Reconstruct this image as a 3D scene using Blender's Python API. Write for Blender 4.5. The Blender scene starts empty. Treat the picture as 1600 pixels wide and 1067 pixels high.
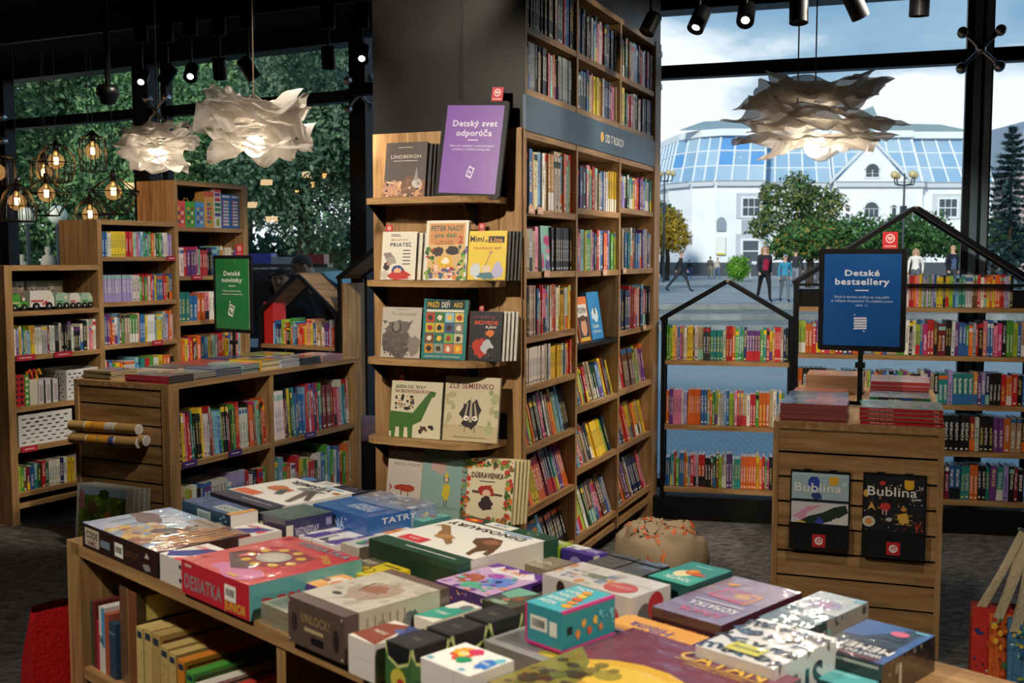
import bpy, bmesh, math, random
from mathutils import Vector, Matrix, noise
R = math.radians
sc = bpy.context.scene
C = sc.collection

# ---------------- camera, sky, sun, exposure ----------------
cam_d = bpy.data.cameras.new('camera'); cam = bpy.data.objects.new('camera', cam_d); C.objects.link(cam)
cam.location = (0, 0, 1.55); cam.rotation_euler = (R(90 - 4.37), 0, 0)
cam_d.sensor_width = 36; cam_d.lens = 38.52; cam_d.clip_end = 600; cam_d.clip_start = 0.05
cam_d.dof.use_dof = True; cam_d.dof.focus_distance = 4.7; cam_d.dof.aperture_fstop = 7.0
sc.camera = cam
sc.view_settings.view_transform = 'Standard'; sc.view_settings.look = 'None'
sc.view_settings.exposure = 0.14; sc.view_settings.gamma = 1.0; sc.view_settings.use_curve_mapping = False
sc.cycles.max_bounces = 8; sc.cycles.transparent_max_bounces = 16; sc.cycles.diffuse_bounces = 3
sc.cycles.glossy_bounces = 3; sc.cycles.transmission_bounces = 4
sc.cycles.caustics_reflective = False; sc.cycles.caustics_refractive = False
sc.cycles.sample_clamp_indirect = 3.0; sc.cycles.use_denoising = True
AIM = ['game table from the left', 'game table from the right', 'picture book display', 'black pillar top', 'tall bookcase', 'tall bookcase far bay', 'island books', 'stepped bookcase', 'slatted fixture', 'house shelves', 'carpet by the window', 'small house shelf', 'upper rows of the tall bookcase']
LIGHTS = [((-1.4, .9, 2.8), (-.3, 2.1, .9), 165, 62), ((1.3, 1.0, 2.8), (.35, 2.2, .9), 165, 62), ((-1.5, 2.3, 2.85), (-.25, 4.7, 1.55), 290, 44), ((-.9, 3.3, 2.9), (-.38, 4.7, 2.8), 120, 34), ((1.9, 4.95, 2.9), (.3, 5.0, 1.5), 130, 62), ((2.1, 5.5, 2.9), (.7, 6.2, 1.2), 85, 54),
  ((-.6, 4.0, 2.9), (-1.5, 6.1, .7), 165, 50), ((-1.0, 5.0, 2.9), (-2.6, 7.0, 1.1), 165, 62), ((1.0, 2.2, 2.9), (1.35, 4.3, .6), 66, 40), ((1.5, 4.0, 2.9), (1.9, 6.3, .8), 126, 60), ((1.5, 5.2, 2.95), (1.2, 5.1, 0), 85, 50), ((-.5, 6.0, 2.9), (-1.3, 7.8, 1.2), 110, 44), ((2.1, 4.7, 3.0), (.45, 5.6, 2.55), 75, 56)]
SKY = 0.68
W = bpy.data.worlds.new('sky'); sc.world = W; W.use_nodes = True
nt = W.node_tree; nt.nodes.clear()
def N(nt, t, **k):
    n = nt.nodes.new(t)
    for a, b in k.items():
        if a in n.inputs.keys(): n.inputs[a].default_value = b
        else: setattr(n, a, b)
    return n
o = N(nt, 'ShaderNodeOutputWorld'); bg = N(nt, 'ShaderNodeBackground'); bg.inputs['Strength'].default_value = SKY
tc = N(nt, 'ShaderNodeTexCoord'); sep = N(nt, 'ShaderNodeSeparateXYZ'); nt.links.new(tc.outputs['Generated'], sep.inputs[0])
mp = N(nt, 'ShaderNodeMapping'); mp.inputs['Scale'].default_value = (1.0, 1.0, 2.6); nt.links.new(tc.outputs['Generated'], mp.inputs[0])
nz = N(nt, 'ShaderNodeTexNoise'); nz.inputs['Scale'].default_value = 3.0; nz.inputs['Detail'].default_value = 6; nz.inputs['Roughness'].default_value = .52
nt.links.new(mp.outputs[0], nz.inputs['Vector'])
ra = N(nt, 'ShaderNodeMath', operation='MULTIPLY_ADD'); ra.inputs[1].default_value = -1.75; ra.inputs[2].default_value = 0.80
nt.links.new(sep.outputs[2], ra.inputs[0])
ad = N(nt, 'ShaderNodeMath', operation='ADD'); nt.links.new(nz.outputs['Fac'], ad.inputs[0]); nt.links.new(ra.outputs[0], ad.inputs[1])
cr = N(nt, 'ShaderNodeValToRGB'); cr.color_ramp.elements[0].position = .78; cr.color_ramp.elements[0].color = (.25, .50, .80, 1)
cr.color_ramp.elements[1].position = 1.08; cr.color_ramp.elements[1].color = (1.45, 1.52, 1.6, 1)
e = cr.color_ramp.elements.new(.92); e.color = (.50, .76, 1.0, 1)
nt.links.new(ad.outputs[0], cr.inputs[0]); nt.links.new(cr.outputs[0], bg.inputs[0]); nt.links.new(bg.outputs[0], o.inputs[0])
sd = bpy.data.lights.new('sun', 'SUN'); sd.energy = 3.2; sd.angle = R(6); sd.color = (1, .93, .82)
so = bpy.data.objects.new('sun', sd); C.objects.link(so); so.rotation_euler = (R(66), 0, R(-24))

# ---------------- colours and materials ----------------
_l = {}
def lin(h):
    if not isinstance(h, str): return h
    if h not in _l:
        v = [int(h[i:i+2], 16) / 255 for i in (0, 2, 4)]
        _l[h] = tuple((x / 12.92 if x <= .04045 else ((x + .055) / 1.055) ** 2.4) for x in v) + (1,)
    return _l[h]
def mix(a, b, t):
    a, b = lin(a), lin(b); return tuple(a[i] * (1 - t) + b[i] * t for i in range(3)) + (1,)
def newmat(name):
    m = bpy.data.materials.new(name); m.use_nodes = True
    return m, m.node_tree, m.node_tree.nodes['Principled BSDF']
def colmat(name, rough, coat=0, spec=.5, metal=0, bump=0, bscale=40, var=0):
    m, t, b = newmat(name); L = t.links.new
    a = N(t, 'ShaderNodeAttribute', attribute_name='Col'); src = a.outputs['Color']
    if var:
        tc = N(t, 'ShaderNodeTexCoord'); n = N(t, 'ShaderNodeTexNoise', Scale=bscale * .5, Detail=3.0); L(tc.outputs['Object'], n.inputs['Vector'])
        mr = N(t, 'ShaderNodeMapRange'); mr.inputs['To Min'].default_value = 1 - var; mr.inputs['To Max'].default_value = 1 + var; L(n.outputs['Fac'], mr.inputs['Value'])
        mx = N(t, 'ShaderNodeVectorMath', operation='SCALE'); L(src, mx.inputs[0]); L(mr.outputs[0], mx.inputs['Scale']); src = mx.outputs[0]
    L(src, b.inputs['Base Color'])
    b.inputs['Roughness'].default_value = rough; b.inputs['Metallic'].default_value = metal
    b.inputs['Specular IOR Level'].default_value = spec
    if coat: b.inputs['Coat Weight'].default_value = coat; b.inputs['Coat Roughness'].default_value = .06
    if bump:
        tc = N(t, 'ShaderNodeTexCoord'); n = N(t, 'ShaderNodeTexNoise', Scale=bscale, Detail=2.0); L(tc.outputs['Object'], n.inputs['Vector'])
        bp = N(t, 'ShaderNodeBump', Strength=bump, Distance=.01); L(n.outputs['Fac'], bp.inputs['Height']); L(bp.outputs[0], b.inputs['Coat Normal' if coat else 'Normal'])
    return m
M = {}
M['print'] = colmat('printed_card', .5)
M['gloss'] = colmat('shrink_wrapped_card', .35, coat=.8, bump=.35, bscale=28)
M['metal'] = colmat('painted_metal', .38, spec=.5)
M['steel'] = colmat('brushed_steel', .3, metal=.9)
M['cloth'] = colmat('cloth', .9, spec=.15, bump=.3, bscale=120, var=.08)
M['plain'] = colmat('matte_paint', .75, spec=.25, var=.04)
M['skin'] = colmat('skin_and_clothes', .7, spec=.2)
def leafmat():
    m, t, b = newmat('leaves'); L = t.links.new
    a = N(t, 'ShaderNodeAttribute', attribute_name='Col'); L(a.outputs['Color'], b.inputs['Base Color']); b.inputs['Roughness'].default_value = .6
    tr = N(t, 'ShaderNodeBsdfTranslucent'); L(a.outputs['Color'], tr.inputs[0]); mx = N(t, 'ShaderNodeMixShader'); mx.inputs[0].default_value = .35
    o = t.nodes['Material Output']; L(b.outputs[0], mx.inputs[1]); L(tr.outputs[0], mx.inputs[2]); L(mx.outputs[0], o.inputs[0]); return m
M['leaf'] = leafmat()
def wood(name, axis, dark=1.0):
    m, t, b = newmat(name); L = t.links.new
    tc = N(t, 'ShaderNodeTexCoord'); mp = N(t, 'ShaderNodeMapping'); s = [14, 14, 14]; s[axis] = 1.1; mp.inputs['Scale'].default_value = s
    L(tc.outputs['Object'], mp.inputs[0])
    n = N(t, 'ShaderNodeTexNoise', Scale=2.2, Detail=7.0, Roughness=.6, Distortion=.6); L(mp.outputs[0], n.inputs['Vector'])
    r = N(t, 'ShaderNodeValToRGB'); e = r.color_ramp.elements
    e[0].position = .28; e[0].color = [c * dark for c in (.19, .10, .036)] + [1]; e[1].position = .72; e[1].color = [c * dark for c in (.52, .33, .145)] + [1]
    k = e.new(.5); k.color = [c * dark for c in (.36, .205, .085)] + [1]
    L(n.outputs['Fac'], r.inputs[0]); L(r.outputs[0], b.inputs['Base Color']); b.inputs['Roughness'].default_value = .5; b.inputs['Specular IOR Level'].default_value = .3
    bp = N(t, 'ShaderNodeBump', Strength=.12, Distance=.004); L(n.outputs['Fac'], bp.inputs['Height']); L(bp.outputs[0], b.inputs['Normal'])
    return m
M['woodx'] = wood('oak_veneer_grain_along', 0); M['woodz'] = wood('oak_veneer_grain_up', 2); M['woody'] = wood('oak_veneer_grain_across', 1)
def spine():
    m, t, b = newmat('book_cover'); L = t.links.new
    a = N(t, 'ShaderNodeAttribute', attribute_name='Col'); k = N(t, 'ShaderNodeAttribute', attribute_name='Ink'); uv = N(t, 'ShaderNodeUVMap', uv_map='UVMap')
    s = N(t, 'ShaderNodeSeparateXYZ'); L(uv.outputs[0], s.inputs[0])
    mp = N(t, 'ShaderNodeCombineXYZ'); 
    def mm(op, x, y=None, z=None):
        n = N(t, 'ShaderNodeMath', operation=op)
        for i, q in enumerate((x, y, z)):
            if q is None: continue
            if isinstance(q, (int, float)): n.inputs[i].default_value = q
            else: L(q, n.inputs[i])
        return n.outputs[0]
    fl = mm('FLOOR', s.outputs[0]); u = mm('FRACT', s.outputs[0])
    L(mm('MULTIPLY', u, 2.6), mp.inputs[0]); L(mm('MULTIPLY', s.outputs[1], 17), mp.inputs[1]); L(mm('MULTIPLY', fl, 7.31), mp.inputs[2])
    n = N(t, 'ShaderNodeTexNoise', Scale=2.6, Detail=1.0); L(mp.outputs[0], n.inputs['Vector'])
    m1 = mm('GREATER_THAN', n.outputs['Fac'], .52); m2 = mm('LESS_THAN', mm('ABSOLUTE', mm('SUBTRACT', u, .5)), .27)
    lo = mm('MULTIPLY_ADD', mm('FRACT', mm('MULTIPLY', fl, .37)), .3, .12)
    m3 = mm('GREATER_THAN', s.outputs[1], lo); m4 = mm('LESS_THAN', s.outputs[1], mm('ADD', lo, .5))
    f = mm('MULTIPLY', mm('MULTIPLY', m1, m2), mm('MULTIPLY', m3, m4))
    mx = N(t, 'ShaderNodeMix', data_type='RGBA'); L(f, mx.inputs[0]); L(a.outputs['Color'], mx.inputs[6]); L(k.outputs['Color'], mx.inputs[7])
    L(mx.outputs[2], b.inputs['Base Color']); b.inputs['Roughness'].default_value = .42
    return m
M['book'] = spine()
def emis(name, col, s):
    m, t, b = newmat(name); b.inputs['Base Color'].default_value = (0, 0, 0, 1)
    b.inputs['Emission Color'].default_value = col; b.inputs['Emission Strength'].default_value = s; return m
M['lantern'] = emis('lantern_glow', (1, .66, .34, 1), 22); M['bulb'] = emis('warm_lamp_filament', (1, .55, .2, 1), 60); M['spotlit'] = emis('lamp_face', (1, .93, .82, 1), 5)
M['globe'] = emis('frosted_bulb', (1, .86, .66, 1), 6)
def glassmat(name, tint, rough=0.0, refl=.06):
    m, t, b = newmat(name); L = t.links.new; o = t.nodes['Material Output']
    tr = N(t, 'ShaderNodeBsdfTransparent'); tr.inputs[0].default_value = tint
    gl = N(t, 'ShaderNodeBsdfGlossy'); gl.inputs['Roughness'].default_value = rough
    fr = N(t, 'ShaderNodeFresnel'); fr.inputs[0].default_value = 1.45; mx = N(t, 'ShaderNodeMixShader')
    L(fr.outputs[0], mx.inputs[0]); L(tr.outputs[0], mx.inputs[1]); L(gl.outputs[0], mx.inputs[2]); L(mx.outputs[0], o.inputs[0]); return m
M['glass'] = glassmat('window_glass', (.93, .97, .98, 1))
def amber():
    m, t, b = newmat('amber_bulb_glass'); L = t.links.new; o = t.nodes['Material Output']
    tr = N(t, 'ShaderNodeBsdfTransparent'); tr.inputs[0].default_value = (1, .86, .66, 1); gl = N(t, 'ShaderNodeBsdfGlossy'); gl.inputs['Roughness'].default_value = .05
    em = N(t, 'ShaderNodeEmission'); em.inputs[0].default_value = (1, .5, .18, 1); em.inputs[1].default_value = .16
    mx = N(t, 'ShaderNodeMixShader'); mx.inputs[0].default_value = .06; ad = N(t, 'ShaderNodeAddShader')
    L(tr.outputs[0], mx.inputs[1]); L(gl.outputs[0], mx.inputs[2]); L(mx.outputs[0], ad.inputs[0]); L(em.outputs[0], ad.inputs[1]); L(ad.outputs[0], o.inputs[0]); return m
M['amber'] = amber()
def paper():
    m, t, b = newmat('crumpled_lamp_paper'); L = t.links.new; o = t.nodes['Material Output']
    d = N(t, 'ShaderNodeBsdfDiffuse'); d.inputs[0].default_value = (.74, .70, .66, 1); tr = N(t, 'ShaderNodeBsdfTranslucent'); tr.inputs[0].default_value = (.80, .74, .66, 1)
    tp = N(t, 'ShaderNodeBsdfTransparent'); mx = N(t, 'ShaderNodeMixShader'); mx.inputs[0].default_value = .5
    m2 = N(t, 'ShaderNodeMixShader'); m2.inputs[0].default_value = .12
    tc = N(t, 'ShaderNodeTexCoord'); n = N(t, 'ShaderNodeTexVoronoi', Scale=22.0); L(tc.outputs['Object'], n.inputs['Vector'])
    bp = N(t, 'ShaderNodeBump', Strength=.35, Distance=.01); L(n.outputs['Distance'], bp.inputs['Height']); L(bp.outputs[0], d.inputs['Normal']); L(bp.outputs[0], tr.inputs['Normal'])
    L(d.outputs[0], mx.inputs[1]); L(tr.outputs[0], mx.inputs[2]); L(mx.outputs[0], m2.inputs[1]); L(tp.outputs[0], m2.inputs[2]); L(m2.outputs[0], o.inputs[0]); return m
M['paper'] = paper()
def surf(name, c0, c1, scale, stretch=(1, 1, 1), rough=.9, bump=.3, detail=6, lo=.35, hi=.65):
    m, t, b = newmat(name); L = t.links.new
    tc = N(t, 'ShaderNodeTexCoord'); mp = N(t, 'ShaderNodeMapping'); mp.inputs['Scale'].default_value = stretch; L(tc.outputs['Object'], mp.inputs[0])
    n = N(t, 'ShaderNodeTexNoise', Scale=scale, Detail=float(detail), Roughness=.65); L(mp.outputs[0], n.inputs['Vector'])
    r = N(t, 'ShaderNodeValToRGB'); r.color_ramp.elements[0].position = lo; r.color_ramp.elements[0].color = lin(c0); r.color_ramp.elements[1].position = hi; r.color_ramp.elements[1].color = lin(c1)
    L(n.outputs['Fac'], r.inputs[0]); L(r.outputs[0], b.inputs['Base Color']); b.inputs['Roughness'].default_value = rough; b.inputs['Specular IOR Level'].default_value = .2
    bp = N(t, 'ShaderNodeBump', Strength=bump, Distance=.01); L(n.outputs['Fac'], bp.inputs['Height']); L(bp.outputs[0], b.inputs['Normal'])
    return m
M['carpet'] = surf('woven_carpet', '343333', '7c7975', 16, (1.0, 1.7, 1), 1.0, .5, 12, .34, .70)
M['black'] = surf('black_wall_paint', '0c0c0d', '141415', 6, rough=.55, bump=.05)
M['blackmetal'] = surf('black_powder_coat', '0d0e10', '16171a', 30, rough=.42, bump=.03)
M['frame'] = surf('dark_blue_window_frame', '101a24', '172330', 12, rough=.4, bump=.02)
M['pillar'] = surf('dark_plaster', '100f0f', '161515', 9, rough=.42, bump=.08)
M['ceil'] = surf('black_ceiling_paint', '050505', '0a0a0a', 4, rough=.9, bump=.05)
M['pave'] = surf('plaza_paving', '90979a', 'a8adae', .8, rough=.85, bump=.1)
M['stone'] = surf('granite_step', '697070', '8a9090', 1.5, rough=.85, bump=.1)
M['stucco'] = surf('white_stucco', 'dfe5ea', 'eef2f5', .5, rough=.85, bump=.05)
M['bark'] = surf('bark', '2c2721', '4b4238', 6, (1, 1, .2), 1, .6)
def paving():
    m, t, b = newmat('wet_blue_cobbles'); L = t.links.new
    tc = N(t, 'ShaderNodeTexCoord'); br = N(t, 'ShaderNodeTexBrick', Scale=3.2); L(tc.outputs['Object'], br.inputs[0])
    br.inputs['Color1'].default_value = lin('8b9699'); br.inputs['Color2'].default_value = lin('98a3a5'); br.inputs['Mortar'].default_value = lin('5c6a70'); br.inputs['Mortar Size'].default_value = .02
    L(br.outputs['Color'], b.inputs['Base Color']); b.inputs['Roughness'].default_value = .5; return m
M['cobble'] = paving()

# ---------------- geometry collector ----------------
_tx = {}
def textgeo(s, bold):
    k = (s, bold)
    if k not in _tx:
        cu = bpy.data.curves.new('t', 'FONT'); cu.body = s; cu.size = 1; cu.resolution_u = 3; cu.offset = .012 if bold == 1 else (.026 if bold == 2 else 0)
        cu.space_character = 1.1 if bold == 2 else 1.04
        ob = bpy.data.objects.new('t', cu); C.objects.link(ob)
        dg = bpy.context.evaluated_depsgraph_get(); me = ob.evaluated_get(dg).to_mesh()
        v = [tuple(q.co) for q in me.vertices]; f = [tuple(p.vertices) for p in me.polygons]
        ob.evaluated_get(dg).to_mesh_clear(); bpy.data.objects.remove(ob); bpy.data.curves.remove(cu)
        if v:
            x0 = min(q[0] for q in v); x1 = max(q[0] for q in v); y0 = min(q[1] for q in v); y1 = max(q[1] for q in v)
        else: x0, x1, y0, y1 = 0, 1, 0, 1
        _tx[k] = (v, f, x0, x1, y0, y1)
    return _tx[k]
class G:
    def __init__(s): s.v = []; s.f = []; s.c = []; s.m = []; s.uv = []; s.ink = []; s.tf = None; s.cur = 0
    def face(s, pts, col, uv=None, ink=None):
        i = len(s.v)
        for p in pts:
            p = Vector(p); s.v.append(tuple(s.tf @ p) if s.tf else tuple(p))
        s.f.append(tuple(range(i, i + len(pts)))); s.c.append(lin(col)); s.m.append(s.cur); s.uv.append(uv); s.ink.append(ink)
    def grid(s, rows, col, closed=False, colf=None):
        i = len(s.v); n = len(rows[0])
        for r in rows:
            for p in r: s.v.append(tuple(s.tf @ Vector(p)) if s.tf else tuple(p))
        for a in range(len(rows) - 1):
            for b in range(n if closed else n - 1):
                b2 = (b + 1) % n
                s.f.append((i + a * n + b, i + a * n + b2, i + (a + 1) * n + b2, i + (a + 1) * n + b)); s.c.append(lin(colf(a, b) if colf else col)); s.m.append(s.cur); s.uv.append(None); s.ink.append(None)
    def box(s, x0, x1, y0, y1, z0, z1, col='808080', top=None, front=None, right=None, left=None, bot=None, back=None):
        P = lambda a, b, c: (a, b, c)
        s.face([P(x0, y0, z0), P(x1, y0, z0), P(x1, y0, z1), P(x0, y0, z1)], front or col)
        s.face([P(x1, y0, z0), P(x1, y1, z0), P(x1, y1, z1), P(x1, y0, z1)], right or col)
        s.face([P(x1, y1, z0), P(x0, y1, z0), P(x0, y1, z1), P(x1, y1, z1)], back or col)
        s.face([P(x0, y1, z0), P(x0, y0, z0), P(x0, y0, z1), P(x0, y1, z1)], left or col)
        s.face([P(x0, y0, z1), P(x1, y0, z1), P(x1, y1, z1), P(x0, y1, z1)], top or col)
        s.face([P(x0, y1, z0), P(x1, y1, z0), P(x1, y0, z0), P(x0, y0, z0)], bot or col)
    def prism(s, poly, axis, a, b, col):
        # poly in the two other axes, extruded along axis from a to b
        def P(q, t):
            if axis == 0: return (t, q[0], q[1])
            if axis == 1: return (q[0], t, q[1])
            return (q[0], q[1], t)
        s.face([P(q, a) for q in poly][::-1], col); s.face([P(q, b) for q in poly], col)
        for i in range(len(poly)):
            q, r = poly[i], poly[(i + 1) % len(poly)]; s.face([P(q, a), P(r, a), P(r, b), P(q, b)], col)
    def tube(s, pts, r, col, n=8, cap=True):
        pts = [Vector(p) for p in pts]; rr = r if isinstance(r, (list, tuple)) else [r] * len(pts); rows = []
        up = None
        for i, p in enumerate(pts):
            d = (pts[min(i + 1, len(pts) - 1)] - pts[max(i - 1, 0)]).normalized()
            if up is None: up = Vector((0, 0, 1)) if abs(d.z) < .9 else Vector((1, 0, 0))
            a = d.cross(up).normalized(); b = a.cross(d).normalized(); up = b
            rows.append([p + (a * math.cos(2 * math.pi * k / n) + b * math.sin(2 * math.pi * k / n)) * rr[i] for k in range(n)])
        s.grid(rows, col, closed=True)
        if cap: s.face(rows[0][::-1], col); s.face(rows[-1], col)
    def lathe(s, prof, col, n=24, cx=0, cy=0, cz=0, colf=None):
        rows = [[(cx + r * math.cos(2 * math.pi * k / n), cy + r * math.sin(2 * math.pi * k / n), cz + z) for k in range(n)] for r, z in prof]
        s.grid(rows, col, closed=True, colf=colf)
    def ball(s, c, rx, ry=None, rz=None, col='ffffff', n=16, m=10):
        ry = ry or rx; rz = rz or rx
        rows = [[(c[0] + rx * math.sin(math.pi * i / m) * math.cos(2 * math.pi * k / n), c[1] + ry * math.sin(math.pi * i / m) * math.sin(2 * math.pi * k / n), c[2] + rz * math.cos(math.pi * i / m)) for k in range(n)] for i in range(m + 1)]
        s.grid(rows, col, closed=True)
    def text(s, st, O, X, Y, Nn, x, y, h, col, w=None, al='c', bold=1, lay=3, rot=0):
        v, f, x0, x1, y0, y1 = textgeo(st, bold)
        k = h / .72; kx = k
        if w: kx = w / max(x1 - x0, .01)
        ox = {'c': (x0 + x1) / 2, 'l': x0, 'r': x1}[al]; i = len(s.v); O = Vector(O); cr_, sr = math.cos(rot), math.sin(rot)
        for q in v:
            a, b = (q[0] - ox) * kx, (q[1] - .36) * k; a, b = a * cr_ - b * sr, a * sr + b * cr_
            p = O + X * (x + a) + Y * (y + b) + Nn * (lay * .0004); s.v.append(tuple(s.tf @ p) if s.tf else tuple(p))
        for t in f: s.f.append(tuple(i + q for q in t)); s.c.append(lin(col)); s.m.append(s.cur); s.uv.append(None); s.ink.append(None)
    def ops(s, O, X, Y, W_, H_, ops, base=1):
        """flat printed shapes on a rectangle; coordinates 0..1 over width and height"""
        O = Vector(O); X = Vector(X); Y = Vector(Y); Nn = X.cross(Y).normalized(); lay = base
        def P(a, b): return O + X * (a * W_) + Y * (b * H_) + Nn * (lay * .0003)
        for q in ops:
            k = q[0]; lay += .35
            if k == 'r': s.face([P(q[1], q[2]), P(q[1] + q[3], q[2]), P(q[1] + q[3], q[2] + q[4]), P(q[1], q[2] + q[4])], q[5])
            elif k == 'e': s.face([P(q[1] + q[3] * math.cos(t * .349), q[2] + q[4] * math.sin(t * .349)) for t in range(18)], q[5])
            elif k == 'b':
                rg = random.Random(q[6] if len(q) > 6 else 3); s.face([P(q[1] + q[3] * math.cos(t * .349) * rg.uniform(.65, 1.15), q[2] + q[4] * math.sin(t * .349) * rg.uniform(.65, 1.15)) for t in range(18)], q[5])
            elif k == 'p': s.face([P(a, b) for a, b in q[1]], q[2])
            elif k == 's':
                rg = random.Random(q[7])
                for _ in range(q[5]):
                    cx, cy, r = q[1] + rg.random() * q[3], q[2] + rg.random() * q[4], rg.uniform(.02, .07) * (q[8] if len(q) > 8 else 1); c = rg.choice(q[6]); lay += .02
                    rx, ry = r * rg.uniform(.6, 1.4), r * rg.uniform(.6, 1.4)
                    s.face([P(min(1, max(0, cx + rx * math.cos(t * .785))), min(1, max(0, cy + ry * math.sin(t * .785) * W_ / H_))) for t in range(8)], c)
            elif k == 't':
                # ('t', string, cx, cy, height(0..1 of H), colour, width or None, bold, rot)
                s.text(q[1], O, X, Y, Nn, q[2] * W_, q[3] * H_, q[4] * H_, q[5], w=(q[6] * W_ if len(q) > 6 and q[6] else None), bold=q[7] if len(q) > 7 else 1, lay=lay * .8 + .3, rot=q[8] if len(q) > 8 else 0)
    def build(s, name, mats, parent=None, loc=None, rz=None, bevel=0, smooth=False):
        me = bpy.data.meshes.new(name); me.from_pydata(s.v, [], s.f)
        if not isinstance(mats, (list, tuple)): mats = [mats]
        for m in mats: me.materials.append(M[m] if isinstance(m, str) else m)
        ca = me.color_attributes.new('Col', 'FLOAT_COLOR', 'CORNER'); buf = []
        for f, c in zip(s.f, s.c): buf.extend(c * len(f) if len(c) == 4 else (tuple(c) + (1,)) * len(f))
        ca.data.foreach_set('color', buf)
        me.polygons.foreach_set('material_index', s.m)
        if any(s.ink):
            ia = me.color_attributes.new('Ink', 'FLOAT_COLOR', 'CORNER'); buf = []
            for f, c in zip(s.f, s.ink): buf.extend((lin(c) if c else (0, 0, 0, 1)) * len(f))
            ia.data.foreach_set('color', buf)
            u = me.uv_layers.new(name='UVMap'); buf = []
            for f, q in zip(s.f, s.uv):
                for k in range(len(f)): buf.extend(q[k] if q else (0, -1))
            u.data.foreach_set('uv', buf)
        if smooth: me.polygons.foreach_set('use_smooth', [True] * len(s.f))
        me.update(); ob = bpy.data.objects.new(name, me); C.objects.link(ob)
        if parent: ob.parent = parent
        if loc is not None: ob.location = loc
        if rz is not None: ob.rotation_euler = (0, 0, rz)
        if bevel:
            b = ob.modifiers.new('bevel', 'BEVEL'); b.width = bevel; b.segments = 1; b.limit_method = 'ANGLE'
        return ob
def tag(ob, label=None, cat=None, group=None, kind=None):
    if label: ob['label'] = label
    if cat: ob['category'] = cat
    if group: ob['group'] = group
    if kind: ob['kind'] = kind
    return ob
def thing(name, label, cat, loc=(0, 0, 0), rz=0, group=None):
    o = bpy.data.objects.new(name, None); C.objects.link(o); o.location = loc; o.rotation_euler = (0, 0, rz); o.empty_display_size = .1
    return tag(o, label, cat, group)
def copy_tree(o, parent=None, loc=None, rz=None):
    c = o.copy(); C.objects.link(c); c.parent = parent
    if loc is not None: c.location = loc
    if rz is not None: c.rotation_euler = (0, 0, rz)
    for ch in o.children: copy_tree(ch, c)
    return c
def struct(name, g, mats, **k): return tag(g.build(name, mats, **k), kind='structure')
def FR(x, y, deg, z=0): return Matrix.Translation((x, y, z)) @ Matrix.Rotation(R(deg), 4, 'Z')
X_, Y_, Z_ = Vector((1, 0, 0)), Vector((0, 1, 0)), Vector((0, 0, 1))
def sc_(v): return Vector(v)
# furniture frames: origin, turn
FC = (.054, 4.581, 67.2); FF = (-.600, 4.852, -22.8); FS = (-2.88, 6.247, 61); FI = (-1.757, 5.566, 64); FH = (.878, 6.427, -12)
FX = (1.066, 4.334, -19.1); FT = (-1.017, 2.481, -45.2); F34 = (-1.835, 7.905, -29)
# ================= the room =================
WP = Vector((2.9, 6.36, 0)); WD = Vector((math.sin(R(-71.6)), math.cos(R(-71.6)), 0)); LP = Vector((-1.135, 7.975, 0)); LD = Vector((math.sin(R(-62)), math.cos(R(-62)), 0))
w0 = WP - WD * 4.2; w1 = WP + WD * 4.25; l1 = LP + LD * 6.2
outline = [(w0.x, w0.y), (w1.x, w1.y), (LP.x, LP.y), (l1.x, l1.y), (l1.x, -4.2), (w0.x, -4.2)]
g = G(); g.prism(outline[::-1], 2, -.25, 0, '444444'); struct('floor', g, 'carpet')
g = G(); g.prism(outline[::-1], 2, 3.2, 3.6, '050505'); struct('ceiling', g, 'ceil')
g = G(); g.box(l1.x - .2, w0.x + .2, -4.4, -4.2, 0, 3.5); struct('wall_back', g, 'black')
g = G(); g.box(l1.x - .2, l1.x, -4.2, l1.y, 0, 3.5); struct('wall_left', g, 'black')
g = G(); g.box(w0.x, w0.x + .2, -4.2, w0.y, 0, 3.5); struct('wall_right', g, 'black')
def wall_win(name, P, D, s0, s1, mulls, idx):
    """glazed wall along P + D*s: rails, transom, mullions, one pane sheet per bay"""
    ang = math.atan2(-D.y, -D.x)       # local x runs to the viewer's right
    def lx(s): return -s
    g = G()
    g.box(lx(s1), lx(s0), -.02, .16, -.25, .13); g.box(lx(s1), lx(s0), -.02, .16, 3.09, 3.6); g.box(lx(s1), lx(s0), 0, .09, 2.675, 2.755)
    for m0, m1, d in mulls: g.box(lx(m1), lx(m0), -.03 - d, .04 + d, 0, 3.15)
    fr = struct('window_%d' % idx, g, 'frame', loc=P, rz=ang, bevel=.004)
    g = G(); g.face([(lx(s1), .045, .13), (lx(s0), .045, .13), (lx(s0), .045, 3.09), (lx(s1), .045, 3.09)], 'ffffff'); g.build('glass_pane', 'glass', parent=fr)
    # bright inner cover strips on the mullions
    return fr, ang
wfr, wang = wall_win('w', WP, WD, -4.2, 4.25, [(.14, .285, .015), (-2.6, -2.45, .02), (2.12, 2.22, 0)], 1)
lfr, lang = wall_win('l', LP, LD, -.05, 6.2, [(1.97, 2.14, .03), (1.80, 1.86, 0), (3.70, 3.82, .02), (-.14, .0, .03), (5.4, 5.5, 0)], 2)
g = G(); g.box(-.245, -.205, -.062, -.05, 0, 3.1, '6b8798'); g.box(-.185, -.150, -.062, -.05, 0, 3.1, '8298a6'); g.build('cover_strip', 'metal', parent=wfr)
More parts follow.
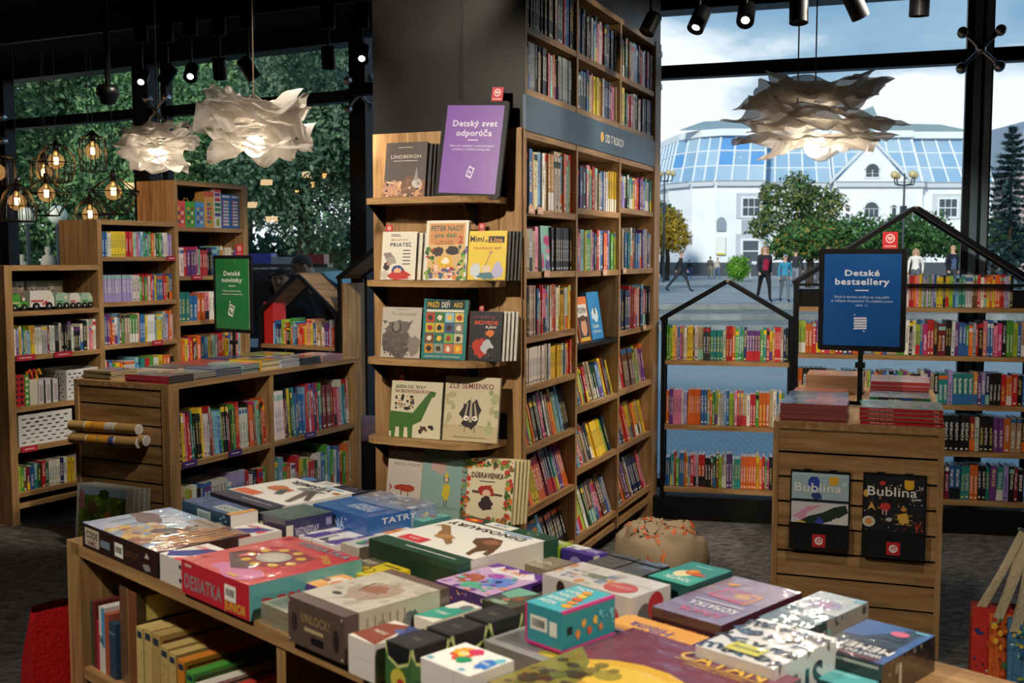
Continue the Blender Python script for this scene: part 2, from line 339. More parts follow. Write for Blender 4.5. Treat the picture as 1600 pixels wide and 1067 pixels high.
# spider glass fittings
def spider(label, P, D, ang, s, z, sz=.1):
    p = P + D * s; nrm = Vector((math.cos(ang - math.pi / 2), math.sin(ang - math.pi / 2), 0)); p = p + nrm * .1
    t = thing('glass_clamp', label, 'window fitting', (p.x, p.y, z), ang, 'four armed steel glass clamps')
    g = G(); g.lathe([(0, -.02), (.03, -.02), (.03, .02), (0, .02)], 'c2c4c6', 12); g.tf = None
    for a in (1, -1):
        for b in (1, -1): g.tube([(0, 0, 0), (a * sz * .5, -.015, b * sz * .5), (a * sz, 0, b * sz)], [.014, .011, .012], 'c8c9ca', 8)
    g.build('arm', 'steel', parent=t, smooth=True)
    for a in (1, -1):
        for b in (1, -1):
            g = G(); g.tf = Matrix.Translation((a * sz, 0, b * sz)) @ Matrix.Rotation(R(90), 4, 'X')
            g.lathe([(0, -.03), (.026, -.03), (.03, -.02), (.03, .02), (.022, .03), (.01, .034), (0, .034)], 'c0c2c4', 16); g.build('disc', 'steel', parent=t, smooth=True)
    return t
spider('steel four armed glass clamp on the window post at the upper right', WP, WD, wang, .215, 2.73)
spider('steel glass clamp peeking past the right edge of the tall bookcase, near its top', WP, WD, wang, 2.17, 2.71)
spider('lower steel glass clamp peeking past the right side of the tall bookcase', WP, WD, wang, 2.17, 1.33)
spider('steel glass clamp behind the two white paper lamps', LP, LD, lang, 1.83, 2.70)
spider('steel glass clamp beside the black pillar', LP, LD, lang, -.13, 2.70)
spider('steel glass clamp at the far left window post above the cage lamps', LP, LD, lang, 3.76, 2.66)

# ================= pillar and tall bookcase =================
C0 = FR(*FC)
def part(name, boxes, mat, parent, bevel=.0015, col='808080'):
    g = G()
    for b in boxes: g.box(*b, col)
    return g.build(name, mat, parent=parent, bevel=bevel)
g = G(); g.box(.0175, 2.1, .31, .72, 0, 3.2, '101011'); g.box(.0175, 2.1, .0, .31, 2.79, 3.2, '101011')
g.box(0.002, .0175, .0, .72, 2.087, 3.2, '141415')
struct('wall_column', g, 'pillar', loc=FC[:2] + (0,), rz=R(FC[2]))
bc = thing('tall_bookcase', 'tall oak three bay bookcase with blue grey sign band along the black pillar', 'bookcase', FC[:2] + (0,), R(FC[2]))
part('side_panel', [(-.008, .018, 0, .29, .0, 2.086)], 'woodz', bc); part('edge_strip', [(.003, .018, -.002, .0, 2.086, 2.79)], 'woodz', bc); part('side_panel', [(1.985, 2.105, -.005, .29, 0, 2.79)], 'woodz', bc)
part('divider', [(.637, .662, 0, .29, .1, 2.79)], 'woodz', bc); part('divider', [(1.313, 1.342, 0, .29, .1, 2.79)], 'woodz', bc)
part('back_panel', [(.0, 2.0, .285, .305, .0, 2.79)], 'black', bc, 0)
BAYS = [(.018, .637), (.662, 1.313), (1.342, 1.985)]
SH = [[2.477, 1.727, 1.462, 1.189, .978, .716, .444, .17], [2.476, 1.757, 1.459, 1.11, .805, .505, .17], [2.474, 1.787, 1.462, 1.131, .81, .504, .178]]
for (a, b), zs in zip(BAYS, SH):
    for z in zs:
        dk = (a > .6 and a < .7 and abs(z - 1.11) < .01)
        part('shelf', [(a, b, .002, .285, z, z + (.028 if not dk else .022))], 'blackmetal' if dk else 'woodx', bc)
    part('shelf', [(a, b, .0, .285, 2.762, 2.79)], 'woodx', bc); part('shelf', [(a, b, .002, .285, 2.222, 2.25)], 'woodx', bc); part('shelf', [(a, b, .002, .285, 2.048, 2.076)], 'woodx', bc)
    part('bottom_rail', [(a, b, .01, .05, .1, .13)], 'woodx', bc)
part('plinth', [(0, 1.99, .08, .29, 0, .1)], 'black', bc, 0)
g = G(); g.box(0.0, 1.99, -.004, .01, 2.076, 2.222, '42596d')
g.ops((0, -.004, 2.076), X_, Z_, 1.99, .146, [('e', .507, .50, .0132, .18, 'e8b456'), ('t', 'OD 7 ROKOV', .612, .50, .28, 'f2f2ee', .16, 2)])
g.build('sign_band', 'print', parent=bc, bevel=0)
# small price holders clipped to shelf edges
def tagclip(parent, x, z, w=.07, h=.03, col='d9a98a', y=-.006, tilt=None, txt='e8e0d8'):
    g = G(); g.box(x, x + w, y - .003, y, z - h * .3, z + h * .7, '1c1a1a', front=col); g.ops((x, y - .003, z - h * .3), X_, Z_, w, h, [('r', .2, .42, .6, .14, txt)]); return g.build('shelf_label', 'print', parent=parent)
for x, z in ((.02, 1.745), (.12, 1.745), (.2, 1.475), (1.02, 1.47), (1.36, 1.475), (1.75, 1.15)): tagclip(bc, x, z)
# ================= the picture-book display on the pillar =================
dp = thing('display_rack', 'oak back board with five rounded shelves of face out picture books on the black pillar', 'display shelf', FF[:2] + (0,), R(FF[2]))
part('back_board', [(0, .70, -.02, .0, .0, 2.086)], 'woodz', dp)
part('middle_panel', [(.055, .60, -.026, -.02, .05, 1.95)], 'woodz', dp)
def rshelf(z):
    ol = [(.04, -.02)]; 
    for k in range(7): a = R(180 + 15 * k); ol.append((.11 + .07 * math.cos(a), -.13 + .07 * math.sin(a)))
    for k in range(7): a = R(270 + 11 * k); ol.append((.44 + .19 * math.cos(a), -.06 + .16 * math.sin(a)))
    ol += [(.635, -.02)]
    g = G(); g.prism(ol, 2, z - .026, z, '808080'); s = g.build('shelf', 'woodx', parent=dp, bevel=.002)
    for x in (.06, .50):
        g = G(); g.prism([(-.02, z - .026), (-.17, z - .026), (-.02, z - .12)], 0, x, x + .006, '101010'); g.build('bracket', 'blackmetal', parent=s)
    g = G(); g.box(.56, .636, -.026, -.021, z, z + .11, '101010'); g.build('end_plate', 'blackmetal', parent=s)
for z in (1.80, 1.455, 1.125, .785, .45): rshelf(z)

# ================= stepped bookcase at the left =================
sb = thing('stepped_bookcase', 'three oak bookcases stepping up to the right along the left window', 'bookcase', FS[:2] + (0,), R(FS[2]))
SB = [(.037, .646, 1.505), (.68, 1.285, 1.787), (1.315, 1.936, 2.068)]
part('side_panel', [(-.012, .037, 0, .35, 0, 1.505)], 'woodz', sb); part('side_panel', [(.646, .68, 0, .35, 0, 1.787)], 'woodz', sb)
part('side_panel', [(1.285, 1.315, 0, .35, 0, 2.068)], 'woodz', sb); part('side_panel', [(1.936, 1.99, 0, .35, 0, 2.068)], 'woodz', sb)
SZ = [[1.212, .954, .656, .42, .158], [1.529, 1.242, .973, .69, .42, .158], [1.73, 1.398, 1.09, .80, .48, .158]]
for (a, b, t), zs in zip(SB, SZ):
    part('shelf', [(a, b, 0, .35, t - .03, t)], 'woodx', sb)
    for z in zs: part('shelf', [(a, b, .003, .34, z, z + .028)], 'woodx', sb)
    part('back_panel', [(a, b, .335, .35, 0, t - .03)], 'black', sb, 0)
    part('bottom_rail', [(a, b, .01, .04, .09, .118)], 'woodx', sb); part('plinth', [(a, b, .06, .34, 0, .09)], 'black', sb, 0)
def redlab(par, x, z, w, c='b8283a', y=-.006): return tagclip(par, x, z, w, .034, c, y)
for x, z, w in ((.04, .965, .13), (.30, .965, .13), (.055, .43, .11), (1.20, 1.54, .08), (1.06, .985, .09), (1.42, 1.41, .10), (1.96, 1.1, .02)): redlab(sb, x, z, w)

# ================= island display in the middle =================
isl = thing('display_island', 'oak island shelf unit with slatted end, stacked books on top and filled shelves below', 'display unit', FI[:2] + (0,), R(FI[2]))
part('top', [(0, 1.745, 0, .667, .872, .9)], 'woodx', isl)
part('corner_post', [(0, .075, 0, .05, 0, .872)], 'woodz', isl); part('corner_post', [(1.68, 1.745, 0, .05, 0, .872)], 'woodz', isl); part('corner_post', [(0, .03, .637, .667, 0, .872)], 'woodz', isl)
part('divider', [(.822, .852, .004, .3, .05, .872)], 'woodz', isl); part('side_panel', [(1.70, 1.745, .05, .667, 0, .872)], 'woodz', isl)
part('back_panel', [(.03, 1.7, .30, .32, .05, .872)], 'black', isl, 0)
for a, b in ((.075, .822), (.852, 1.68)):
    for z in (.448, .06): part('shelf', [(a, b, .004, .3, z, z + .028)], 'woodx', isl)
def slats(par, x0, x1, yf, ztop, n, axis):
    # boards with 1 cm gaps; axis 'x': boards run along local x at y = yf ; 'y': along y at x = yf
    for i in range(n):
        z1 = ztop - i * .1; z0 = max(z1 - .09, .0)
        b = (x0, x1, yf, yf + .018, z0, z1) if axis == 'x' else (yf, yf + .018, x0, x1, z0, z1)
        part('slat', [b], 'woodx' if axis == 'x' else 'woody', par, .001)
    b = (x0, x1, yf + .02, yf + .03, 0, ztop) if axis == 'x' else (yf + .02, yf + .03, x0, x1, 0, ztop)
    part('slot_backing', [b], 'black', par, 0)
slats(isl, .05, .637, .006, .90 - .028, 9, 'y')
for x, z in ((.08, .465), (.44, .465), (1.13, .465)): redlab(isl, x, z, .11, '4b2a78')

# ================= slatted fixture at the right =================
fx = thing('slat_fixture', 'oak display plinth with slatted front holding two black magazine holders', 'display unit', FX[:2] + (0,), R(FX[2]))
part('top', [(-.022, .617, 0, 1.32, .872, .9)], 'woody', fx); part('corner_post', [(-.022, .0, 0, .05, 0, .872)], 'woodz', fx); part('corner_post', [(.595, .617, 0, .05, 0, .872)], 'woodz', fx)
part('side_panel', [(-.022, 0, .05, 1.32, 0, .872)], 'woodz', fx); part('side_panel', [(.595, .617, .05, 1.32, 0, .872)], 'woodz', fx)
slats(fx, 0, .595, .008, .872, 9, 'x')

# ================= game table in front =================
tb = thing('game_table', 'oak display table covered with boxed board games, games also on the shelf below', 'display table', FT[:2] + (0,), R(FT[2]))
part('top', [(0.0, 2.1, 0.0, .675, .873, .9)], 'woodx', tb)
part('side_panel', [(-.022, .045, 0.0, .675, 0, .8995)], 'woodz', tb, .002)
part('divider', [(.852, .88, .004, .33, 0, .873)], 'woodz', tb); part('divider', [(1.70, 1.74, .004, .67, 0, .873)], 'woodz', tb)
part('back_panel', [(.045, 1.7, .335, .35, 0, .873)], 'black', tb, 0)
part('shelf', [(.045, .852, .004, .335, .587, .613)], 'woodx', tb); part('shelf', [(.88, 1.7, .004, .335, .587, .613)], 'woodx', tb)
part('shelf', [(.045, .852, .004, .335, .22, .248)], 'woodx', tb); part('shelf', [(.88, 1.7, .004, .335, .22, .248)], 'woodx', tb)

# ================= house-shaped shelves =================
def house(label, F, x0, x1, depth, eave, ridge, shelves, floor_z, roofmat='woody', wall=False, group='house shaped shelves', slab=True, posts=True):
    t = thing('house_shelf', label, 'shelf', F[:2] + (0,), R(F[2]), group)
    r = .012; xm = (x0 + x1) / 2
    g = G()
    for x in (x0, x1 - .024):
        for y in (0, depth - .024): g = G(); g.box(x, x + .024, y, y + .024, 0, eave); g.build('post', 'blackmetal', parent=t)
    def beam(a, b, y):
        gg = G(); (ax, az), (bx, bz) = a, b; dx, dz = bx - ax, bz - az; l = math.hypot(dx, dz); nx, nz = -dz / l * .026, dx / l * .026
        if nz < 0: nx, nz = -nx, -nz
        gg.prism([(ax, az), (bx, bz), (bx + nx, bz + nz), (ax + nx, az + nz)], 1, y, y + .024, '101010'); return gg.build('roof_beam', 'blackmetal', parent=t)
    for y in (0, depth - .024): beam((x0, eave - .01), (xm, ridge - .026), y); beam((xm, ridge - .026), (x1, eave - .01), y)
    if slab:
        for a, b in (((x0, eave), (xm, ridge - .012)), ((xm, ridge - .012), (x1, eave))):
            dx, dz = b[0] - a[0], b[1] - a[1]; l = math.hypot(dx, dz); nx, nz = -dz / l * .012, abs(dx) / l * .012
            g = G(); g.prism([a, b, (b[0] + nx, b[1] + nz), (a[0] + nx, a[1] + nz)], 1, .02, depth - .02, '808080'); g.build('roof_panel', roofmat, parent=t)
    for z in shelves: part('shelf', [(x0 + .02, x1 - .02, .0, depth - .01, z - .025, z)], 'woodx', t)
    if wall: part('side_panel', [(x0 + .024, x0 + .036, .02, depth - .02, 0, eave - .03)], 'woodz', t)
    g = G(); g.box(x0, x1, 0, .02, floor_z - .03, floor_z); g.build('base_rail', 'blackmetal', parent=t)
    return t
h1 = house('low house shaped shelf with black roof outline, left of the two under the big window', FH, .0, .755, .2, 1.185, 1.425, [.947, .564, .192], .14, 'plain' if False else 'woody')
h2 = house('large house shaped shelf behind the blue sign, right of the two under the big window', FH, .757, 2.05, .2, 1.40, 1.84, [1.271, 1.0, .725, .462, .185], .14)
part('cross_bar', [(.775, 2.03, 0, .02, 1.39, 1.405)], 'blackmetal', h2, 0); part('end_plate', [(.782, .90, .04, .19, 1.272, 1.37)], 'blackmetal', h2, 0)
part('end_plate', [(1.93, 2.0, .04, .19, 1.272, 1.37)], 'blackmetal', h2, 0)
g = G(); g.box(-.05, 2.6, -.002, .26, 0, .135); struct('trim_1', g, 'black', loc=FH[:2] + (0,), rz=R(FH[2]))
h3 = house('small house shaped shelf with oak roof behind the green sign', F34, .0, .715, .28, 1.145, 1.445, [.93, .6, .25], .1)
h4 = house('tall house shaped shelf half hidden behind the picture book display', F34, .722, 1.44, .28, 1.405, 1.65, [.42], .1, wall=True)
# ================= books =================
CK = dict(r=('c2282c', 'red'), R=('7c1f2a', 'maroon'), o=('dd6a28', 'orange'), y=('e6c62e', 'yellow'), Y=('c08a34', 'golden'), g=('4f9a3a', 'green'), G=('245236', 'dark green'),
  t=('2c8a86', 'teal'), T=('8fc4b4', 'mint'), b=('2f68a8', 'blue'), B=('1f2f5c', 'navy'), c=('7fb4d8', 'light blue'), p=('e086a0', 'pink'), m=('c93a76', 'magenta'), P=('6b3a86', 'purple'),
  v=('a596cc', 'lilac'), w=('e6e3dc', 'white'), W=('d9cdb0', 'cream'), k=('1b1b1e', 'black'), K=('3c4046', 'charcoal'), s=('a9adb0', 'grey'), n=('6e4a32', 'brown'), N=('b39d80', 'tan'),
  l=('a7c23a', 'lime green'), e=('e7a283', 'peach'))
BOOKS = []; rg = random.Random(11)
def ordn(n): return {1: 'first', 2: 'second', 3: 'third', 4: 'fourth', 5: 'fifth', 6: 'sixth', 7: 'seventh', 8: 'eighth', 9: 'ninth', 10: 'tenth'}.get(n, '%d%s' % (n, 'th' if 10 < n % 100 < 20 else {1: 'st', 2: 'nd', 3: 'rd'}.get(n % 10, 'th')))
def row(F, x0, x1, z, y, h, spec, desc, back=0, dep=.16, hv=.16, fill=1.0, per=3.0):
    chars = list(spec); ws = []; hs = []; cols = []; seeds = []; prev = None
    for ch in chars:
        if ch == ' ': ws.append(rg.uniform(.8, 1.2)); hs.append(0); cols.append(None); seeds.append(0); prev = None; continue
        if ch == prev: ws.append(ws[-1]); hs.append(hs[-1]); cols.append(cols[-1]); seeds.append(seeds[-1])
        else:
            ws.append(rg.uniform(.7, 1.35)); hs.append(h * (1 - hv * rg.random() ** 1.2)); c = lin(CK[ch][0]); f = rg.uniform(.78, 1.12); j = [rg.uniform(.9, 1.1) for _ in range(3)]
            cols.append(tuple(min(1, c[i] * f * j[i]) for i in range(3)) + (1,)); seeds.append(rg.randint(0, 400))
        prev = ch
    k = (x1 - x0) * fill / sum(ws); x = x0; n = 0; Fm = FR(*F)
    for ch, w, hh, c, sdd in zip(chars, ws, hs, cols, seeds):
        wd = w * k
        if c:
            n += 1; yy = y + rg.uniform(0, .012)
            m = Fm @ Matrix.Translation((x, yy, z)) @ Matrix.Rotation(-R(back + (rg.uniform(-1, 1) if back else 0)), 4, 'X')
            if not back and rg.random() < .12: m = m @ Matrix.Rotation(R(rg.uniform(-1, 2.2)), 4, 'Y')
            lum = .3 * c[0] + .6 * c[1] + .1 * c[2]
            ink = lin(rg.choice(['1c1c22', '5a2430', '23407a', '2b5a3a']) if lum > .35 else rg.choice(['f1eee4', 'f1eee4', 'e9cf6a', 'dfe6ee']))
            BOOKS.append(dict(m=m, w=wd * .96, h=hh, d=dep, c=c, ink=ink, s=sdd, z=ch, n=n, desc=desc))
        x += wd
def book_geo(g, b):
    m0 = g.tf; g.tf = b['m'] if g.tf is None else g.tf @ b['m']; w, h, d, c, ink, s = b['w'], b['h'], b['d'], b['c'], b['ink'], b['s']; t = min(.0018, w * .12)
    pg = lin('d8cfba'); r = random.Random(s)
    u0 = s + .001
    g.face([(0, 0, 0), (w, 0, 0), (w, 0, h), (0, 0, h)], c, uv=((u0, 0), (u0 + .998, 0), (u0 + .998, 1), (u0, 1)), ink=ink)
    g.face([(w, 0, 0), (w, d, 0), (w, d, h), (w, 0, h)], c); g.face([(0, d, 0), (0, 0, 0), (0, 0, h), (0, d, h)], c)
    g.face([(0, 0, h), (t, 0, h), (t, d, h), (0, d, h)], c); g.face([(w - t, 0, h), (w, 0, h), (w, d, h), (w - t, d, h)], c); g.face([(t, 0, h), (w - t, 0, h), (w - t, t, h), (t, t, h)], c)
    g.face([(t, t, h - .002), (w - t, t, h - .002), (w - t, d, h - .002), (t, d, h - .002)], pg); g.face([(0, 0, 0), (0, d, 0), (w, d, 0), (w, 0, 0)], c)
    k = r.random(); c2 = lin(r.choice(['c2282c', 'e6c62e', 'e6e3dc', '2f68a8', '1b1b1e', 'dd6a28', '6b3a86', '8fc4b4']))
    e = .0003
    if k < .3: a, bb = (.86, .97) if r.random() < .5 else (.8, .92); g.face([(e, -e, h * a), (w - e, -e, h * a), (w - e, -e, h * bb), (e, -e, h * bb)], c2)
    if .2 < k < .6: a = r.uniform(.03, .06); g.face([(w * .25, -e, h * a), (w * .75, -e, h * a), (w * .75, -e, h * (a + .05)), (w * .25, -e, h * (a + .05))], ink)
    if k > .85: g.face([(e, -e, h * .02), (w - e, -e, h * .02), (w - e, -e, h * .33), (e, -e, h * .33)], c2)
    g.tf = m0
TB = 'of the tall bookcase'
T1 = ['top', 'second', 'third', 'fourth', 'fifth', 'sixth', 'seventh', 'eighth', 'lowest']
def tallrows(bi, bay, rows):
    a, b = BAYS[bi]
    for (z, h, spec, back), nm in zip(rows, T1): row(FC, a + .006, b - .006, z, .02 if back else .012, h, spec, '%s shelf, %s bay %s' % (nm, bay, TB), back=back, hv=.14)
tallrows(0, 'near', [(2.505, .235, 'kkkkkkkkkkkkkknKKsrbbbkK', 0), (2.25, .205, 'ssKssskNkkkpGssonkssssssskk', 0), (1.755, .27, 'nnbYWcwNYYWWWcoTgr', 0), (1.49, .2, 'sNNsNp     kkkkkkkkkkk', 0),
  (1.217, .215, 'kkkNNNNNNbtRrrmmbsNorowywyyNwwwyo', 0), (1.006, .165, 'wwwwwwwwNwwyyyyyyyTTsroro', 0), (.744, .215, 'rboPlooKKKKTmmkwNooyTTckkk', 12), (.472, .215, 'wrboyyooRRBBBttPPoo', 16), (.198, .2, 'RRRbYckkkkkkkkk', 16)])
tallrows(1, 'middle', [(2.504, .225, 'KKKbBKnKkscKnppwrkKKkkkwk', 0), (2.25, .2, 'sGkkBNKpyyYYwBBBbmpN', 0), (1.785, .215, 'GPBkpGGTrNtNbbswkyyyyy', 0), (1.487, .205, 'yrmTTyggNPPGrrwbboooPvgtl', 0)])
for z, h, sp, bk, nm in ((.833, .2, 'cbBbylgRrnNNGGGcbyonBBy', 13, 'fifth'), (.533, .2, 'nnscsrsnNKKkyyyyyygBG', 16, 'sixth'), (.198, .225, 'gbbvyylwGGnnnKmrRnnbs', 17, 'lowest')):
    row(FC, .668, 1.307, z, .02, h, sp, '%s shelf, middle bay %s' % (nm, TB), back=bk)
tallrows(2, 'far', [(2.502, .22, 'nyKGKnssbcbkrwbkmns', 0), (2.25, .2, 'lygGrrswnNrkBBBBb', 0), (1.815, .19, 'PPvwGtGyorPmbtst', 0), (1.49, .225, 'kKNGbbtwrkbbsPsNBs', 0), (1.159, .24, 'bbbkBBrRrosoBBcrkk', 0),
  (.838, .215, 'yNNkwrnnnnnlgNPPo', 9), (.532, .215, 'rbbbKrroyyynooyNPyr', 13), (.206, .225, 'rcbnornPnwBBBBBrpn', 16)])
Sd = 'of the left stepped bookcase'
def srow(x0, x1, z, h, spec, nm, bay, **k): row(FS, x0 + .008, x1 - .01, z, k.pop('y', .02), h, spec, '%s shelf, %s unit %s' % (nm, bay, Sd), **k)
srow(.037, .646, .982, .19, 'wwvsybgscyYYwwwssRwwkkkWkkkKkkwkkkwwkkwpoww', 'second', 'short', hv=.25)
srow(.037, .646, .186, .16, 'lgnRbtGrGwwwwBwyyNvwvYYYYY', 'bottom', 'short')
srow(.68, 1.285, 1.557, .165, 'ybbwwyyyyyyrroTpvcgtsgoNGgbwwvv', 'top', 'middle')
srow(.68, 1.285, 1.27, .175, 'vvvvvvvvvvvvwwwgrgrwrPybbbroybb', 'second', 'middle', hv=.12)
srow(.68, 1.285, 1.001, .2, 'tPProwcngNNgggebbywwwwcyybsvow', 'third', 'middle')
srow(.68, 1.285, .718, .19, 'wrbgyokwwcbtrgwyook', 'fourth', 'middle')
srow(1.315, 1.936, 1.426, .21, 'wwrPPPmTrrrkkbbcYNWWlPPP', 'second', 'tall'); srow(1.315, 1.936, 1.118, .2, 'tttbboopwwwwwGkrbN', 'third', 'tall'); srow(1.315, 1.936, .828, .19, 'ooymrRGobcyNTsrroybYNrs', 'fourth', 'tall')
Id = 'of the oak island'
def irow(x0, x1, z, h, spec, d_, **k): row(FI, x0 + .006, x1 - .006, z, .03, h, spec, d_ + ' ' + Id, dep=.2, **k)
irow(.075, .822, .477, .27, 'orkyyprRtGkkyywwGrsccbgkkkrGgGorwwwwkoonmTGor', 'upper left compartment', hv=.2, back=3)
irow(.852, 1.68, .477, .3, 'NwwwwwwRkyGtbBbbbcrsmrPrtgRRRRRrrppwctrw', 'upper right compartment', hv=.22, back=3)
irow(.075, .822, .088, .27, 'GNlYwksbbwwwwcvvvvrwBkrg', 'lower left compartment', hv=.2); irow(.852, 1.68, .088, .29, 'ltcgrwrygWrrGwbgcgwbrgoN', 'lower right compartment', hv=.3)
L1 = 'of the low house shelf'; L2 = 'of the large house shelf'
def hrow(x0, x1, z, h, spec, d_, **k): row(FH, x0, x1, z, .035, h, spec, d_, dep=.13, **k)
hrow(.03, .725, .949, .205, 'gglyebpNwyynwNNKKKttttWrroggtgBPPPPPgtryYrrrNBk', 'top shelf ' + L1, hv=.14)
hrow(.03, .725, .566, .21, 'oPPpppwvoooooobbYoglwscbllprrNNwrrgoooNwbwgt', 'middle shelf ' + L1, hv=.14)
hrow(.03, .725, .194, .205, 'bbctrgbboYbrpsrrkknGnlNwPPTttooooooyorgmkpYNPk', 'bottom shelf ' + L1, hv=.18)
hrow(.905, .96, 1.273, .19, 'NNWN', 'top shelf, far left ' + L2); hrow(1.34, 1.93, 1.273, .185, 'Pywrropyvgvgvbyykyllbcttwwnnrwryoyoorrvvsk', 'top shelf ' + L2, hv=.1)
hrow(.785, 1.15, 1.002, .19, 'lloorPomyrrbPoyk', 'second shelf, left part ' + L2, hv=.12); hrow(1.2, 2.02, 1.002, .2, 'NyrbNNNNgggwkwlbmrrnRRkkwPbbgosrkpbbpmkgglbNw', 'second shelf ' + L2, hv=.16)
hrow(.785, 2.02, .727, .19, 'okkkkkGGGkkbbkkRNlbonRcvbgoNkkWwPNkttvttttYPvBkkkroorkb', 'third shelf ' + L2, hv=.14)
hrow(1.48, 2.02, .464, .2, 'wbNkkkkkkRskkkPPoNNk', 'fourth shelf ' + L2, hv=.05); hrow(1.48, 2.02, .187, .2, 'kBokRbbttookktPtvkRk', 'bottom shelf ' + L2, hv=.1)
row(F34, .03, .69, .932, .03, .19, 'rTTscbBBlokkgocbworroyeeybNYNwPPmsrw', 'top shelf of the small house shelf', dep=.15, hv=.4)
row(F34, .03, .69, .602, .03, .19, 'bgrowykPtcNbgrowyk', 'middle shelf of the small house shelf', dep=.15)

# ---- face-out picture books with printed covers ----
def cover_book(name, label, F, x, y, z, w, h, t, tilt, cover, ops, cat='book', group=None, yaw=0, sp=None, mat='print', page='e4dfd2', slabs=0, slabcol='1a1a1c'):
    th = thing(name, label, cat, (0, 0, 0), 0, group); th.matrix_world = FR(*F) @ Matrix.Translation((x, y, z)) @ Matrix.Rotation(R(yaw), 4, 'Z') @ Matrix.Rotation(-R(tilt), 4, 'X')
    g = G(); g.box(0, w, 0, .002, 0, h, cover, front=cover); g.box(0, w, t - .002, t, 0, h, cover); g.box(0, .002, 0, t, 0, h, sp or cover); g.ops((0, 0, 0), X_, Z_, w, h, ops)
    g.build('cover', mat, parent=th, bevel=0)
    g = G(); g.box(.002, w - .003, .002, t - .002, .002, h - .003, page); g.build('pages', 'print', parent=th)
    return th
def clones(n, name, label, F, x, y, z, w, h, t, tilt, col, dx, group, pc='e4dfd2'):
    for i in range(n):
        b = cover_book(name, label % ['nearest', 'second', 'third', 'fourth', 'fifth'][i] if '%' in label else label, F, x + dx * (i + 1), y + (t + .003) * (i + 1), z, w, h, t, tilt, col, [], group=group, page=pc)
P3 = 'picture books on the pillar display'
S = ('s',)
cover_book('picture_book', 'dark brown book with a moth-like creature titled LINDBERGH on the top display shelf', FF, .125, -.155, 1.802, .195, .235, .018, 9, '4a403d',
  [('r', 0, .0, 1, .3, '7b5442'), ('b', .2, .17, .28, .16, 'b5836a', 5), ('b', .62, .22, .2, .2, '6b4a34', 7), ('s', .05, .02, .9, .28, 60, ['d9b08c', '8a5a44', '3a2a24', 'c89468'], 3, .6), ('e', .80, .25, .12, .085, 'b9b2ae'), ('e', .84, .25, .05, .04, '8b8480'), ('p', [(.72, .3), (.78, .55), (.83, .3)], '8e8583'), ('p', [(.05, .3), (.35, .24), (.1, .26)], 'e2c7a0'), ('r', .3, .9, .35, .01, 'cfc4ba'), ('t', 'LINDBERGH', .5, .74, .065, 'd8cfc4', .72, 0), ('r', .2, .655, .6, .012, 'c8beb2')], group=P3)
clones(3, 'picture_book', 'dark book standing behind the LINDBERGH book, %s to the front one', FF, .125, -.152, 1.802, .2, .228, .014, 9, '2a2426', .008, P3)
cover_book('picture_book', 'white book about toy animals titled PRIATEĽ on the second display shelf', FF, .105, -.15, 1.457, .165, .205, .016, 8, 'e2dccb',
  [('t', 'UM SKUTOČNÝ', .5, .83, .045, '8a3a34', .5), ('t', 'PRIATEĽ', .55, .73, .08, '1e2a3c', .62, 2), ('r', .25, .93, .25, .015, '4a4a48'), ('r', .25, .90, .3, .015, '4a4a48')] + [('r', .62, .6 - .07 * i, .22, .02, '3a3a3a') for i in range(5)] +
  [('b', .2, .5, .14, .08, '8b7f75', 2), ('b', .3, .4, .16, .1, 'a39b92', 4), ('b', .16, .28, .1, .1, '37302e', 5), ('b', .22, .33, .07, .04, 'b88a6a', 8), ('b', .55, .1, .33, .12, 'b93228', 6), ('b', .5, .22, .2, .09, '2f4a86', 9), ('b', .5, .19, .12, .06, 'e0b088', 10), ('b', .12, .1, .12, .1, 'c9bfb4', 3)], group=P3)
clones(2, 'picture_book', 'white book tucked behind the PRIATEĽ book, %s to the front one', FF, .105, -.147, 1.457, .168, .2, .014, 8, 'ddd6c5', .014, P3)
cover_book('picture_book', 'song book titled PETER NAGY pre deti 2, middle of the second display shelf', FF, .315, -.155, 1.457, .195, .25, .02, 8, 'e6e2d8',
  [('r', .06, .04, .88, .92, 'd8b27a'), ('r', .1, .6, .8, .34, 'c98a52'), ('t', 'PETER NAGY', .5, .87, .085, '2c5a50', .76, 2), ('t', 'pre deti', .47, .755, .075, '2f6a4c', .5, 2), ('t', '2', .83, .68, .12, 'b3262c', .1, 2), ('t', 'Ilustrovala', .5, .65, .03, '6d1f24', .3), ('t', 'Zuzana Zvalová', .45, .61, .03, '6d1f24', .42),
   ('s', .02, .02, .2, .55, 34, ['3f7a34', '2d5a28', '8ab04a', 'b3262c'], 4, .7), ('s', .78, .02, .2, .55, 34, ['3f7a34', '2d5a28', '8ab04a', '7d5aa0'], 5, .7), ('b', .3, .48, .14, .09, '3a2a26', 5), ('b', .65, .5, .2, .08, '2a2422', 8), ('b', .5, .3, .2, .13, 'e0b02c', 4), ('b', .5, .32, .1, .06, 'f0e6d2', 6), ('s', .15, .03, .7, .2, 40, ['b3262c', '6a4a8a', 'e08a3c', 'e9c9b0', '2f6a8a'], 6, .8)], group=P3)
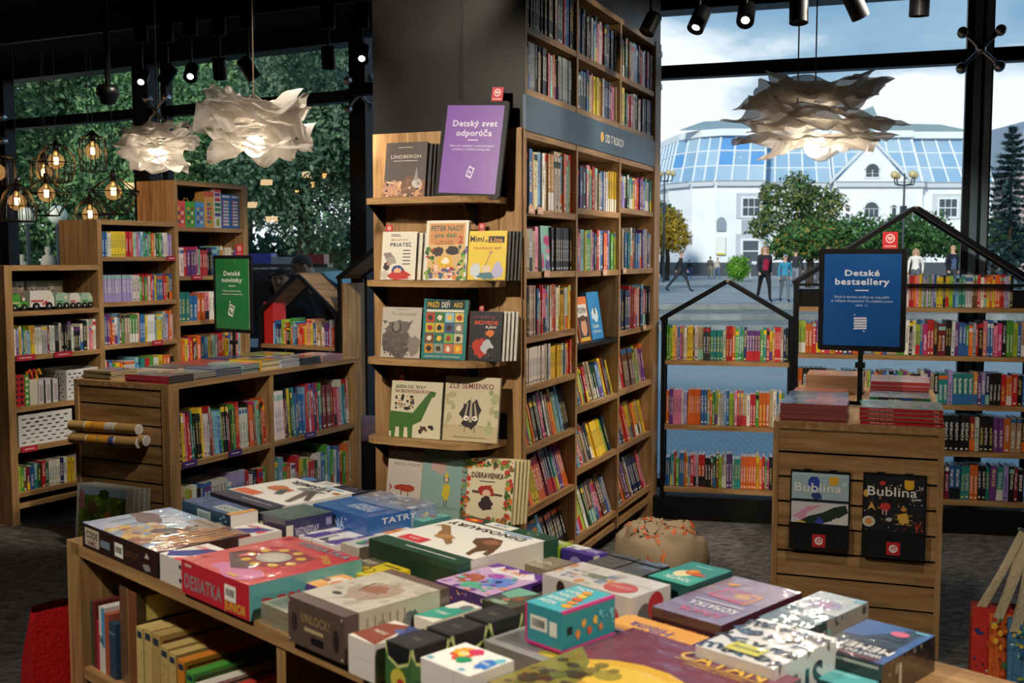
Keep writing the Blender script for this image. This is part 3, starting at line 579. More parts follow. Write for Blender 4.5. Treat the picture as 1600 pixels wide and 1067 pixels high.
cover_book('picture_book', 'yellow book titled Mimi & Líza Vanilkový deň at the right of the second display shelf', FF, .512, -.15, 1.457, .17, .205, .012, 8, 'e8c93c',
  [('t', 'Mimi', .22, .84, .12, '1c1c1c', .36, 2), ('t', '&', .47, .8, .06, '1c1c1c'), ('r', .52, .76, .42, .13, '1c1c1c'), ('t', 'Líza', .73, .82, .085, 'd9902c', .32, 2), ('t', 'Vanilkový deň', .5, .655, .05, 'b8452c', .74), ('r', 0, 0, 1, .02, '9a7a2a'),
   ('b', .22, .2, .16, .17, 'cdd6dc', 3), ('b', .5, .1, .28, .08, '4a7a8a', 5), ('b', .8, .2, .15, .18, 'b9b6d8', 6), ('e', .5, .24, .12, .08, 'e2cdb2'), ('p', [(.45, .3), (.58, .55), (.6, .54), (.48, .29)], 'b98a5a'), ('e', .6, .56, .05, .035, 'c98f5c')], group=P3)
clones(4, 'picture_book', 'black and yellow edged copy behind the Mimi & Líza book, %s to the front one', FF, .512, -.148, 1.457, .17, .203, .009, 8, '2a2620', .011, P3, 'd8c05a')
cover_book('picture_book', 'pale book with a large bear drawing titled Čo robia panie on the third display shelf', FF, .10, -.15, 1.127, .19, .215, .014, 8, 'bdb4a8',
  [('t', 'Čo robia panie?', .55, .87, .06, '5a524c', .62, 0), ('r', .35, .95, .3, .01, '6a625c'), ('b', .4, .33, .4, .34, '5f5750', 3), ('b', .4, .6, .33, .16, '6a625b', 5), ('p', [(.08, .66), (.02, .74), (.16, .72)], '5f5750'), ('p', [(.66, .68), (.8, .76), (.72, .64)], '5f5750'), ('e', .38, .6, .13, .12, '4a433e'), ('e', .38, .62, .08, .1, '8a8178'), ('e', .3, .66, .014, .01, '181818'), ('e', .47, .66, .014, .01, '181818'), ('b', .82, .25, .22, .22, '857c73', 7), ('s', .1, .02, .6, .35, 30, ['6c645d', '544c46'], 3, .8)], group=P3, sp='e8e4da')
A9 = ['d9902c', 'b8452c', '3f7a34', '8a5a3c', '2f6a8a', 'd8c05a', '7d5aa0', 'c9c2b0']
cover_book('picture_book', 'teal book titled PREŽI DEŇ AKO with small picture squares, third display shelf', FF, .30, -.155, 1.127, .205, .255, .022, 8, '1f7d7c',
  [('r', .06, .83, .88, .14, '142a2c'), ('t', 'PREŽI', .22, .90, .08, 'd9b02c', .26, 2), ('t', 'DEŇ', .5, .90, .09, 'd8d4c8', .18, 2), ('t', 'AKO', .78, .90, .08, 'd9b02c', .2, 2), ('r', .08, .78, .84, .035, 'e4dcc4')] +
  [('r', .07 + .22 * i, .1 + .17 * j, .2, .155, ['c98a2c', '7a4a34', 'c9b02c', 'b8452c', '8a9a8a', '2f6a5a', 'd0b23c', '4a7a3a', 'c96a4a', '7ab04a', '4a5a8a', '9ac0d0', 'd9902c', 'c9c0a0', '8a8478', 'd8c05a'][i * 4 + j]) for i in range(4) for j in range(4)] +
  [('b', .17 + .22 * i, .175 + .17 * j, .06, .05, ['2a2a28', 'e4dcc4', 'b3262c', '3a2a20', 'f0c040'][(i * 3 + j) % 5], i * 4 + j) for i in range(4) for j in range(4)] + [('t', 'NAJLEPŠIE DEŇ V ŽIVOTE ZVIERAT', .5, .045, .025, 'd8d4c8', .8)], group=P3)
cover_book('picture_book', 'black starry book with a red bear titled MEDVEDIE PLÁNY on the third display shelf', FF, .515, -.15, 1.127, .145, .205, .014, 8, '17171b',
  [('t', 'NEUVERITEĽNÉ', .45, .88, .045, '8a2a2c', .7), ('t', 'MEDVEDIE', .52, .77, .075, 'd84a34', .72, 2), ('t', 'PLÁNY', .68, .68, .05, 'e8e2d4', .34), ('b', .42, .27, .3, .24, 'b8321f', 4), ('b', .55, .5, .14, .1, '3a2620', 5), ('b', .66, .56, .14, .08, 'd8762c', 7), ('b', .58, .28, .2, .15, 'b9b9c0', 6), ('b', .72, .18, .16, .1, '2a2224', 3), ('s', .02, .02, .96, .96, 24, ['e8e2d4'], 9, .12)], group=P3, sp='a8281f')
clones(4, 'picture_book', 'white edged copy behind the black MEDVEDIE book, %s to the front one', FF, .515, -.148, 1.127, .145, .203, .01, 8, 'cfcac0', .012, P3, 'e4dfd2')
cover_book('picture_book', 'cream book with a long green dinosaur titled JAZDA DO ŠKOLY on the fourth display shelf', FF, .138, -.15, .787, .245, .24, .016, 9, 'd4ccae',
  [('t', 'JAZDA DO ŠKOLY', .38, .90, .055, '2a2c22', .6, 2), ('t', 'NA BRONTOSAUROVI', .42, .82, .055, '7a2a22', .68, 2), ('p', [(0, .1), (0, .46), (.45, .44), (.72, .78), (.78, .84), (.88, .82), (.86, .74), (.8, .72), (.62, .3), (.46, .22), (.46, .0), (.38, 0), (.36, .18), (.3, .18), (.29, 0), (.21, 0), (.2, .18), (.13, .18), (.12, 0), (.05, 0), (.05, .1)], '3f6a2c'), ('s', .1, .5, .36, .26, 46, ['22201c', 'e0d2ba', '2f2a26', 'b08a6a'], 3, .5), ('e', .82, .79, .008, .008, '101010'), ('s', .6, .12, .14, .08, 12, ['3a2a22', '7a3a2a'], 5, .5), ('s', .78, .16, .08, .06, 8, ['22201c'], 6, .4)], group=P3, sp='33502a')
clones(2, 'picture_book', 'dark copy behind the JAZDA DO ŠKOLY book, %s to the front one', FF, .138, -.146, .787, .245, .225, .012, 9, '2c3a2c', .012, P3)
cover_book('picture_book', 'cream book with a striped sunflower seed titled ZLÉ SEMIENKO on the fourth display shelf', FF, .395, -.15, .787, .25, .27, .014, 9, 'd3c6a6',
  [('r', .0, .0, 1, .25, 'c2b28a'), ('s', .0, .2, .2, .6, 14, ['b8ab80', 'a8a878'], 4, 1), ('s', .82, .2, .16, .6, 14, ['b0b07c', '9aa070'], 5, 1), ('t', 'ZLÉ SEMIENKO', .48, .86, .085, '7a3a44', .82, 1), ('b', .5, .42, .2, .27, '2d2622', 1), ('p', [(.47, .3), (.49, .68), (.51, .68), (.53, .3)], 'b5a78f'), ('p', [(.37, .33), (.43, .6), (.45, .6), (.41, .32)], 'b5a78f'), ('p', [(.59, .32), (.55, .6), (.57, .6), (.64, .34)], 'b5a78f'), ('e', .42, .36, .05, .04, 'f2ead6'), ('e', .58, .36, .05, .04, 'f2ead6'), ('e', .43, .355, .016, .014, '151515'), ('e', .57, .355, .016, .014, '151515'), ('r', .4, .14, .008, .09, '2d2622'), ('r', .58, .14, .008, .09, '2d2622'), ('r', .3, .24, .09, .006, '2d2622'), ('r', .66, .24, .07, .006, '2d2622'), ('r', .2, .06, .6, .012, '8a7c5c')], group=P3)
cover_book('picture_book', 'white book with a red fish shape titled Atlantic Airport on the lowest visible display shelf', FF, .115, -.15, .452, .19, .27, .02, 10, 'c7beb2',
  [('t', 'Atlantic Airport', .5, .80, .055, '8a5a50', .66, 0), ('b', .48, .42, .3, .06, 'a83a22', 3), ('p', [(.15, .42), (.06, .5), (.1, .4), (.06, .33)], 'a83a22'), ('r', .38, .2, .02, .18, '6a2a1c'), ('r', .55, .2, .02, .18, '6a2a1c'), ('b', .46, .18, .14, .03, '6a2a1c', 4)], group=P3, sp='c23328')
cover_book('picture_book', 'pale teal book with a girl in a yellow raincoat on the lowest visible display shelf', FF, .285, -.155, .452, .215, .3, .02, 10, '86a49c',
  [('b', .38, .72, .2, .1, 'b99a90', 3), ('b', .55, .38, .09, .14, 'c9b52c', 5), ('e', .55, .55, .06, .05, '3a2a20'), ('e', .55, .545, .04, .035, 'd9b89a'), ('p', [(.49, .58), (.55, .66), (.61, .58)], 'c9b52c'), ('r', .52, .16, .012, .1, '3a2a20'), ('r', .57, .16, .012, .1, '3a2a20'), ('e', .55, .15, .3, .02, '7a958c')], group=P3, sp='c9c02c')
FL = ['3f6a2c', '6a8a34', 'b8342c', 'd8762c', '2d4a24', '8a5a34', '7a9a44']
cover_book('picture_book', 'book ringed with leaves titled DÚBRAVIENKA on the lowest visible display shelf', FF, .475, -.155, .452, .235, .265, .016, 10, 'ddcfae',
  [('s', 0, 0, .16, 1, 60, FL, 3, .7), ('s', .84, 0, .16, 1, 60, FL, 4, .7), ('s', .1, .86, .8, .14, 40, FL, 5, .7), ('s', .1, 0, .8, .08, 20, FL, 6, .7), ('t', 'DÚBRAVIENKA', .5, .74, .085, '4a1f1c', .62, 2), ('r', .35, .64, .3, .012, '3a2a20'), ('p', [(.22, .5), (.8, .46), (.8, .43), (.22, .46)], '5a4030'), ('b', .5, .5, .16, .11, 'a8281f', 4), ('e', .5, .46, .08, .06, 'e0b898'), ('b', .5, .3, .14, .12, '33222a', 6)], group=P3)
clones(4, 'picture_book', 'cream copy fanned behind the DÚBRAVIENKA book, %s to the front one', FF, .475, -.152, .452, .237, .262, .01, 10, 'c9b98c', .011, P3)
# shop tags sticking up from some books
def logo(W_, H_): return [('r', 0, 0, 1, 1, 'c4202c'), ('e', .5, .6, .3, .27, 'f2e8e6'), ('e', .5, .6, .235, .21, 'c4202c'), ('p', [(.5, .46), (.33, .62), (.37, .71), (.45, .70), (.5, .64), (.55, .70), (.63, .71), (.67, .62)], 'f2e8e6'), ('p', [(.5, .53), (.41, .62), (.44, .65), (.5, .59), (.56, .65), (.59, .62)], 'c4202c')] 
def shoptag(label, F, x, y, z, s=.04, yaw=0):
    g = G(); g.box(0, s, 0, .0015, 0, s * 1.15, 'c4202c'); g.ops((0, 0, 0), X_, Z_, s, s * 1.15, logo(1, 1) + [('t', 'martinus', .5, .16, .11, 'f2e8e6', .76)]); o = g.build('shop_tag', 'print'); o.matrix_world = FR(*F) @ Matrix.Translation((x, y, z)) @ Matrix.Rotation(R(yaw), 4, 'Z')
    return tag(o, label, 'shop tag', 'small red shop tags')
shoptag('small red shop tag above the PRIATEĽ book', FF, .115, -.112, 1.655, .03); shoptag('red shop tag between the song book and the yellow book', FF, .525, -.06, 1.66, .03)
shoptag('red shop tag above the black MEDVEDIE book', FF, .525, -.06, 1.325, .025); shoptag('red shop tag above the green dinosaur book', FF, .165, -.10, 1.02, .028)
shoptag('red shop tag above the red fish book', FF, .125, -.09, .715, .03); shoptag('red shop tag above the leafy DÚBRAVIENKA book', FF, .50, -.06, .715, .03)

# ---- three framed shop signs ----
def sign(label, M0, w, h, col, ops, pole=None, tagx=.75):
    t = thing('sign_stand', label, 'sign'); t.matrix_world = M0
    g = G(); r = .012
    ol = []
    for cx, cz, a0 in ((w - r, r, 270), (w - r, h - r, 0), (r, h - r, 90), (r, r, 180)):
        for k in range(5): a = R(a0 + 22.5 * k); ol.append((cx + r * math.cos(a), cz + r * math.sin(a)))
    g.prism(ol, 1, 0, .012, '17181a'); g.build('sign_frame', 'blackmetal', parent=t)
    b = w * .062; g = G(); g.box(b, w - b, -.0015, 0, b, h - b, 'd9d6cf', front=col); g.ops((b + .003, -.0016, b + .003), X_, Z_, w - 2 * b - .006, h - 2 * b - .006, [('r', 0, 0, 1, 1, col)] + ops); g.build('poster', 'gloss', parent=t)
    g = G(); s = w * .17; x = w * tagx; g.box(x, x + s, .0, .003, h - .002, h + s * 1.15, 'c4202c'); g.ops((x, -.0002, h + .0), X_, Z_, s, s * 1.15, logo(1, 1) + [('t', 'martinus', .5, .16, .12, 'f2e8e6', .76)]); g.build('shop_tag', 'print', parent=t)
    if pole:
        g = G(); g.tube([(w / 2, .006, .02), (w / 2, .006, -pole)], .011, '141416', 10); g.box(w / 2 - .02, w / 2 + .02, -.012, .02, -.075, -.05, '141416'); g.build('pole', 'blackmetal', parent=t)
        g = G(); g.box(w / 2 - .07, w / 2 + .07, -.06, .07, -pole - .004, -pole, '141416'); g.build('base_plate', 'blackmetal', parent=t)
    return t
BK = [('r', .455, .13 + .03 * i, .16 - .01 * i, .02, 'b8c4d8') for i in range(4)]
def icon(c): return [('p', [(.44, .16), (.54, .13), (.60, .26), (.50, .30)], c), ('p', [(.46, .18), (.53, .16), (.575, .25), (.505, .275)], c + '' if 0 else c), ('p', [(.47, .20), (.52, .185), (.555, .245), (.505, .262)], '2c6a3c')]
sign('purple framed sign reading Detský svet odporúča leaning on the top display shelf', FR(*FF) @ Matrix.Translation((.355, -.135, 1.803)) @ Matrix.Rotation(R(3), 4, 'Y') @ Matrix.Rotation(-R(9), 4, 'X'), .295, .405, '7d4fa8',
  [('t', 'Detský svet', .52, .80, .07, 'd9cfe4', .80, 2), ('t', 'odporúča', .52, .69, .07, 'd9cfe4', .64, 2), ('r', .42, .60, .18, .012, 'd9cfe4'), ('t', 'Výber tých najlepších a najobľúbenejších', .5, .54, .022, 'd9cfe4', .8), ('t', 'príbehov z detskej knižnej ríše', .5, .50, .022, 'd9cfe4', .66),
   ('p', [(.45, .19), (.55, .16), (.60, .28), (.50, .31)], 'd9cfe4'), ('p', [(.475, .205), (.54, .185), (.575, .27), (.51, .29)], '7d4fa8'), ('e', .522, .235, .018, .016, 'd9cfe4')], tagx=.72)
sign('green framed sign reading Detské novinky on a pole above the island', FR(-1.905, 7.0, -35, 1.08), .355, .485, '0f7a3c',
  [('t', 'Detské', .5, .80, .065, 'f0efe8', .5, 2), ('t', 'novinky', .5, .705, .065, 'f0efe8', .62, 2), ('r', .40, .61, .2, .012, 'f0efe8'), ('t', 'Najhorúcejšie novinky', .5, .545, .022, 'f0efe8', .55), ('t', 'z detského knižného sveta.', .5, .50, .022, 'f0efe8', .64),
   ('p', [(.36, .20), (.50, .165), (.58, .32), (.42, .36)], 'f0efe8'), ('p', [(.395, .225), (.495, .20), (.55, .305), (.43, .335)], '0f7a3c'), ('p', [(.47, .22), (.42, .29), (.455, .315), (.48, .29), (.51, .30), (.53, .27)], 'f0efe8'), ('e', .43, .385, .02, .015, 'f0efe8')], pole=.175, tagx=.62)
sign('blue framed sign reading Detské bestsellery on a pole above the slatted fixture', FR(1.385, 4.95, -26, 1.135), .375, .455, '0d4a8c',
  [('t', 'Detské', .5, .80, .065, 'c4cede', .46, 2), ('t', 'bestsellery', .5, .705, .07, 'c4cede', .72, 2), ('r', .41, .60, .18, .013, 'c4cede'), ('t', 'Dobrá detská knižka sa vraj páči', .5, .535, .025, 'a9b9d2', .72), ('t', 'aj veľkým čitateľom! Tu nájdete práve', .5, .49, .025, 'a9b9d2', .82), ('t', 'také :-)', .5, .445, .025, 'a9b9d2', .16)] +
   [('p', [(.40 + .01 * (i % 2), .175 + .028 * i), (.575 + .008 * (i % 2), .18 + .028 * i), (.57, .20 + .028 * i), (.405, .195 + .028 * i)], 'c4cede') for i in range(5)] + [('r', .40, .33, .02, .012, 'c4cede'), ('r', .53, .15, .02, .012, 'c4cede')], pole=.235, tagx=.72)
# ================= boxed games on the table =================
TM = FR(*FT)
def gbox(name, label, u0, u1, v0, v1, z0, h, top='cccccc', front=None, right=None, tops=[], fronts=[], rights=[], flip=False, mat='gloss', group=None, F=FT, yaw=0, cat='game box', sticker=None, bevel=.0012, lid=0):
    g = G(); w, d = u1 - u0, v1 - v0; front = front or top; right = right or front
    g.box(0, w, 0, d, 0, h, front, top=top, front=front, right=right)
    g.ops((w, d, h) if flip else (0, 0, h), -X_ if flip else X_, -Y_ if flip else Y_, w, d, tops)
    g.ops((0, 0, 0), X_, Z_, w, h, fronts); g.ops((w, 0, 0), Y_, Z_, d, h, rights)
    if lid:   # seam between lid and tray
        g.box(-.0006, w + .0006, -.0006, d + .0006, h * lid, h * lid + .0012, '1a1a1a')
    o = g.build(name, mat); o.matrix_world = FR(*F) @ Matrix.Translation((u0, v0, z0)) @ Matrix.Rotation(R(yaw), 4, 'Z')
    tag(o, label, cat, group)
    if sticker:
        s = G(); a, b, cw, ch = sticker; s.ops((0, 0, 0), X_, Z_, w, h, [('r', a, b, cw, ch, 'e9e6de')] + [('r', a + cw * (.12 + .13 * i), b + ch * .3, cw * .07, ch * .45, '26262a') for i in range(6)], base=4)
        so = s.build('price_sticker', 'print', parent=o)
    return o
Z0 = .9; GG = 'boxed games on the display table'; BL = ['b9d0e6', '8fb0d6', 'd9dfe6', '6b4a52', '8a6a5a', 'c9a25c']
gbox('game_box', 'wide dark game box with a painted sky lid at the left corner of the table', .067, .425, .0, .213, Z0, .055, '9db8dc', '33201f', '33201f',
  [('r', 0, 0, .62, 1, 'a6c0e4'), ('b', .2, .6, .22, .16, '6f4a52', 3), ('b', .38, .75, .2, .14, 'c5d6ee', 5), ('p', [(.52, 0), (.62, 1), (1, 1), (1, 0)], '8a5a48'), ('s', .3, .02, .6, .5, 90, ['e0c04a', 'b5824a', 'd8cfa8', '7fa0c4', '8a4a3a', 'c9a25c'], 3, .9), ('s', .55, .4, .42, .58, 70, ['5a3a3a', 'c98a3c', '3a3a40', 'b9a08a', '8a5a48'], 4, .8)] + [('r', .70 + .06 * i, .3, .03, .6, 'c9883a') for i in range(5)] + [('r', .46, .78, .3, .18, 'b5a392'), ('t', 'CODE LODGE', .6, .88, .07, '4a2a2a', .24), ('p', [(.1, .8), (.12, .4), (.14, .2), (.15, .2), (.13, .45), (.11, .8)], '5a5a78'), ('p', [(.25, .8), (.27, .4), (.29, .2), (.3, .2), (.28, .45), (.26, .8)], '5a5a78')],
  [('r', .04, .15, .2, .72, 'c9bfae'), ('t', 'CODE', .14, .62, .28, '2a1a1a', .16, 2), ('t', 'NAMES', .14, .3, .2, '8a2a2a', .12), ('r', .26, .3, .13, .3, '7a8a9a'), ('p', [(.84, .6), (.87, .82), (.9, .6)], 'c9c2b8'), ('t', 'LOST CITY', .68, .5, .24, '7a5238', .18), ('b', .87, .25, .05, .16, '9a948c', 4)], sticker=(.46, .2, .11, .55), group=GG)
WR = [('p', [(0, .2), (.5, .8), (.9, .9), (.7, .3), (.3, 0)], '33388a'), ('p', [(.55, .0), (.75, .35), (1, .3), (1, 0)], 'd23a48'), ('t', 'BLUDISKO', .35, .75, .14, 'c8304a', .5), ('b', .85, .6, .1, .14, 'd23a48', 3), ('b', .3, .3, .1, .14, '33388a', 5)]
gbox('game_box', 'white box with blue and red shapes beside the DESIATKA box, upper of two', .43, .522, .002, .11, Z0 + .0275, .027, 'e6e2de', 'cfcac6', 'cfcac6', WR, [('r', .86, .4, .1, .3, '2a2a30')], mat='print', group=GG)
gbox('game_box', 'plain white card game box under the blue and red one at the table edge', .43, .522, .002, .11, Z0, .027, 'cfcac6', tops=[], fronts=[('r', .86, .4, .1, .3, '2a2a30')], mat='print', group=GG)
gbox('game_box', 'white card game box with blue and red shapes further back behind the red DESIATKA box', .33, .43, .185, .29, Z0, .05, 'e6e2de', 'cfcac6', 'cfcac6', WR, mat='print', group=GG)
gbox('game_box', 'red and pink board game box titled DESIATKA JUNIOR at the front edge of the table', .538, .785, -.008, .242, Z0, .066, 'd2363f', 'c42a3a', '5fa6a8',
  [('p', [(.0, .0), (.55, 0), (.9, .6), (.55, 1), (0, 1)], 'd8474a'), ('b', .62, .14, .34, .14, 'd87ab0', 3), ('p', [(.18, .5), (.42, .78), (.78, .74), (.8, .5), (.62, .3), (.3, .3)], '9a2a35'), ('p', [(.18, .5), (.1, .36), (.5, .14), (.62, .22), (.62, .3), (.3, .33)], '5a3038')] + [('e', .5 + .24 * math.cos(k * .7), .52 + .2 * math.sin(k * .7), .045, .04, 'e0bc3c') for k in range(9)] + [('e', .5, .52, .16, .13, 'b8b0a8'), ('e', .5, .52, .11, .09, 'cfc8b8'), ('t', 'DESIATKA', .62, .92, .085, '8aa0a8', .66, 2), ('t', 'JUNIOR', .86, .76, .06, 'e0bc3c', .26, 2, -.5), ('s', .02, .02, .3, .96, 10, ['d8585a', 'c8283a'], 5, 1), ('r', .62, .03, .14, .03, 'e0bc3c')],
  [('t', 'DESIATKA', .33, .42, .42, '9a8a90', .56, 2), ('t', 'JUNIOR', .80, .22, .26, 'e8b83c', .3, 2), ('r', .06, .84, .1, .08, 'e6b0b0')], [('t', 'DESIATKA', .5, .35, .4, 'b8343c', .8, 2)], sticker=(.66, .35, .16, .45), group=GG)
gbox('game_box', 'dark blue card game box on top of a white carton, back left of the table', .105, .325, .225, .295, Z0 + .04, .036, '2c4676', '1f3a50', 'd9d4cc', [('s', 0, 0, 1, 1, 30, ['2c4a86', '1f3560', '4a6a9a'], 3, 1), ('r', .52, .2, .4, .5, 'aebcba'), ('t', 'SEAOOD', .72, .45, .3, '2a3a44', .3), ('r', .9, 0, .1, 1, 'd99a4a')], [('r', .33, .2, .27, .6, 'aebcba'), ('t', 'SEAOOD', .465, .5, .35, '1f3a50', .22, 2), ('s', .65, .1, .3, .8, 12, ['6a9aa0', '9ab8b8'], 4, .3)], mat='print', group=GG)
gbox('carton', 'plain white carton under the dark blue card game box', .105, .325, .225, .295, Z0, .038, 'd9d4cc', '1f3a50', 'd9d4cc', rights=[('r', .35, .7, .3, .3, '2a2a2a')], mat='print', group=GG)
gbox('game_box', 'purple navy box titled WEDNESDAY behind the dark blue card box', .312, .425, .302, .43, Z0, .068, '5f6f68', '3a2c48', '2a2850', [('s', .1, .1, .8, .8, 26, ['5a7068', '6f7f70', '4a5a5a'], 3, 1.2), ('r', 0, 0, 1, .12, '4a4a5a')], [('t', 'WEDNESDAY', .45, .5, .3, '8a7a80', .6, 2), ('r', .02, .25, .18, .5, 'd8cf8a')], [('t', 'WEDNESDAY', .45, .55, .3, 'b9b4cc', .5, 2), ('r', .02, .2, .14, .62, 'd9d8c8'), ('r', .02, .2, .14, .25, 'cfc45a'), ('r', .85, .6, .12, .25, '8a86a0')], group=GG)
VES = [('r', 0, 0, 1, 1, '24263e'), ('r', .0, .13, 1, .70, 'f0efe9'), ('e', .85, .07, .1, .055, '4a86c8'), ('r', .38, .015, .27, .11, 'e9e7e0'), ('t', 'ALBI', .515, .07, .05, '3a4a6a', .12), ('e', .16, .065, .06, .04, '8a8aa0'), ('e', .16, .065, .05, .032, '24263e'),
  ('t', 'VESMÍR', .52, .25, .085, '1c1e2a', .66, 2), ('r', .12, .165, .3, .03, '7ab0d8'), ('b', .66, .50, .2, .09, 'c9743a', 3), ('p', [(.62, .52), (.5, .66), (.42, .62), (.56, .46)], '4a5258'), ('b', .35, .36, .2, .07, '8a8e90', 5), ('p', [(.1, .74), (.16, .76), (.40, .38), (.3, .34)], '6a6058'), ('p', [(.02, .6), (.06, .63), (.34, .38), (.28, .34)], '5a5048'), ('b', .08, .28, .06, .03, 'c9743a', 7), ('r', .6, .69, .34, .13, 'e2683c'), ('r', .08, .92, .5, .012, 'cfcfe0')]
gbox('game_box', 'large navy and white box titled VESMÍR at the far left of the table', .012, .28, .352, .64, Z0, .062, '24263e', '1c1e30', 'd9d6cf', VES, [], [('r', 0, 0, .13, 1, '1c1e30'), ('r', .83, 0, .17, 1, '1c1e30')], flip=True, mat='print', group=GG)
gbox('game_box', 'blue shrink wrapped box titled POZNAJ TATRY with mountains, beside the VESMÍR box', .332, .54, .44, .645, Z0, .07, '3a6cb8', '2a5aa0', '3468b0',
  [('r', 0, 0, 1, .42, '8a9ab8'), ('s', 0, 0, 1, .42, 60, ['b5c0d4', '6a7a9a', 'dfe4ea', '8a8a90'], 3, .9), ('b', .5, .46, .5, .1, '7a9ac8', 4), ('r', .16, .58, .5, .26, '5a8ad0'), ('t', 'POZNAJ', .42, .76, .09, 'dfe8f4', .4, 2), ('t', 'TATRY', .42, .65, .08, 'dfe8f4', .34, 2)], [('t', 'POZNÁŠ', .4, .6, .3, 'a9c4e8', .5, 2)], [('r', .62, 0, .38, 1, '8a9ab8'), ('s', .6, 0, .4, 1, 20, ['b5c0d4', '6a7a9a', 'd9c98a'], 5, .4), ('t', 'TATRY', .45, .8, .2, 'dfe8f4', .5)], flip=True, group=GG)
PB = [('p', [(.5, 0), (1, .1), (1, 1), (.75, 1)], '5a4a98'), ('r', .1, .1, .5, .5, '5a5e68'), ('b', .4, .45, .22, .25, 'd9dade', 3), ('t', 'PEXESO', .75, .7, .14, 'e8e6f0', .34)]
for i, (u, v, lb) in enumerate(((.398, .337, 'nearer the navy WEDNESDAY box'), (.478, .337, 'beside the small silver game box'))):
    gbox('game_box', 'small purple and white card game box ' + lb, u, u + .074, v, v + .103, Z0, .03, 'e4e1e6', 'dcd8da', 'dcd8da', PB, [('r', .05, .1, .35, .6, '26244a'), ('r', .65, .1, .3, .6, '26244a')], mat='print', group=GG)
gbox('game_box', 'small silver and white wrapped box lettered VYSO beside the dinosaur box', .583, .645, .338, .425, Z0, .042, 'dcd9d2', 'aeaaa2', 'c9c5bc', [('e', .6, .5, .25, .3, '4a7ab8'), ('e', .7, .6, .14, .2, 'd2463c'), ('e', .5, .35, .14, .16, '4aa05a')], [], [('t', 'VYSO', .6, .45, .3, '3a3a3a', .5, 2)], group=GG)
gbox('game_box', 'flat cream box with an orange patch behind the small silver box', .48, .575, .458, .555, Z0, .03, 'e2d9cc', 'd6cdbf', 'd6cdbf', [('b', .55, .5, .42, .38, 'e2924a', 4), ('t', 'RECEPTY', .55, .55, .1, '8a4a2a', .5)], mat='print', group=GG)
gbox('game_box', 'flat teal box with red lettering behind the dinosaur box', .476, .575, .575, .66, Z0, .045, '6ab0a8', '4a8a88', '4a8a88', [('s', 0, 0, 1, 1, 14, ['8ac4bc', '5a9a98'], 3, 1), ('t', 'SENIORI', .5, .6, .2, 'b8443c', .7, 2), ('t', 'STOLNÁ HRA', .5, .3, .1, 'b8443c', .6)], mat='print', group=GG)
DINO = [('r', 0, 0, 1, 1, '1f4a36'), ('r', 0, .14, 1, .70, 'f1efe8'), ('e', .86, .08, .1, .05, 'd2342e'), ('b', .86, .08, .05, .025, 'e0b03c', 3), ('r', .40, .02, .3, .1, 'efece4'), ('t', 'ALBI', .55, .07, .045, '2f5a8a', .14), ('e', .2, .07, .055, .036, '9ab8a4'), ('e', .2, .07, .045, .029, '1f4a36'),
  ('t', 'DINOSAURY', .53, .25, .075, '20221f', .84, 2), ('r', .1, .165, .3, .025, '5a9ad0'),
  ('p', [(.42, .45), (.34, .36), (.22, .36), (.12, .48), (.04, .62), (.0, .72), (.06, .71), (.1, .62), (.14, .70), (.1, .80), (.16, .78), (.24, .6), (.36, .54)], '6a4a30'), ('b', .24, .46, .09, .06, 'a06a50', 3), ('p', [(.95, .42), (.9, .38), (.8, .46), (.74, .56), (.6, .62), (.44, .72), (.44, .66), (.6, .54), (.72, .44), (.84, .34), (.92, .34)], '9a7248'), ('b', .62, .58, .1, .06, 'b98a58', 5), ('r', .62, .71, .26, .12, 'd83a44'), ('t', 'HRA', .75, .77, .04, 'f4d8d4', .12), ('r', .08, .93, .56, .012, 'cfdcd2')]
gbox('game_box', 'large green and white box titled DINOSAURY with two dinosaurs in the middle of the table', .672, .945, .345, .632, Z0, .066, '1f4a36', '163626', 'd0ccc2', DINO, [('p', [(.7, 1), (.74, .8), (1, .8), (1, 1)], '1f4a36')], [('r', 0, 0, .13, 1, '1f4a36'), ('r', .84, 0, .16, 1, '1f4a36')], flip=True, mat='print', group=GG)
gbox('game_box', 'bright yellow box with a bicycle drawing between the red and green games', .718, .84, .228, .318, Z0, .04, 'e6cf2a', 'd9c01f', 'd9c01f', [('p', [(0, .4), (0, 1), (.4, 1), (.45, .4)], '5a564a'), ('t', 'KDE JE?', .2, .75, .16, 'e9e2c0', .3, 2), ('e', .42, .35, .1, .16, '3a362c'), ('e', .42, .35, .085, .135, 'e6cf2a'), ('e', .58, .3, .1, .16, '3a362c'), ('e', .58, .3, .085, .135, 'e6cf2a'), ('r', .5, .8, .4, .05, '6a6030')], group=GG)
gbox('game_box', 'small purple box with an orange watercolour lid behind the metal look case', .748, .842, .113, .197, Z0, .045, 'e2a868', '5a3a8a', '5a3a8a', [('b', .4, .5, .4, .4, 'eab070', 3), ('b', .75, .6, .24, .3, 'e8d2c0', 4), ('b', .8, .5, .1, .18, 'd2724a', 5), ('t', 'Hlbina', .42, .5, .2, '6a4a7a', .4, 1)], mat='print', group=GG)
for i in range(3): gbox('card_pack', 'grey green card pack by the red box corner, %s of three' % ['lowest', 'middle', 'top'][i], .802, .9, .005, .095, Z0 + .0125 * i, .0118, '9a9684', '8a8470', '8a8470', [('r', .1, .1, .5, .6, '6a7468'), ('t', 'HRY', .6, .75, .2, 'ece8dc', .3, 2)] if i == 2 else [], mat='gloss', group='stack of card packs by the table edge')
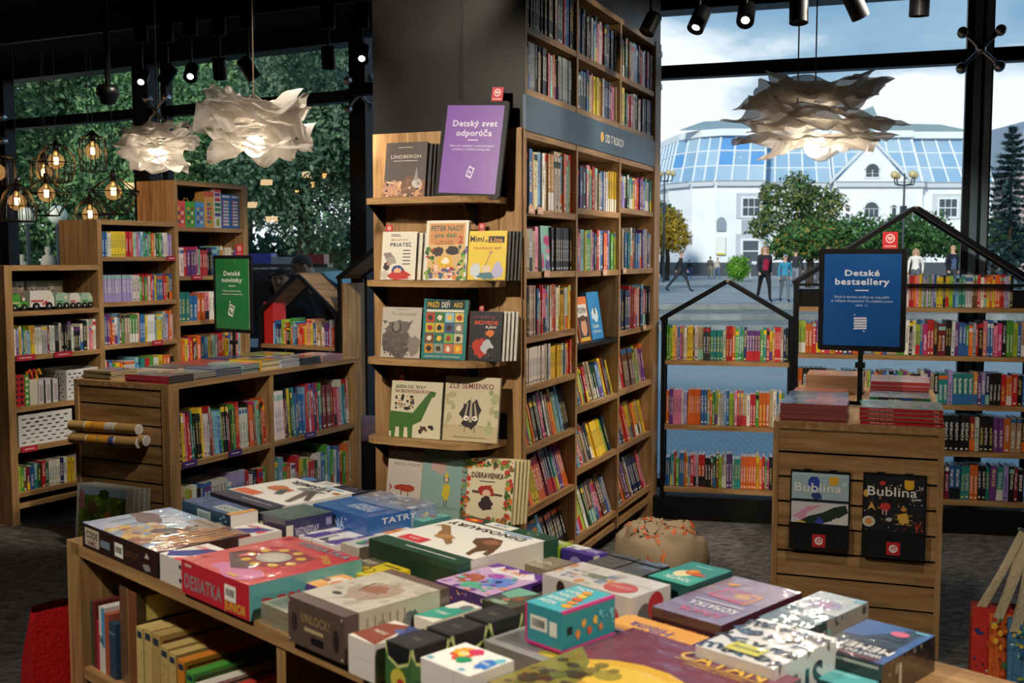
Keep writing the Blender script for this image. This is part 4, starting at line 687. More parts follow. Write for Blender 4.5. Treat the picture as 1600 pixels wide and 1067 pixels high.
gbox('game_box', 'brown suitcase look game box with riveted corners and pale lid at the table front', .915, 1.075, -.012, .212, Z0, .078, '6e5a52', '5c4a45', '5c4a45',
  [('r', 0, .13, 1, .87, 'd6d0c2'), ('r', 0, .9, 1, .1, '6e5a52'), ('s', 0, .14, 1, .74, 40, ['cfc8b8', 'dcd6ca', 'bdb6a8'], 3, 1.2), ('b', .52, .52, .3, .26, 'b9a496', 5), ('b', .52, .55, .18, .1, 'a5745e', 6), ('e', .3, .3, .07, .03, '5a5a58'), ('p', [(.3, .66), (.32, .66), (.42, .44), (.4, .44)], '5a544e')],
  [('t', 'UNLOCK!', .5, .66, .2, 'a08a5c', .5, 1), ('r', .3, .38, .34, .08, 'b9a880'), ('r', .42, .14, .22, .16, '1c1a1a'), ('e', .12, .5, .05, .2, '3a2f2c'), ('e', .86, .42, .05, .24, '2f2725')] + [('e', a, b, .012, .03, 'd6c8b4') for a in (.03, .97) for b in (.08, .92)],
  [('r', .13, 0, .77, 1, 'c4bca8'), ('b', .62, .5, .09, .28, '5a6a64', 3), ('r', .3, .3, .08, .4, 'a59c88')] + [('r', .2 + .07 * i, .15, .01, .7, '8a8270') for i in range(6)], group=GG)
gbox('game_box', 'white box with a green and grey lid behind the suitcase look box', 1.08, 1.13, .128, .238, Z0, .05, 'e2dfd6', 'dcd6ca', 'dcd6ca', [('p', [(0, 0), (1, .2), (1, .9), (.3, .6), (0, .6)], '3a9a88'), ('b', .7, .8, .25, .14, '6a7478', 3), ('t', 'DOBBLE', .5, .38, .1, 'd8ece4', .6)], mat='print', group=GG)
for i in range(2): gbox('game_box', 'white box with a brown and blue lid at the table front, %s of two' % ('upper' if i else 'lower'), 1.105, 1.172, -.026, .068, Z0 + .031 * i, .03, 'e2dcd4', 'ded8d0', 'd4cec6', ([('p', [(0, .1), (1, .0), (.6, 1), (0, .8)], '8a4a3c'), ('p', [(.55, 1), (1, .35), (1, 1)], '3a4a7a'), ('t', 'TIMELINE', .4, .45, .1, 'e0cfc4', .5), ('b', .7, .7, .16, .1, '5a6a9a', 3)] if i else []), [], [('r', .85, .3, .1, .4, '6ab0d0')], mat='print', group=GG)
for i, (u, v, lb) in enumerate(((1.186, -.016, 'nearest the table edge'), (1.184, .066, 'second from the table edge'), (1.182, .148, 'furthest from the table edge'))):
    o = gbox('planter_box', 'small green flower pot box with a dark square lid, ' + lb, u, u + .062, v, v + .074, Z0, .07, '2a2a2c', '3f6a3a', '3f6a3a', [('r', .06, .06, .88, .88, '37373a'), ('r', .35, .45, .3, .1, '5a5848')],
      [('p', [(0, 1), (.1, .66), (.5, .52), (.9, .66), (1, 1)], '1c1c1e'), ('p', [(0, 1), (0, .86), (.12, .62), (.5, .48), (.88, .62), (1, .86), (1, 1), (.96, 1), (.9, .7), (.5, .56), (.1, .7), (.04, 1)], 'c8cf8a'), ('e', .5, .22, .3, .26, 'c9c04a'), ('e', .6, .14, .16, .14, 'b8402a'), ('e', .6, .14, .06, .05, '3a1a14')],
      [('p', [(0, 1), (.1, .7), (.5, .56), (.9, .7), (1, 1)], '1c1c1e'), ('p', [(0, 1), (0, .86), (.12, .62), (.5, .48), (.88, .62), (1, .86), (1, 1), (.96, 1), (.9, .7), (.5, .56), (.1, .7), (.04, 1)], 'c8cf8a'), ('e', .5, .2, .28, .22, '6a8a3a'), ('e', .4, .12, .1, .09, '8a3a2a')], mat='print', group='green flower pot boxes')
SPL = [('b', .5, .62, .3, .3, 'e0573a', 3), ('b', .35, .7, .2, .2, 'e8a82c', 5), ('b', .62, .8, .2, .14, 'd83a6a', 6), ('b', .74, .42, .2, .16, '2a9a6a', 7), ('b', .5, .6, .14, .12, 'f0e06a', 8), ('t', 'Párty', .5, .64, .1, 'f4f0e4', .3), ('r', .06, .06, .16, .1, '7ab8d0')]
gbox('game_box', 'white box with a rainbow paint splash on its lid, at the front of the table', 1.292, 1.362, -.035, .052, Z0, .076, 'f0eeea', 'e2deda', 'dcd8d4', SPL, mat='print', group=GG)
gbox('game_box', 'white box with a blue paint splash on its lid, next to the rainbow one', 1.3625, 1.395, -.035, .052, Z0, .076, 'f0eeea', 'e2deda', 'dcd8d4', [('b', .55, .55, .42, .3, '3a7ad0', 4), ('b', .7, .8, .25, .12, '6ac0d0', 6), ('t', 'Blik', .5, .55, .1, 'e8f0f8', .5), ('r', .06, .06, .3, .1, '7ab8d0')], mat='print', group=GG)
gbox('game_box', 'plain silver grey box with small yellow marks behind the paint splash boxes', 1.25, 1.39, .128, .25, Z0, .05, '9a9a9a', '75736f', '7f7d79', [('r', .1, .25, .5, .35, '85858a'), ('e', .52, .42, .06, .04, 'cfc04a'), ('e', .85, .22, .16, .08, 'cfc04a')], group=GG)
PZ = [('t', s_, .33, .88 - .17 * i, .1, 'e8f0ee', .44, 2) for i, s_ in enumerate(('TACO', 'CAPRA', 'PONY', 'BURGER', 'PIZZA'))]
PZ2 = [('b', .8 - .06 * i, .22 + .14 * i, .14, .07, ['e8a83a', 'e0903a', 'd8603a', 'e8c04a', 'e09a3a'][i], i) for i in range(5)]
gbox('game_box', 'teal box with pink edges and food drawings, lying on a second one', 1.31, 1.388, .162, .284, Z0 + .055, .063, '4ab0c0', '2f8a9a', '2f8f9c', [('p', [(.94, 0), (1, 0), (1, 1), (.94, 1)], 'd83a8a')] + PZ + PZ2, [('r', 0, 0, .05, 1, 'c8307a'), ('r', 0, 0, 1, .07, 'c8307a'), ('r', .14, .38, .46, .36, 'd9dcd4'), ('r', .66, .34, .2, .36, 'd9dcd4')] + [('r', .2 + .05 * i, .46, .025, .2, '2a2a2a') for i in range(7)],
  [('r', 0, .94, 1, .06, 'd83a8a'), ('r', 0, 0, 1, .07, 'd83a8a'), ('r', .08, .4, .1, .2, '1c2a30')] + [('b', .28 + .11 * i, .35 + .22 * (i % 2), .045, .12, ['e0903a', 'e8b04a', 'd8603a', 'e8c04a', 'c98a4a'][i], i) for i in range(5)] + [('s', .7, .3, .25, .5, 8, ['6ac0c8'], 3, .6)], mat='print', group=GG)
gbox('game_box', 'teal box with pink edges under the other food game box', 1.312, 1.392, .166, .29, Z0, .054, '4ab0c0', '2f8a9a', '2f8f9c', [], [('r', 0, .9, 1, .1, 'c8307a')], [('r', 0, .9, 1, .1, 'd83a8a')] + [('b', .2 + .15 * i, .4, .05, .14, 'e0a03a', i) for i in range(5)], mat='print', group=GG)
MON = [('r', 0, .82, 1, .18, '6a3a9a'), ('p', [(.1, .78), (.2, .96), (.3, .84), (.45, .98), (.6, .84), (.75, .97), (.95, .8), (.8, .7), (.55, .74), (.3, .68)], 'e9e4ea'), ('t', 'PRÍŠERKY', .5, .84, .1, 'e08a3c', .5, 2), ('b', .25, .35, .22, .2, 'b0604a', 3), ('b', .68, .45, .24, .22, '6a8ad8', 4), ('b', .45, .6, .14, .1, 'a84ab0', 5), ('b', .5, .16, .22, .12, '5ab090', 6), ('s', .02, .02, .96, .66, 40, ['c9a0d8', '8ab8d8', 'd89a7a', '6ac0a8', '7a4aa0'], 7, .8), ('e', .68, .45, .05, .05, '2a3a6a')]
gbox('game_box', 'flat purple box crowded with colourful monsters beside the dinosaur box', .95, 1.088, .288, .452, Z0, .048, 'c9a8d0', '4a3070', '5a3488', MON, [('s', 0, .1, 1, .8, 20, ['c98a3a', '6a4a8a', 'd8d0c0'], 3, .4)], [('r', 0, .6, 1, .4, '4a2a80'), ('r', .05, .1, .9, .45, 'c9c0c8')], mat='print', group=GG)
gbox('game_box', 'dark green grey box with a forest animal picture behind the flower pot boxes', 1.098, 1.172, .268, .362, Z0, .05, '4a544c', '33382f', '3a3f38', [('p', [(0, .5), (.4, .4), (.7, 1), (0, 1)], '7abfa8'), ('b', .62, .5, .2, .16, '8a5a3c', 3), ('b', .45, .3, .12, .1, 'b98a5c', 4), ('b', .4, .12, .3, .1, '9ab8a0', 5)], group=GG)
gbox('game_box', 'flat taupe box with white lettering between the dinosaur box and the white box', .89, 1.01, .532, .612, Z0, .03, '9c907c', '7a6e5c', '7a6e5c', [('t', 'MEMORY', .5, .55, .24, 'ded6c4', .7, 2)], flip=True, group=GG)
GP = lambda c: [('r', .0, .3, 1, .7, 'e6e4e0'), ('p', [(.35, .1), (1, .1), (1, 1), (.55, 1)], c), ('r', .06, .3, .34, .4, '8a8a9a'), ('t', 'PEXESO', .74, .72, .12, 'f0f0ec', .36, 2), ('t', 'SLOVÁ', .74, .5, .12, 'f0f0ec', .34, 2), ('b', .32, .5, .14, .18, 'd4d6de', 3)]
gbox('game_box', 'white box with lime green front at the far side of the table', .878, .953, .628, .672, Z0, .046, 'a9c04a', '8aa82c', '8aa82c', GP('9cb83a'), [('e', .5, .45, .2, .4, 'b9c88a')], mat='print', group=GG)
gbox('game_box', 'white box with deep purple front at the far side of the table', .957, 1.045, .628, .672, Z0, .046, '5a3f98', '33247a', '4a3aa0', GP('5a3f98'), [('e', .45, .4, .2, .4, '8a84b8')], [('r', 0, 0, .4, 1, 'd8d4cc')], mat='print', group=GG)
for i, (u, v, lb) in enumerate(((1.066, .653, 'at the back left'), (1.137, .65, 'at the back right'), (1.07, .578, 'at the front left'), (1.142, .575, 'at the front right'))):
    gbox('card_box', 'small dark slate box with a faint gold title, %s of four' % lb, u, u + .066, v, min(v + .066, .672) if i > 1 else .672 if v < .66 else v + .02, Z0, .05, '4c5054', '26282a', '2a2c2e', [('r', .3, .5, .4, .06, '8a8474')] + ([('p', [(.5, .2), (1, .4), (1, 1), (.6, 1)], '5f7488')] if i == 1 else []), group='four slate card boxes')
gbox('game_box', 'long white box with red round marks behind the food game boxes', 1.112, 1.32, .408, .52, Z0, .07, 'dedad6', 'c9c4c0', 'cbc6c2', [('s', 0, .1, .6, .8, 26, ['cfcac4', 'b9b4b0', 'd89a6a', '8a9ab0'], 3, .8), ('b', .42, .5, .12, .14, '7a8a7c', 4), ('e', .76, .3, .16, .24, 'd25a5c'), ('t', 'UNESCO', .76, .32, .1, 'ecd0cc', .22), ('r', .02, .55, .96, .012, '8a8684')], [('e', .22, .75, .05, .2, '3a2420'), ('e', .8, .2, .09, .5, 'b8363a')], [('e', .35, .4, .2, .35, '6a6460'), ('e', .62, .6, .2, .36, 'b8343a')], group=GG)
gbox('game_box', 'teal green box with a cat and pale moon titled TONTIN by the far table edge', 1.258, 1.348, .535, .672, Z0, .07, '2f8a86', '1f5a58', '1c4a48', [('r', 0, .6, 1, .4, '3fa596'), ('e', .6, .58, .2, .15, 'e2d6a8'), ('b', .4, .5, .28, .08, 'c9502f', 3), ('b', .5, .42, .14, .1, 'd8862f', 5), ('t', 'TONTIN', .45, .82, .13, 'dcebe4', .62, 2), ('r', .3, .16, .4, .03, '9ad0c4')], [('e', .5, .35, .16, .3, 'c9c090')], flip=True, mat='print', group=GG)
gbox('game_box', 'wide mauve box titled KOMATKA with a glowing frame picture by the far table edge', 1.352, 1.492, .425, .674, Z0, .06, '8f7f9c', '3a1624', '4a2030', [('r', 0, .0, 1, .5, 'a08a9c'), ('s', 0, 0, 1, .4, 16, ['b09aa0', '9a8498'], 3, 1.2), ('p', [(.2, .3), (.75, .28), (.8, .52), (.24, .55)], 'c9506a'), ('p', [(.24, .32), (.71, .31), (.75, .49), (.28, .51)], 'a87a8a'), ('b', .42, .4, .12, .07, 'd8a860', 4), ('p', [(.2, .3), (.4, .3), (.4, .33), (.24, .34), (.26, .55), (.22, .55)], 'e09a4a'), ('t', 'KOMATKA', .45, .73, .09, 'f0ecf0', .66, 2), ('t', 'JUNIOR', .45, .87, .09, 'd86a8a', .6, 2), ('r', .12, .62, .7, .025, 'd8c8cc'), ('b', .78, .2, .1, .04, 'e0a04a', 6)], [('t', 'TAJOMSTVO', .5, .5, .28, 'd8743a', .6)], flip=True, group=GG)
gbox('game_box', 'orange and lilac box titled Hlbina between CATAN and the mauve box', 1.312, 1.478, .335, .415, Z0, .04, 'e0a458', 'd8d0c0', '6a5aa0', [('s', 0, 0, 1, 1, 14, ['e8b060', 'd8944a', 'e0a070'], 3, 1.1), ('r', 0, .93, 1, .07, '8a7ac0'), ('t', 'Hlbina', .55, .5, .34, '6a5a9a', .5, 1)], flip=True, mat='print', group=GG)
gbox('game_box', 'large red brown box with a yellow sunset titled CATAN, nearest the camera', 1.398, 1.70, -.004, .318, Z0, .06, '7a3a48', '5a2a34', '6a2a38',
  [('r', 0, .45, 1, .55, '7d3f52'), ('r', 0, .3, 1, .22, 'c8543a'), ('s', 0, .55, 1, .45, 16, ['84485c', '753a4c'], 3, 1.4), ('e', .46, .22, .46, .42, 'e8b83c'), ('e', .46, .24, .36, .33, 'f0c84c'), ('p', [(0, 0), (0, .62), (.16, .5), (.3, .3), (.34, 0)], '8a8432'), ('b', .12, .22, .1, .12, '5a2f28', 4), ('s', 0, 0, .34, .5, 40, ['6a6a2c', '8a7a34', '4a3a24', 'a89a3c'], 5, .8), ('p', [(.3, .3), (.9, .2), (.9, .17), (.3, .26)], 'd8a030'), ('t', 'CATAN', .66, .88, .1, 'e0b23c', .48, 2), ('r', .42, .81, .5, .01, 'c99a3c'), ('t', 'OSADNÍCI Z KATANU', .67, .785, .03, 'd0a040', .34)], [('t', 'CATAN', .5, .5, .5, 'e0b23c', .5, 2)], [('t', 'CATAN', .5, .5, .5, 'e0b23c', .5, 2)], group=GG)
rgl = random.Random(5); LT = [('t', c_, .1 + .2 * (i % 5), .14 + .24 * (i // 5), .2, ['28384e', '1c1c22', '3a5a7a', '24303c'][i % 4], None, 2, rgl.uniform(-1.3, 1.3)) for i, c_ in enumerate('mawexTuyaeEnrTAmukoR')]
gbox('game_box', 'white shrink wrapped box scattered with large dark letters, behind CATAN', 1.545, 1.678, .282, .458, Z0, .078, 'e2e2e2', 'd6d6d4', 'dcdcda', LT + [('r', .28, .1, .42, .2, 'd6d04a'), ('t', 'ČARUJ SO SLOVAMI', .49, .2, .05, '6a6a30', .34)], [('r', .1, .5, .08, .3, '1c1c22'), ('r', .4, .3, .06, .3, '1c1c22'), ('r', .7, .4, .1, .3, '24404a')], [('t', 'A', .15, .4, .6, '24303c', None, 2), ('t', 'H', .42, .4, .62, '1f4a50', None, 2), ('t', 'S', .68, .45, .62, '1c1c22', None, 2), ('r', .8, .0, .2, .16, 'd6d04a')], group=GG)
gbox('game_box', 'grey teal shrink wrapped box with an oval picture beside the box of letters', 1.53, 1.618, .475, .672, Z0, .072, 'b5bec0', '33464c', '3a4a50', [('r', 0, .0, 1, .45, '4a6268'), ('e', .5, .66, .34, .14, '8a8aa8'), ('e', .5, .66, .2, .08, 'a87a98'), ('t', 'ATLAS', .5, .3, .08, 'c9d8d8', .6), ('r', .8, .9, .2, .08, '7ab8d0')], [], [('r', .3, 0, .7, 1, '9a9288'), ('s', 0, 0, 1, 1, 20, ['6a645c', '9aa09a', '4a4a48'], 3, .5), ('r', .32, .2, .04, .6, '7ac0c4')], group=GG)
gbox('game_box', 'black and blue box titled WHAT DO YOU MEME at the far corner of the table', 1.638, 1.752, .455, .632, Z0, .057, '26262c', '18181a', '1c1a1c', [('p', [(0, 0), (.25, 0), (.7, .45), (1, .5), (1, 0), (0, 0)], '3a5e9a'), ('r', 0, 0, .12, 1, '3a5e9a'), ('e', .36, .2, .13, .07, 'e0607a'), ('t', 'MEME?', .44, .72, .13, 'f0eeea', .72, 2), ('t', 'WHAT DO YOU', .5, .86, .07, 'f0eeea', .76, 2), ('r', .06, .92, .6, .05, '6a2a3a'), ('r', .04, .03, .2, .05, '6ab0d0')], [('r', .05, .85, .9, .08, 'b9b4ac')], [('s', 0, 0, 1, 1, 24, ['5a3a34', '8a8078', '3a3034'], 3, .5), ('r', .3, .1, .05, .7, 'b9b0a4')], flip=True, group=GG)
gbox('game_box', 'flat turquoise box in front of the MEME game at the near corner', 1.622, 1.748, .40, .4535, Z0, .032, '56aab0', '4090a0', '4090a0', [('r', .12, .2, .22, .3, '4a4a8a'), ('r', .3, .75, .5, .08, '9ad4d4')], mat='print', group=GG)
gbox('game_box', 'flat turquoise box lying between CATAN and the MEME game', 1.705, 1.765, .1, .39, Z0, .03, '56aab0', '4090a0', '4090a0', mat='print', group=GG)
# ---- games and books on the lower shelf of the table ----
def stand(name, label, x0, w, y, h, d, col, fr=[], si=[], z=.614, group='games on the shelf under the table top', mat='print', side=None, top=None):
    g = G(); g.box(0, w, 0, d, 0, h, col, right=side or col, top=top or col); g.ops((0, 0, 0), X_, Z_, w, h, fr); g.ops((w, 0, 0), Y_, Z_, d, h, si)
    o = g.build(name, mat); o.matrix_world = FR(*FT) @ Matrix.Translation((x0, y, z)); return tag(o, label, 'game box', group)
x = .05
for w, h, c, lb, fr in ((.012, .15, '2c4a36', 'dark green slim game box', []), (.02, .155, '6a2a28', 'maroon game box', []), (.012, .115, 'b8283a', 'slim crimson game box', []), (.03, .15, 'd9d8d4', 'white box lettered CANASTA', [('r', .5, .4, .5, .6, '4a9ad0'), ('t', 'CANASTA', .35, .5, .13, '1c1c1c', .62, 2, math.pi / 2)]), (.022, .14, 'a5573c', 'rust coloured game box', []), (.03, .125, '2a4660', 'blue grey game box', [('r', 0, .8, 1, .04, '5a8aa0')])):
    stand('game_box', lb + ' standing on the shelf under the table, left end', x, w - .001, .02, h, .2, c, fr); x += w
YB = [('r', .1, .7, .8, .25, 'd8c87a'), ('r', .15, .2, .75, .42, 'd8c87a')] + [('r', .2, .25 + .05 * i, .6, .012, '4a3a1c') for i in range(7)]
stand('game_box', 'tall brown wrapped game box standing under the table', .18, .038, .03, .215, .22, '6a5038', [('s', 0, 0, 1, 1, 30, ['8a6a44', 'a08a60', '4a3424'], 3, 1)], mat='gloss', side='c9b36a')
stand('game_box', 'tall brown and yellow game box with a printed back, under the table', .222, .04, .03, .212, .22, '7a4a30', [('s', 0, 0, 1, 1, 24, ['8a5a3c', '5a3424'], 4, 1)], YB + [('r', .02, .02, .96, .03, '3a2a1c')], side='4a3a24')
for i, (w, h, c) in enumerate(((.03, .145, 'cdb878'), (.034, .15, 'c9b070'), (.034, .148, 'b59a60'), (.034, .13, 'bfa668'), (.03, .125, 'c4ac6c'), (.03, .12, 'd0822c'), (.03, .105, '4a9a3c'), (.03, .09, 'd8d4cc'), (.026, .08, 'b8402c'))):
    stand('game_box', '%s box in the sloping row under the table, %s from the tall brown boxes' % (['pale yellow', 'pale yellow', 'tan', 'tan', 'pale yellow', 'orange', 'green topped', 'white topped', 'red topped'][i], ordn(i + 1)), .268 + .036 * i, w, .025 + .0 * i, h, .2, c,
      [('r', .15, .84, .7, .1, '2a3a4a'), ('s', .1, .1, .8, .65, 8, ['8a3a2c', '5a4424', 'a08a50'], i, 1)], [('r', .04, .08, .92, .84, '5a3424'), ('r', .07, .12, .86, .76, c), ('r', .2, .3, .5, .25, '8a2a24')])
for i in range(3): stand('game_box', '%s game box in the dark compartment right of the table divider' % ['first black', 'second brown', 'third black'][i], .9 + .06 * i, .055, .05, .1 + .02 * i, .2, ['2a2420', '4a3828', '1f2224'][i], [('s', .1, .1, .8, .8, 12, ['5a4a3a', '8a7a5a'], i, 1)])

# ================= stacked books on the island and the fixture =================
def flatbook(F, name, label, x, y, z, w, d, t, col, group, spine='x0', ops=[], page='cfc6b4', mat='gloss', yaw=0, spcol=None, spops=[]):
    th = thing(name, label, 'book', (0, 0, 0), 0, group); th.matrix_world = FR(*F) @ Matrix.Translation((x, y, z)) @ Matrix.Rotation(R(yaw), 4, 'Z'); g = G(); c = .0018; sp = spcol or col
    g.box(0, w, 0, d, t - c, t, col); g.box(0, w, 0, d, 0, c, col)
    if spine == 'x0': g.box(0, c, 0, d, c, t - c, sp); g.ops((0, d, 0), -Y_, Z_, d, t, spops)
    else: g.box(0, w, 0, c, c, t - c, sp); g.ops((0, 0, 0), X_, Z_, w, t, spops)
    g.ops((0, 0, t), X_, Y_, w, d, ops); g.build('cover', mat, parent=th)
    g = G(); e = .003; g.box(c if spine == 'x0' else e, w - e, e if spine == 'x0' else c, d - e, c, t - c, page); g.build('pages', 'print', parent=th)
    return th
POS = ['bottom', 'second', 'third', 'fourth', 'fifth', 'sixth', 'seventh', 'top']
def stack(F, x, y, w, d, n, t, col, desc, ops=[], spine='x0', page='cfc6b4', spcol=None, spops=[], jit=.004):
    r = random.Random(int(x * 977 + y * 331)); z = .901
    for i in range(n):
        lb = '%s book of the stack of %s' % ('top' if i == n - 1 else POS[i], desc) if n > 1 else 'single ' + desc
        flatbook(F, 'book', lb, x + r.uniform(-jit, jit), y + r.uniform(-jit, jit), z, w, d, t, col, 'stack of ' + desc if n > 1 else None, spine, ops if i == n - 1 else [], page, yaw=r.uniform(-.8, .8), spcol=spcol, spops=spops); z += t + .0006
GR = lambda cs, n=26, s=3: [('s', .02, .02, .96, .96, n, cs, s, 1.1)]
stack(FI, .03, .43, .19, .2, 4, .011, '8a7a5c', 'tan books at the left end of the island', [('r', .3, .2, .6, .7, '5a6a9a'), ('r', .1, .1, .3, .8, '9a8a5a')], page='b5a482')
stack(FI, .02, .02, .19, .30, 3, .013, '6a6468', 'red spined picture books at the island corner', GR(['8a8478', '4a4a50', 'c9b0a0', 'e4dcd0']), spcol='c4283c', page='3a332e')
stack(FI, .225, .02, .155, .22, 3, .012, 'a9a49c', 'grey books beside the red spined ones on the island', GR(['b9b4a8', '6a6a70', 'd8cfc0'], 20, 4), page='8a8478')
stack(FI, .39, .02, .2, .24, 3, .014, '5a6f8c', 'slate blue books near the front of the island', GR(['6a86a8', '8aa0b8', '4a5a74'], 18, 5), page='6a6056')
stack(FI, .60, .02, .15, .25, 4, .012, '9ab0a8', 'mint and pink topped books under the green sign', [('r', .3, .0, .7, .4, 'e05aa8'), ('r', .1, .5, .6, .4, 'b9ccc4')], page='8a8a86')
stack(FI, .77, .02, .16, .24, 2, .028, 'dfb21c', 'thick yellow books on the island', [('r', .2, .3, .6, .5, '8a8a6a')], page='c9bb98')
stack(FI, .945, .02, .18, .24, 4, .011, 'c9cdd4', 'white and blue topped books on the island', [('r', .2, .2, .6, .6, '4a5a8a')], page='b5b0aa')
stack(FI, 1.14, .02, .2, .24, 4, .010, '2a2a2e', 'black books on the island', [('r', .2, .5, .6, .3, 'c9c9cc')], page='2a2826')
stack(FI, 1.36, .02, .22, .24, 4, .009, 'd8a9b4', 'pink edged books at the far end of the island', GR(['d8c0c4', 'c98a9a', 'e8dcdc'], 14, 6), page='a87a7a')
stack(FI, .25, .36, .2, .24, 2, .012, 'c9b79a', 'beige books behind the grey ones on the island', GR(['d8ccb4', 'b5a484'], 10, 3), page='d0c2a4')
stack(FI, .47, .38, .2, .24, 2, .014, '5a606a', 'dark grey books at the back of the island', [], page='c9b48c')
stack(FI, .70, .33, .28, .3, 2, .014, 'c9524a', 'large coral red books at the back of the island', GR(['d2625a', 'b8443c'], 8, 3), page='c9a49c')
stack(FI, 1.0, .36, .24, .26, 3, .011, '3a4a78', 'navy patterned books at the back of the island', GR(['8a7ab0', 'c9b04a', '5a6aa0'], 20, 4), page='b5b0aa')
stack(FI, 1.28, .36, .24, .26, 3, .011, 'b8b44a', 'olive and violet books behind the pink edged ones', GR(['8a6a9a', 'a9b45a', '5a5a7a'], 20, 5), page='c0baa0')
stack(FX, .0, .02, .255, .26, 7, .0095, '9a5a58', 'thin rose brown picture books on the slatted fixture', [('r', 0, 0, .5, 1, '5a6272'), ('b', .6, .4, .3, .3, 'b5706a', 3), ('s', 0, 0, 1, 1, 14, ['8a5a60', '6a6a78'], 4, 1)], page='8a4440', spine='y0', spcol='9a4a4a')
stack(FX, .0, .33, .25, .24, 2, .028, '3a4658', 'thick dark blue books behind the rose brown ones', [('r', .1, .1, .7, .5, '5a6478'), ('b', .6, .6, .2, .2, '8a4a5a', 3)], page='8a8074', spine='y0')
stack(FX, -.01, .68, .24, .26, 1, .03, 'b5685c', 'reddish paperback behind the thick dark blue books', [], page='b59a70', spine='y0')
stack(FX, .03, .98, .26, .26, 6, .014, 'a98a6a', 'pale books at the back left of the slatted fixture', GR(['8a9ab0', 'c98a6a', 'd8c8b0'], 20, 3), page='b5966a', spine='y0')
stack(FX, .305, .015, .305, .25, 4, .0165, '7a8a6a', 'red spined gardening picture books on the slatted fixture', [('b', .2, .7, .25, .3, '3f6a3a', 3), ('b', .8, .3, .2, .3, '3f6a3a', 4), ('s', 0, 0, 1, 1, 20, ['b5b49a', '8a9a78', '4a6a44'], 5, 1), ('t', 'ČESKÝ VÝROČNÝ SAD', .5, .08, .04, '4a2a20', .5)], spine='y0', spcol='b8202c', spops=[('t', 'Veľtrh na ceste', .26, .55, .4, 'e8c0c0', .3), ('t', 'Trio', .92, .5, .4, 'f0dcdc', .06)])
for i, (lb, c2) in enumerate((('second', 'b8342c'), ('top', '1f4a9a'))):
    gbox('puzzle_box', '%s boxed game lettered GANÍVÍN on the slatted fixture' % lb if i == 0 else 'top game box lettered MINDOK on the slatted fixture', .335, .575, .38, .60, .90 + .034 * (i), .033, '6a6f68', '101214', '1a1c1a', GR(['8a8f86', '4a5048', '5a7a5a'], 30, 3) if i else [], [('r', 0, 0, .14, 1, '1f7a34'), ('r', .92, 0, .08, 1, '1f7a34'), ('r', .28, .1, .34, .8, c2 if i == 0 else '14161a'), ('t', 'GANÍVÍN' if i == 0 else 'MINDOK', .42, .5, .6, 'e4e4e0', .2, 2), ('r', .5, .1, .25, .8, c2), ('r', .72, .1, .2, .8, '4a6a2c')], group='boxed games on the slatted fixture', F=FX)
stack(FX, .33, .75, .25, .3, 5, .018, 'a88a90', 'faded pink books behind the boxed games', GR(['8a6a9a', 'c98a8a', 'd8d0cc'], 26, 3), page='8a6a64', spine='y0', spcol='a83a3c')
# ---- magazine holders on the slatted front ----
def holder(label, maglabel, x0, w, ztop, zbot, mag, ops, bar=None):
    t = thing('magazine_holder', label, 'magazine holder', FX[:2] + (0,), R(FX[2]), 'black magazine holders')
    g = G(); g.box(x0, x0 + w, -.012, -.008, zbot, ztop + .008, '0f1012'); g.box(x0, x0 + w, -.042, -.038, zbot, zbot + .105, '0f1012'); g.box(x0, x0 + w, -.042, -.008, zbot - .003, zbot, '0f1012'); g.box(x0, x0 + .003, -.042, -.008, zbot, zbot + .105, '0f1012'); g.box(x0 + w - .003, x0 + w, -.042, -.008, zbot, zbot + .105, '0f1012')
    for a in (x0 + .05, x0 + w - .08): g.box(a, a + .03, -.012, .004, ztop + .004, ztop + .012, '0f1012')
    if bar: g.box(x0 + .004, x0 + w - .004, -.034, -.031, bar, bar + .007, '0f1012')
    g.build('holder_body', 'gloss', parent=t)
    s = .05; g = G(); g.box(x0 + w / 2 - s / 2, x0 + w / 2 + s / 2, -.0435, -.042, zbot + .012, zbot + .012 + s, 'c4202c')
    g.ops((x0 + w / 2 - s / 2, -.0436, zbot + .012), X_, Z_, s, s, [('r', 0, 0, 1, 1, 'c4202c'), ('e', .5, .5, .32, .32, 'f2e8e6'), ('p', [(.3, .5), (.38, .36), (.62, .64), (.7, .58), (.64, .48), (.5, .34), (.56, .30), (.74, .5), (.7, .7), (.56, .7), (.38, .46), (.34, .52), (.5, .68), (.44, .72)], 'c4202c')]); g.build('logo_plate', 'print', parent=t)
    for i in range(2):
        m = thing('magazine', maglabel if i == 1 else 'second copy standing behind the ' + maglabel, 'magazine', (0, 0, 0), 0, 'magazines in the holders'); m.matrix_world = FR(*FX) @ Matrix.Translation((x0 + .006, -.028 if i else -.018, zbot + .001 + (0 if i else .006)))
        wm, hm = w - .012, ztop - zbot - .01; g = G(); g.box(0, wm, 0, .005, 0, hm, mag); g.ops((0, 0, 0), X_, Z_, wm, hm, ops if i else []); g.build('cover', 'print', parent=m)
BUB = lambda c, n: [('t', 'Bublina', .46, .84, .12, c, .82, 1), ('t', n, .93, .9, .05, c, .08, 0), ('r', .66, .92, .16, .075, 'e6b42c'), ('e', .74, .91, .08, .04, 'e6b42c')]
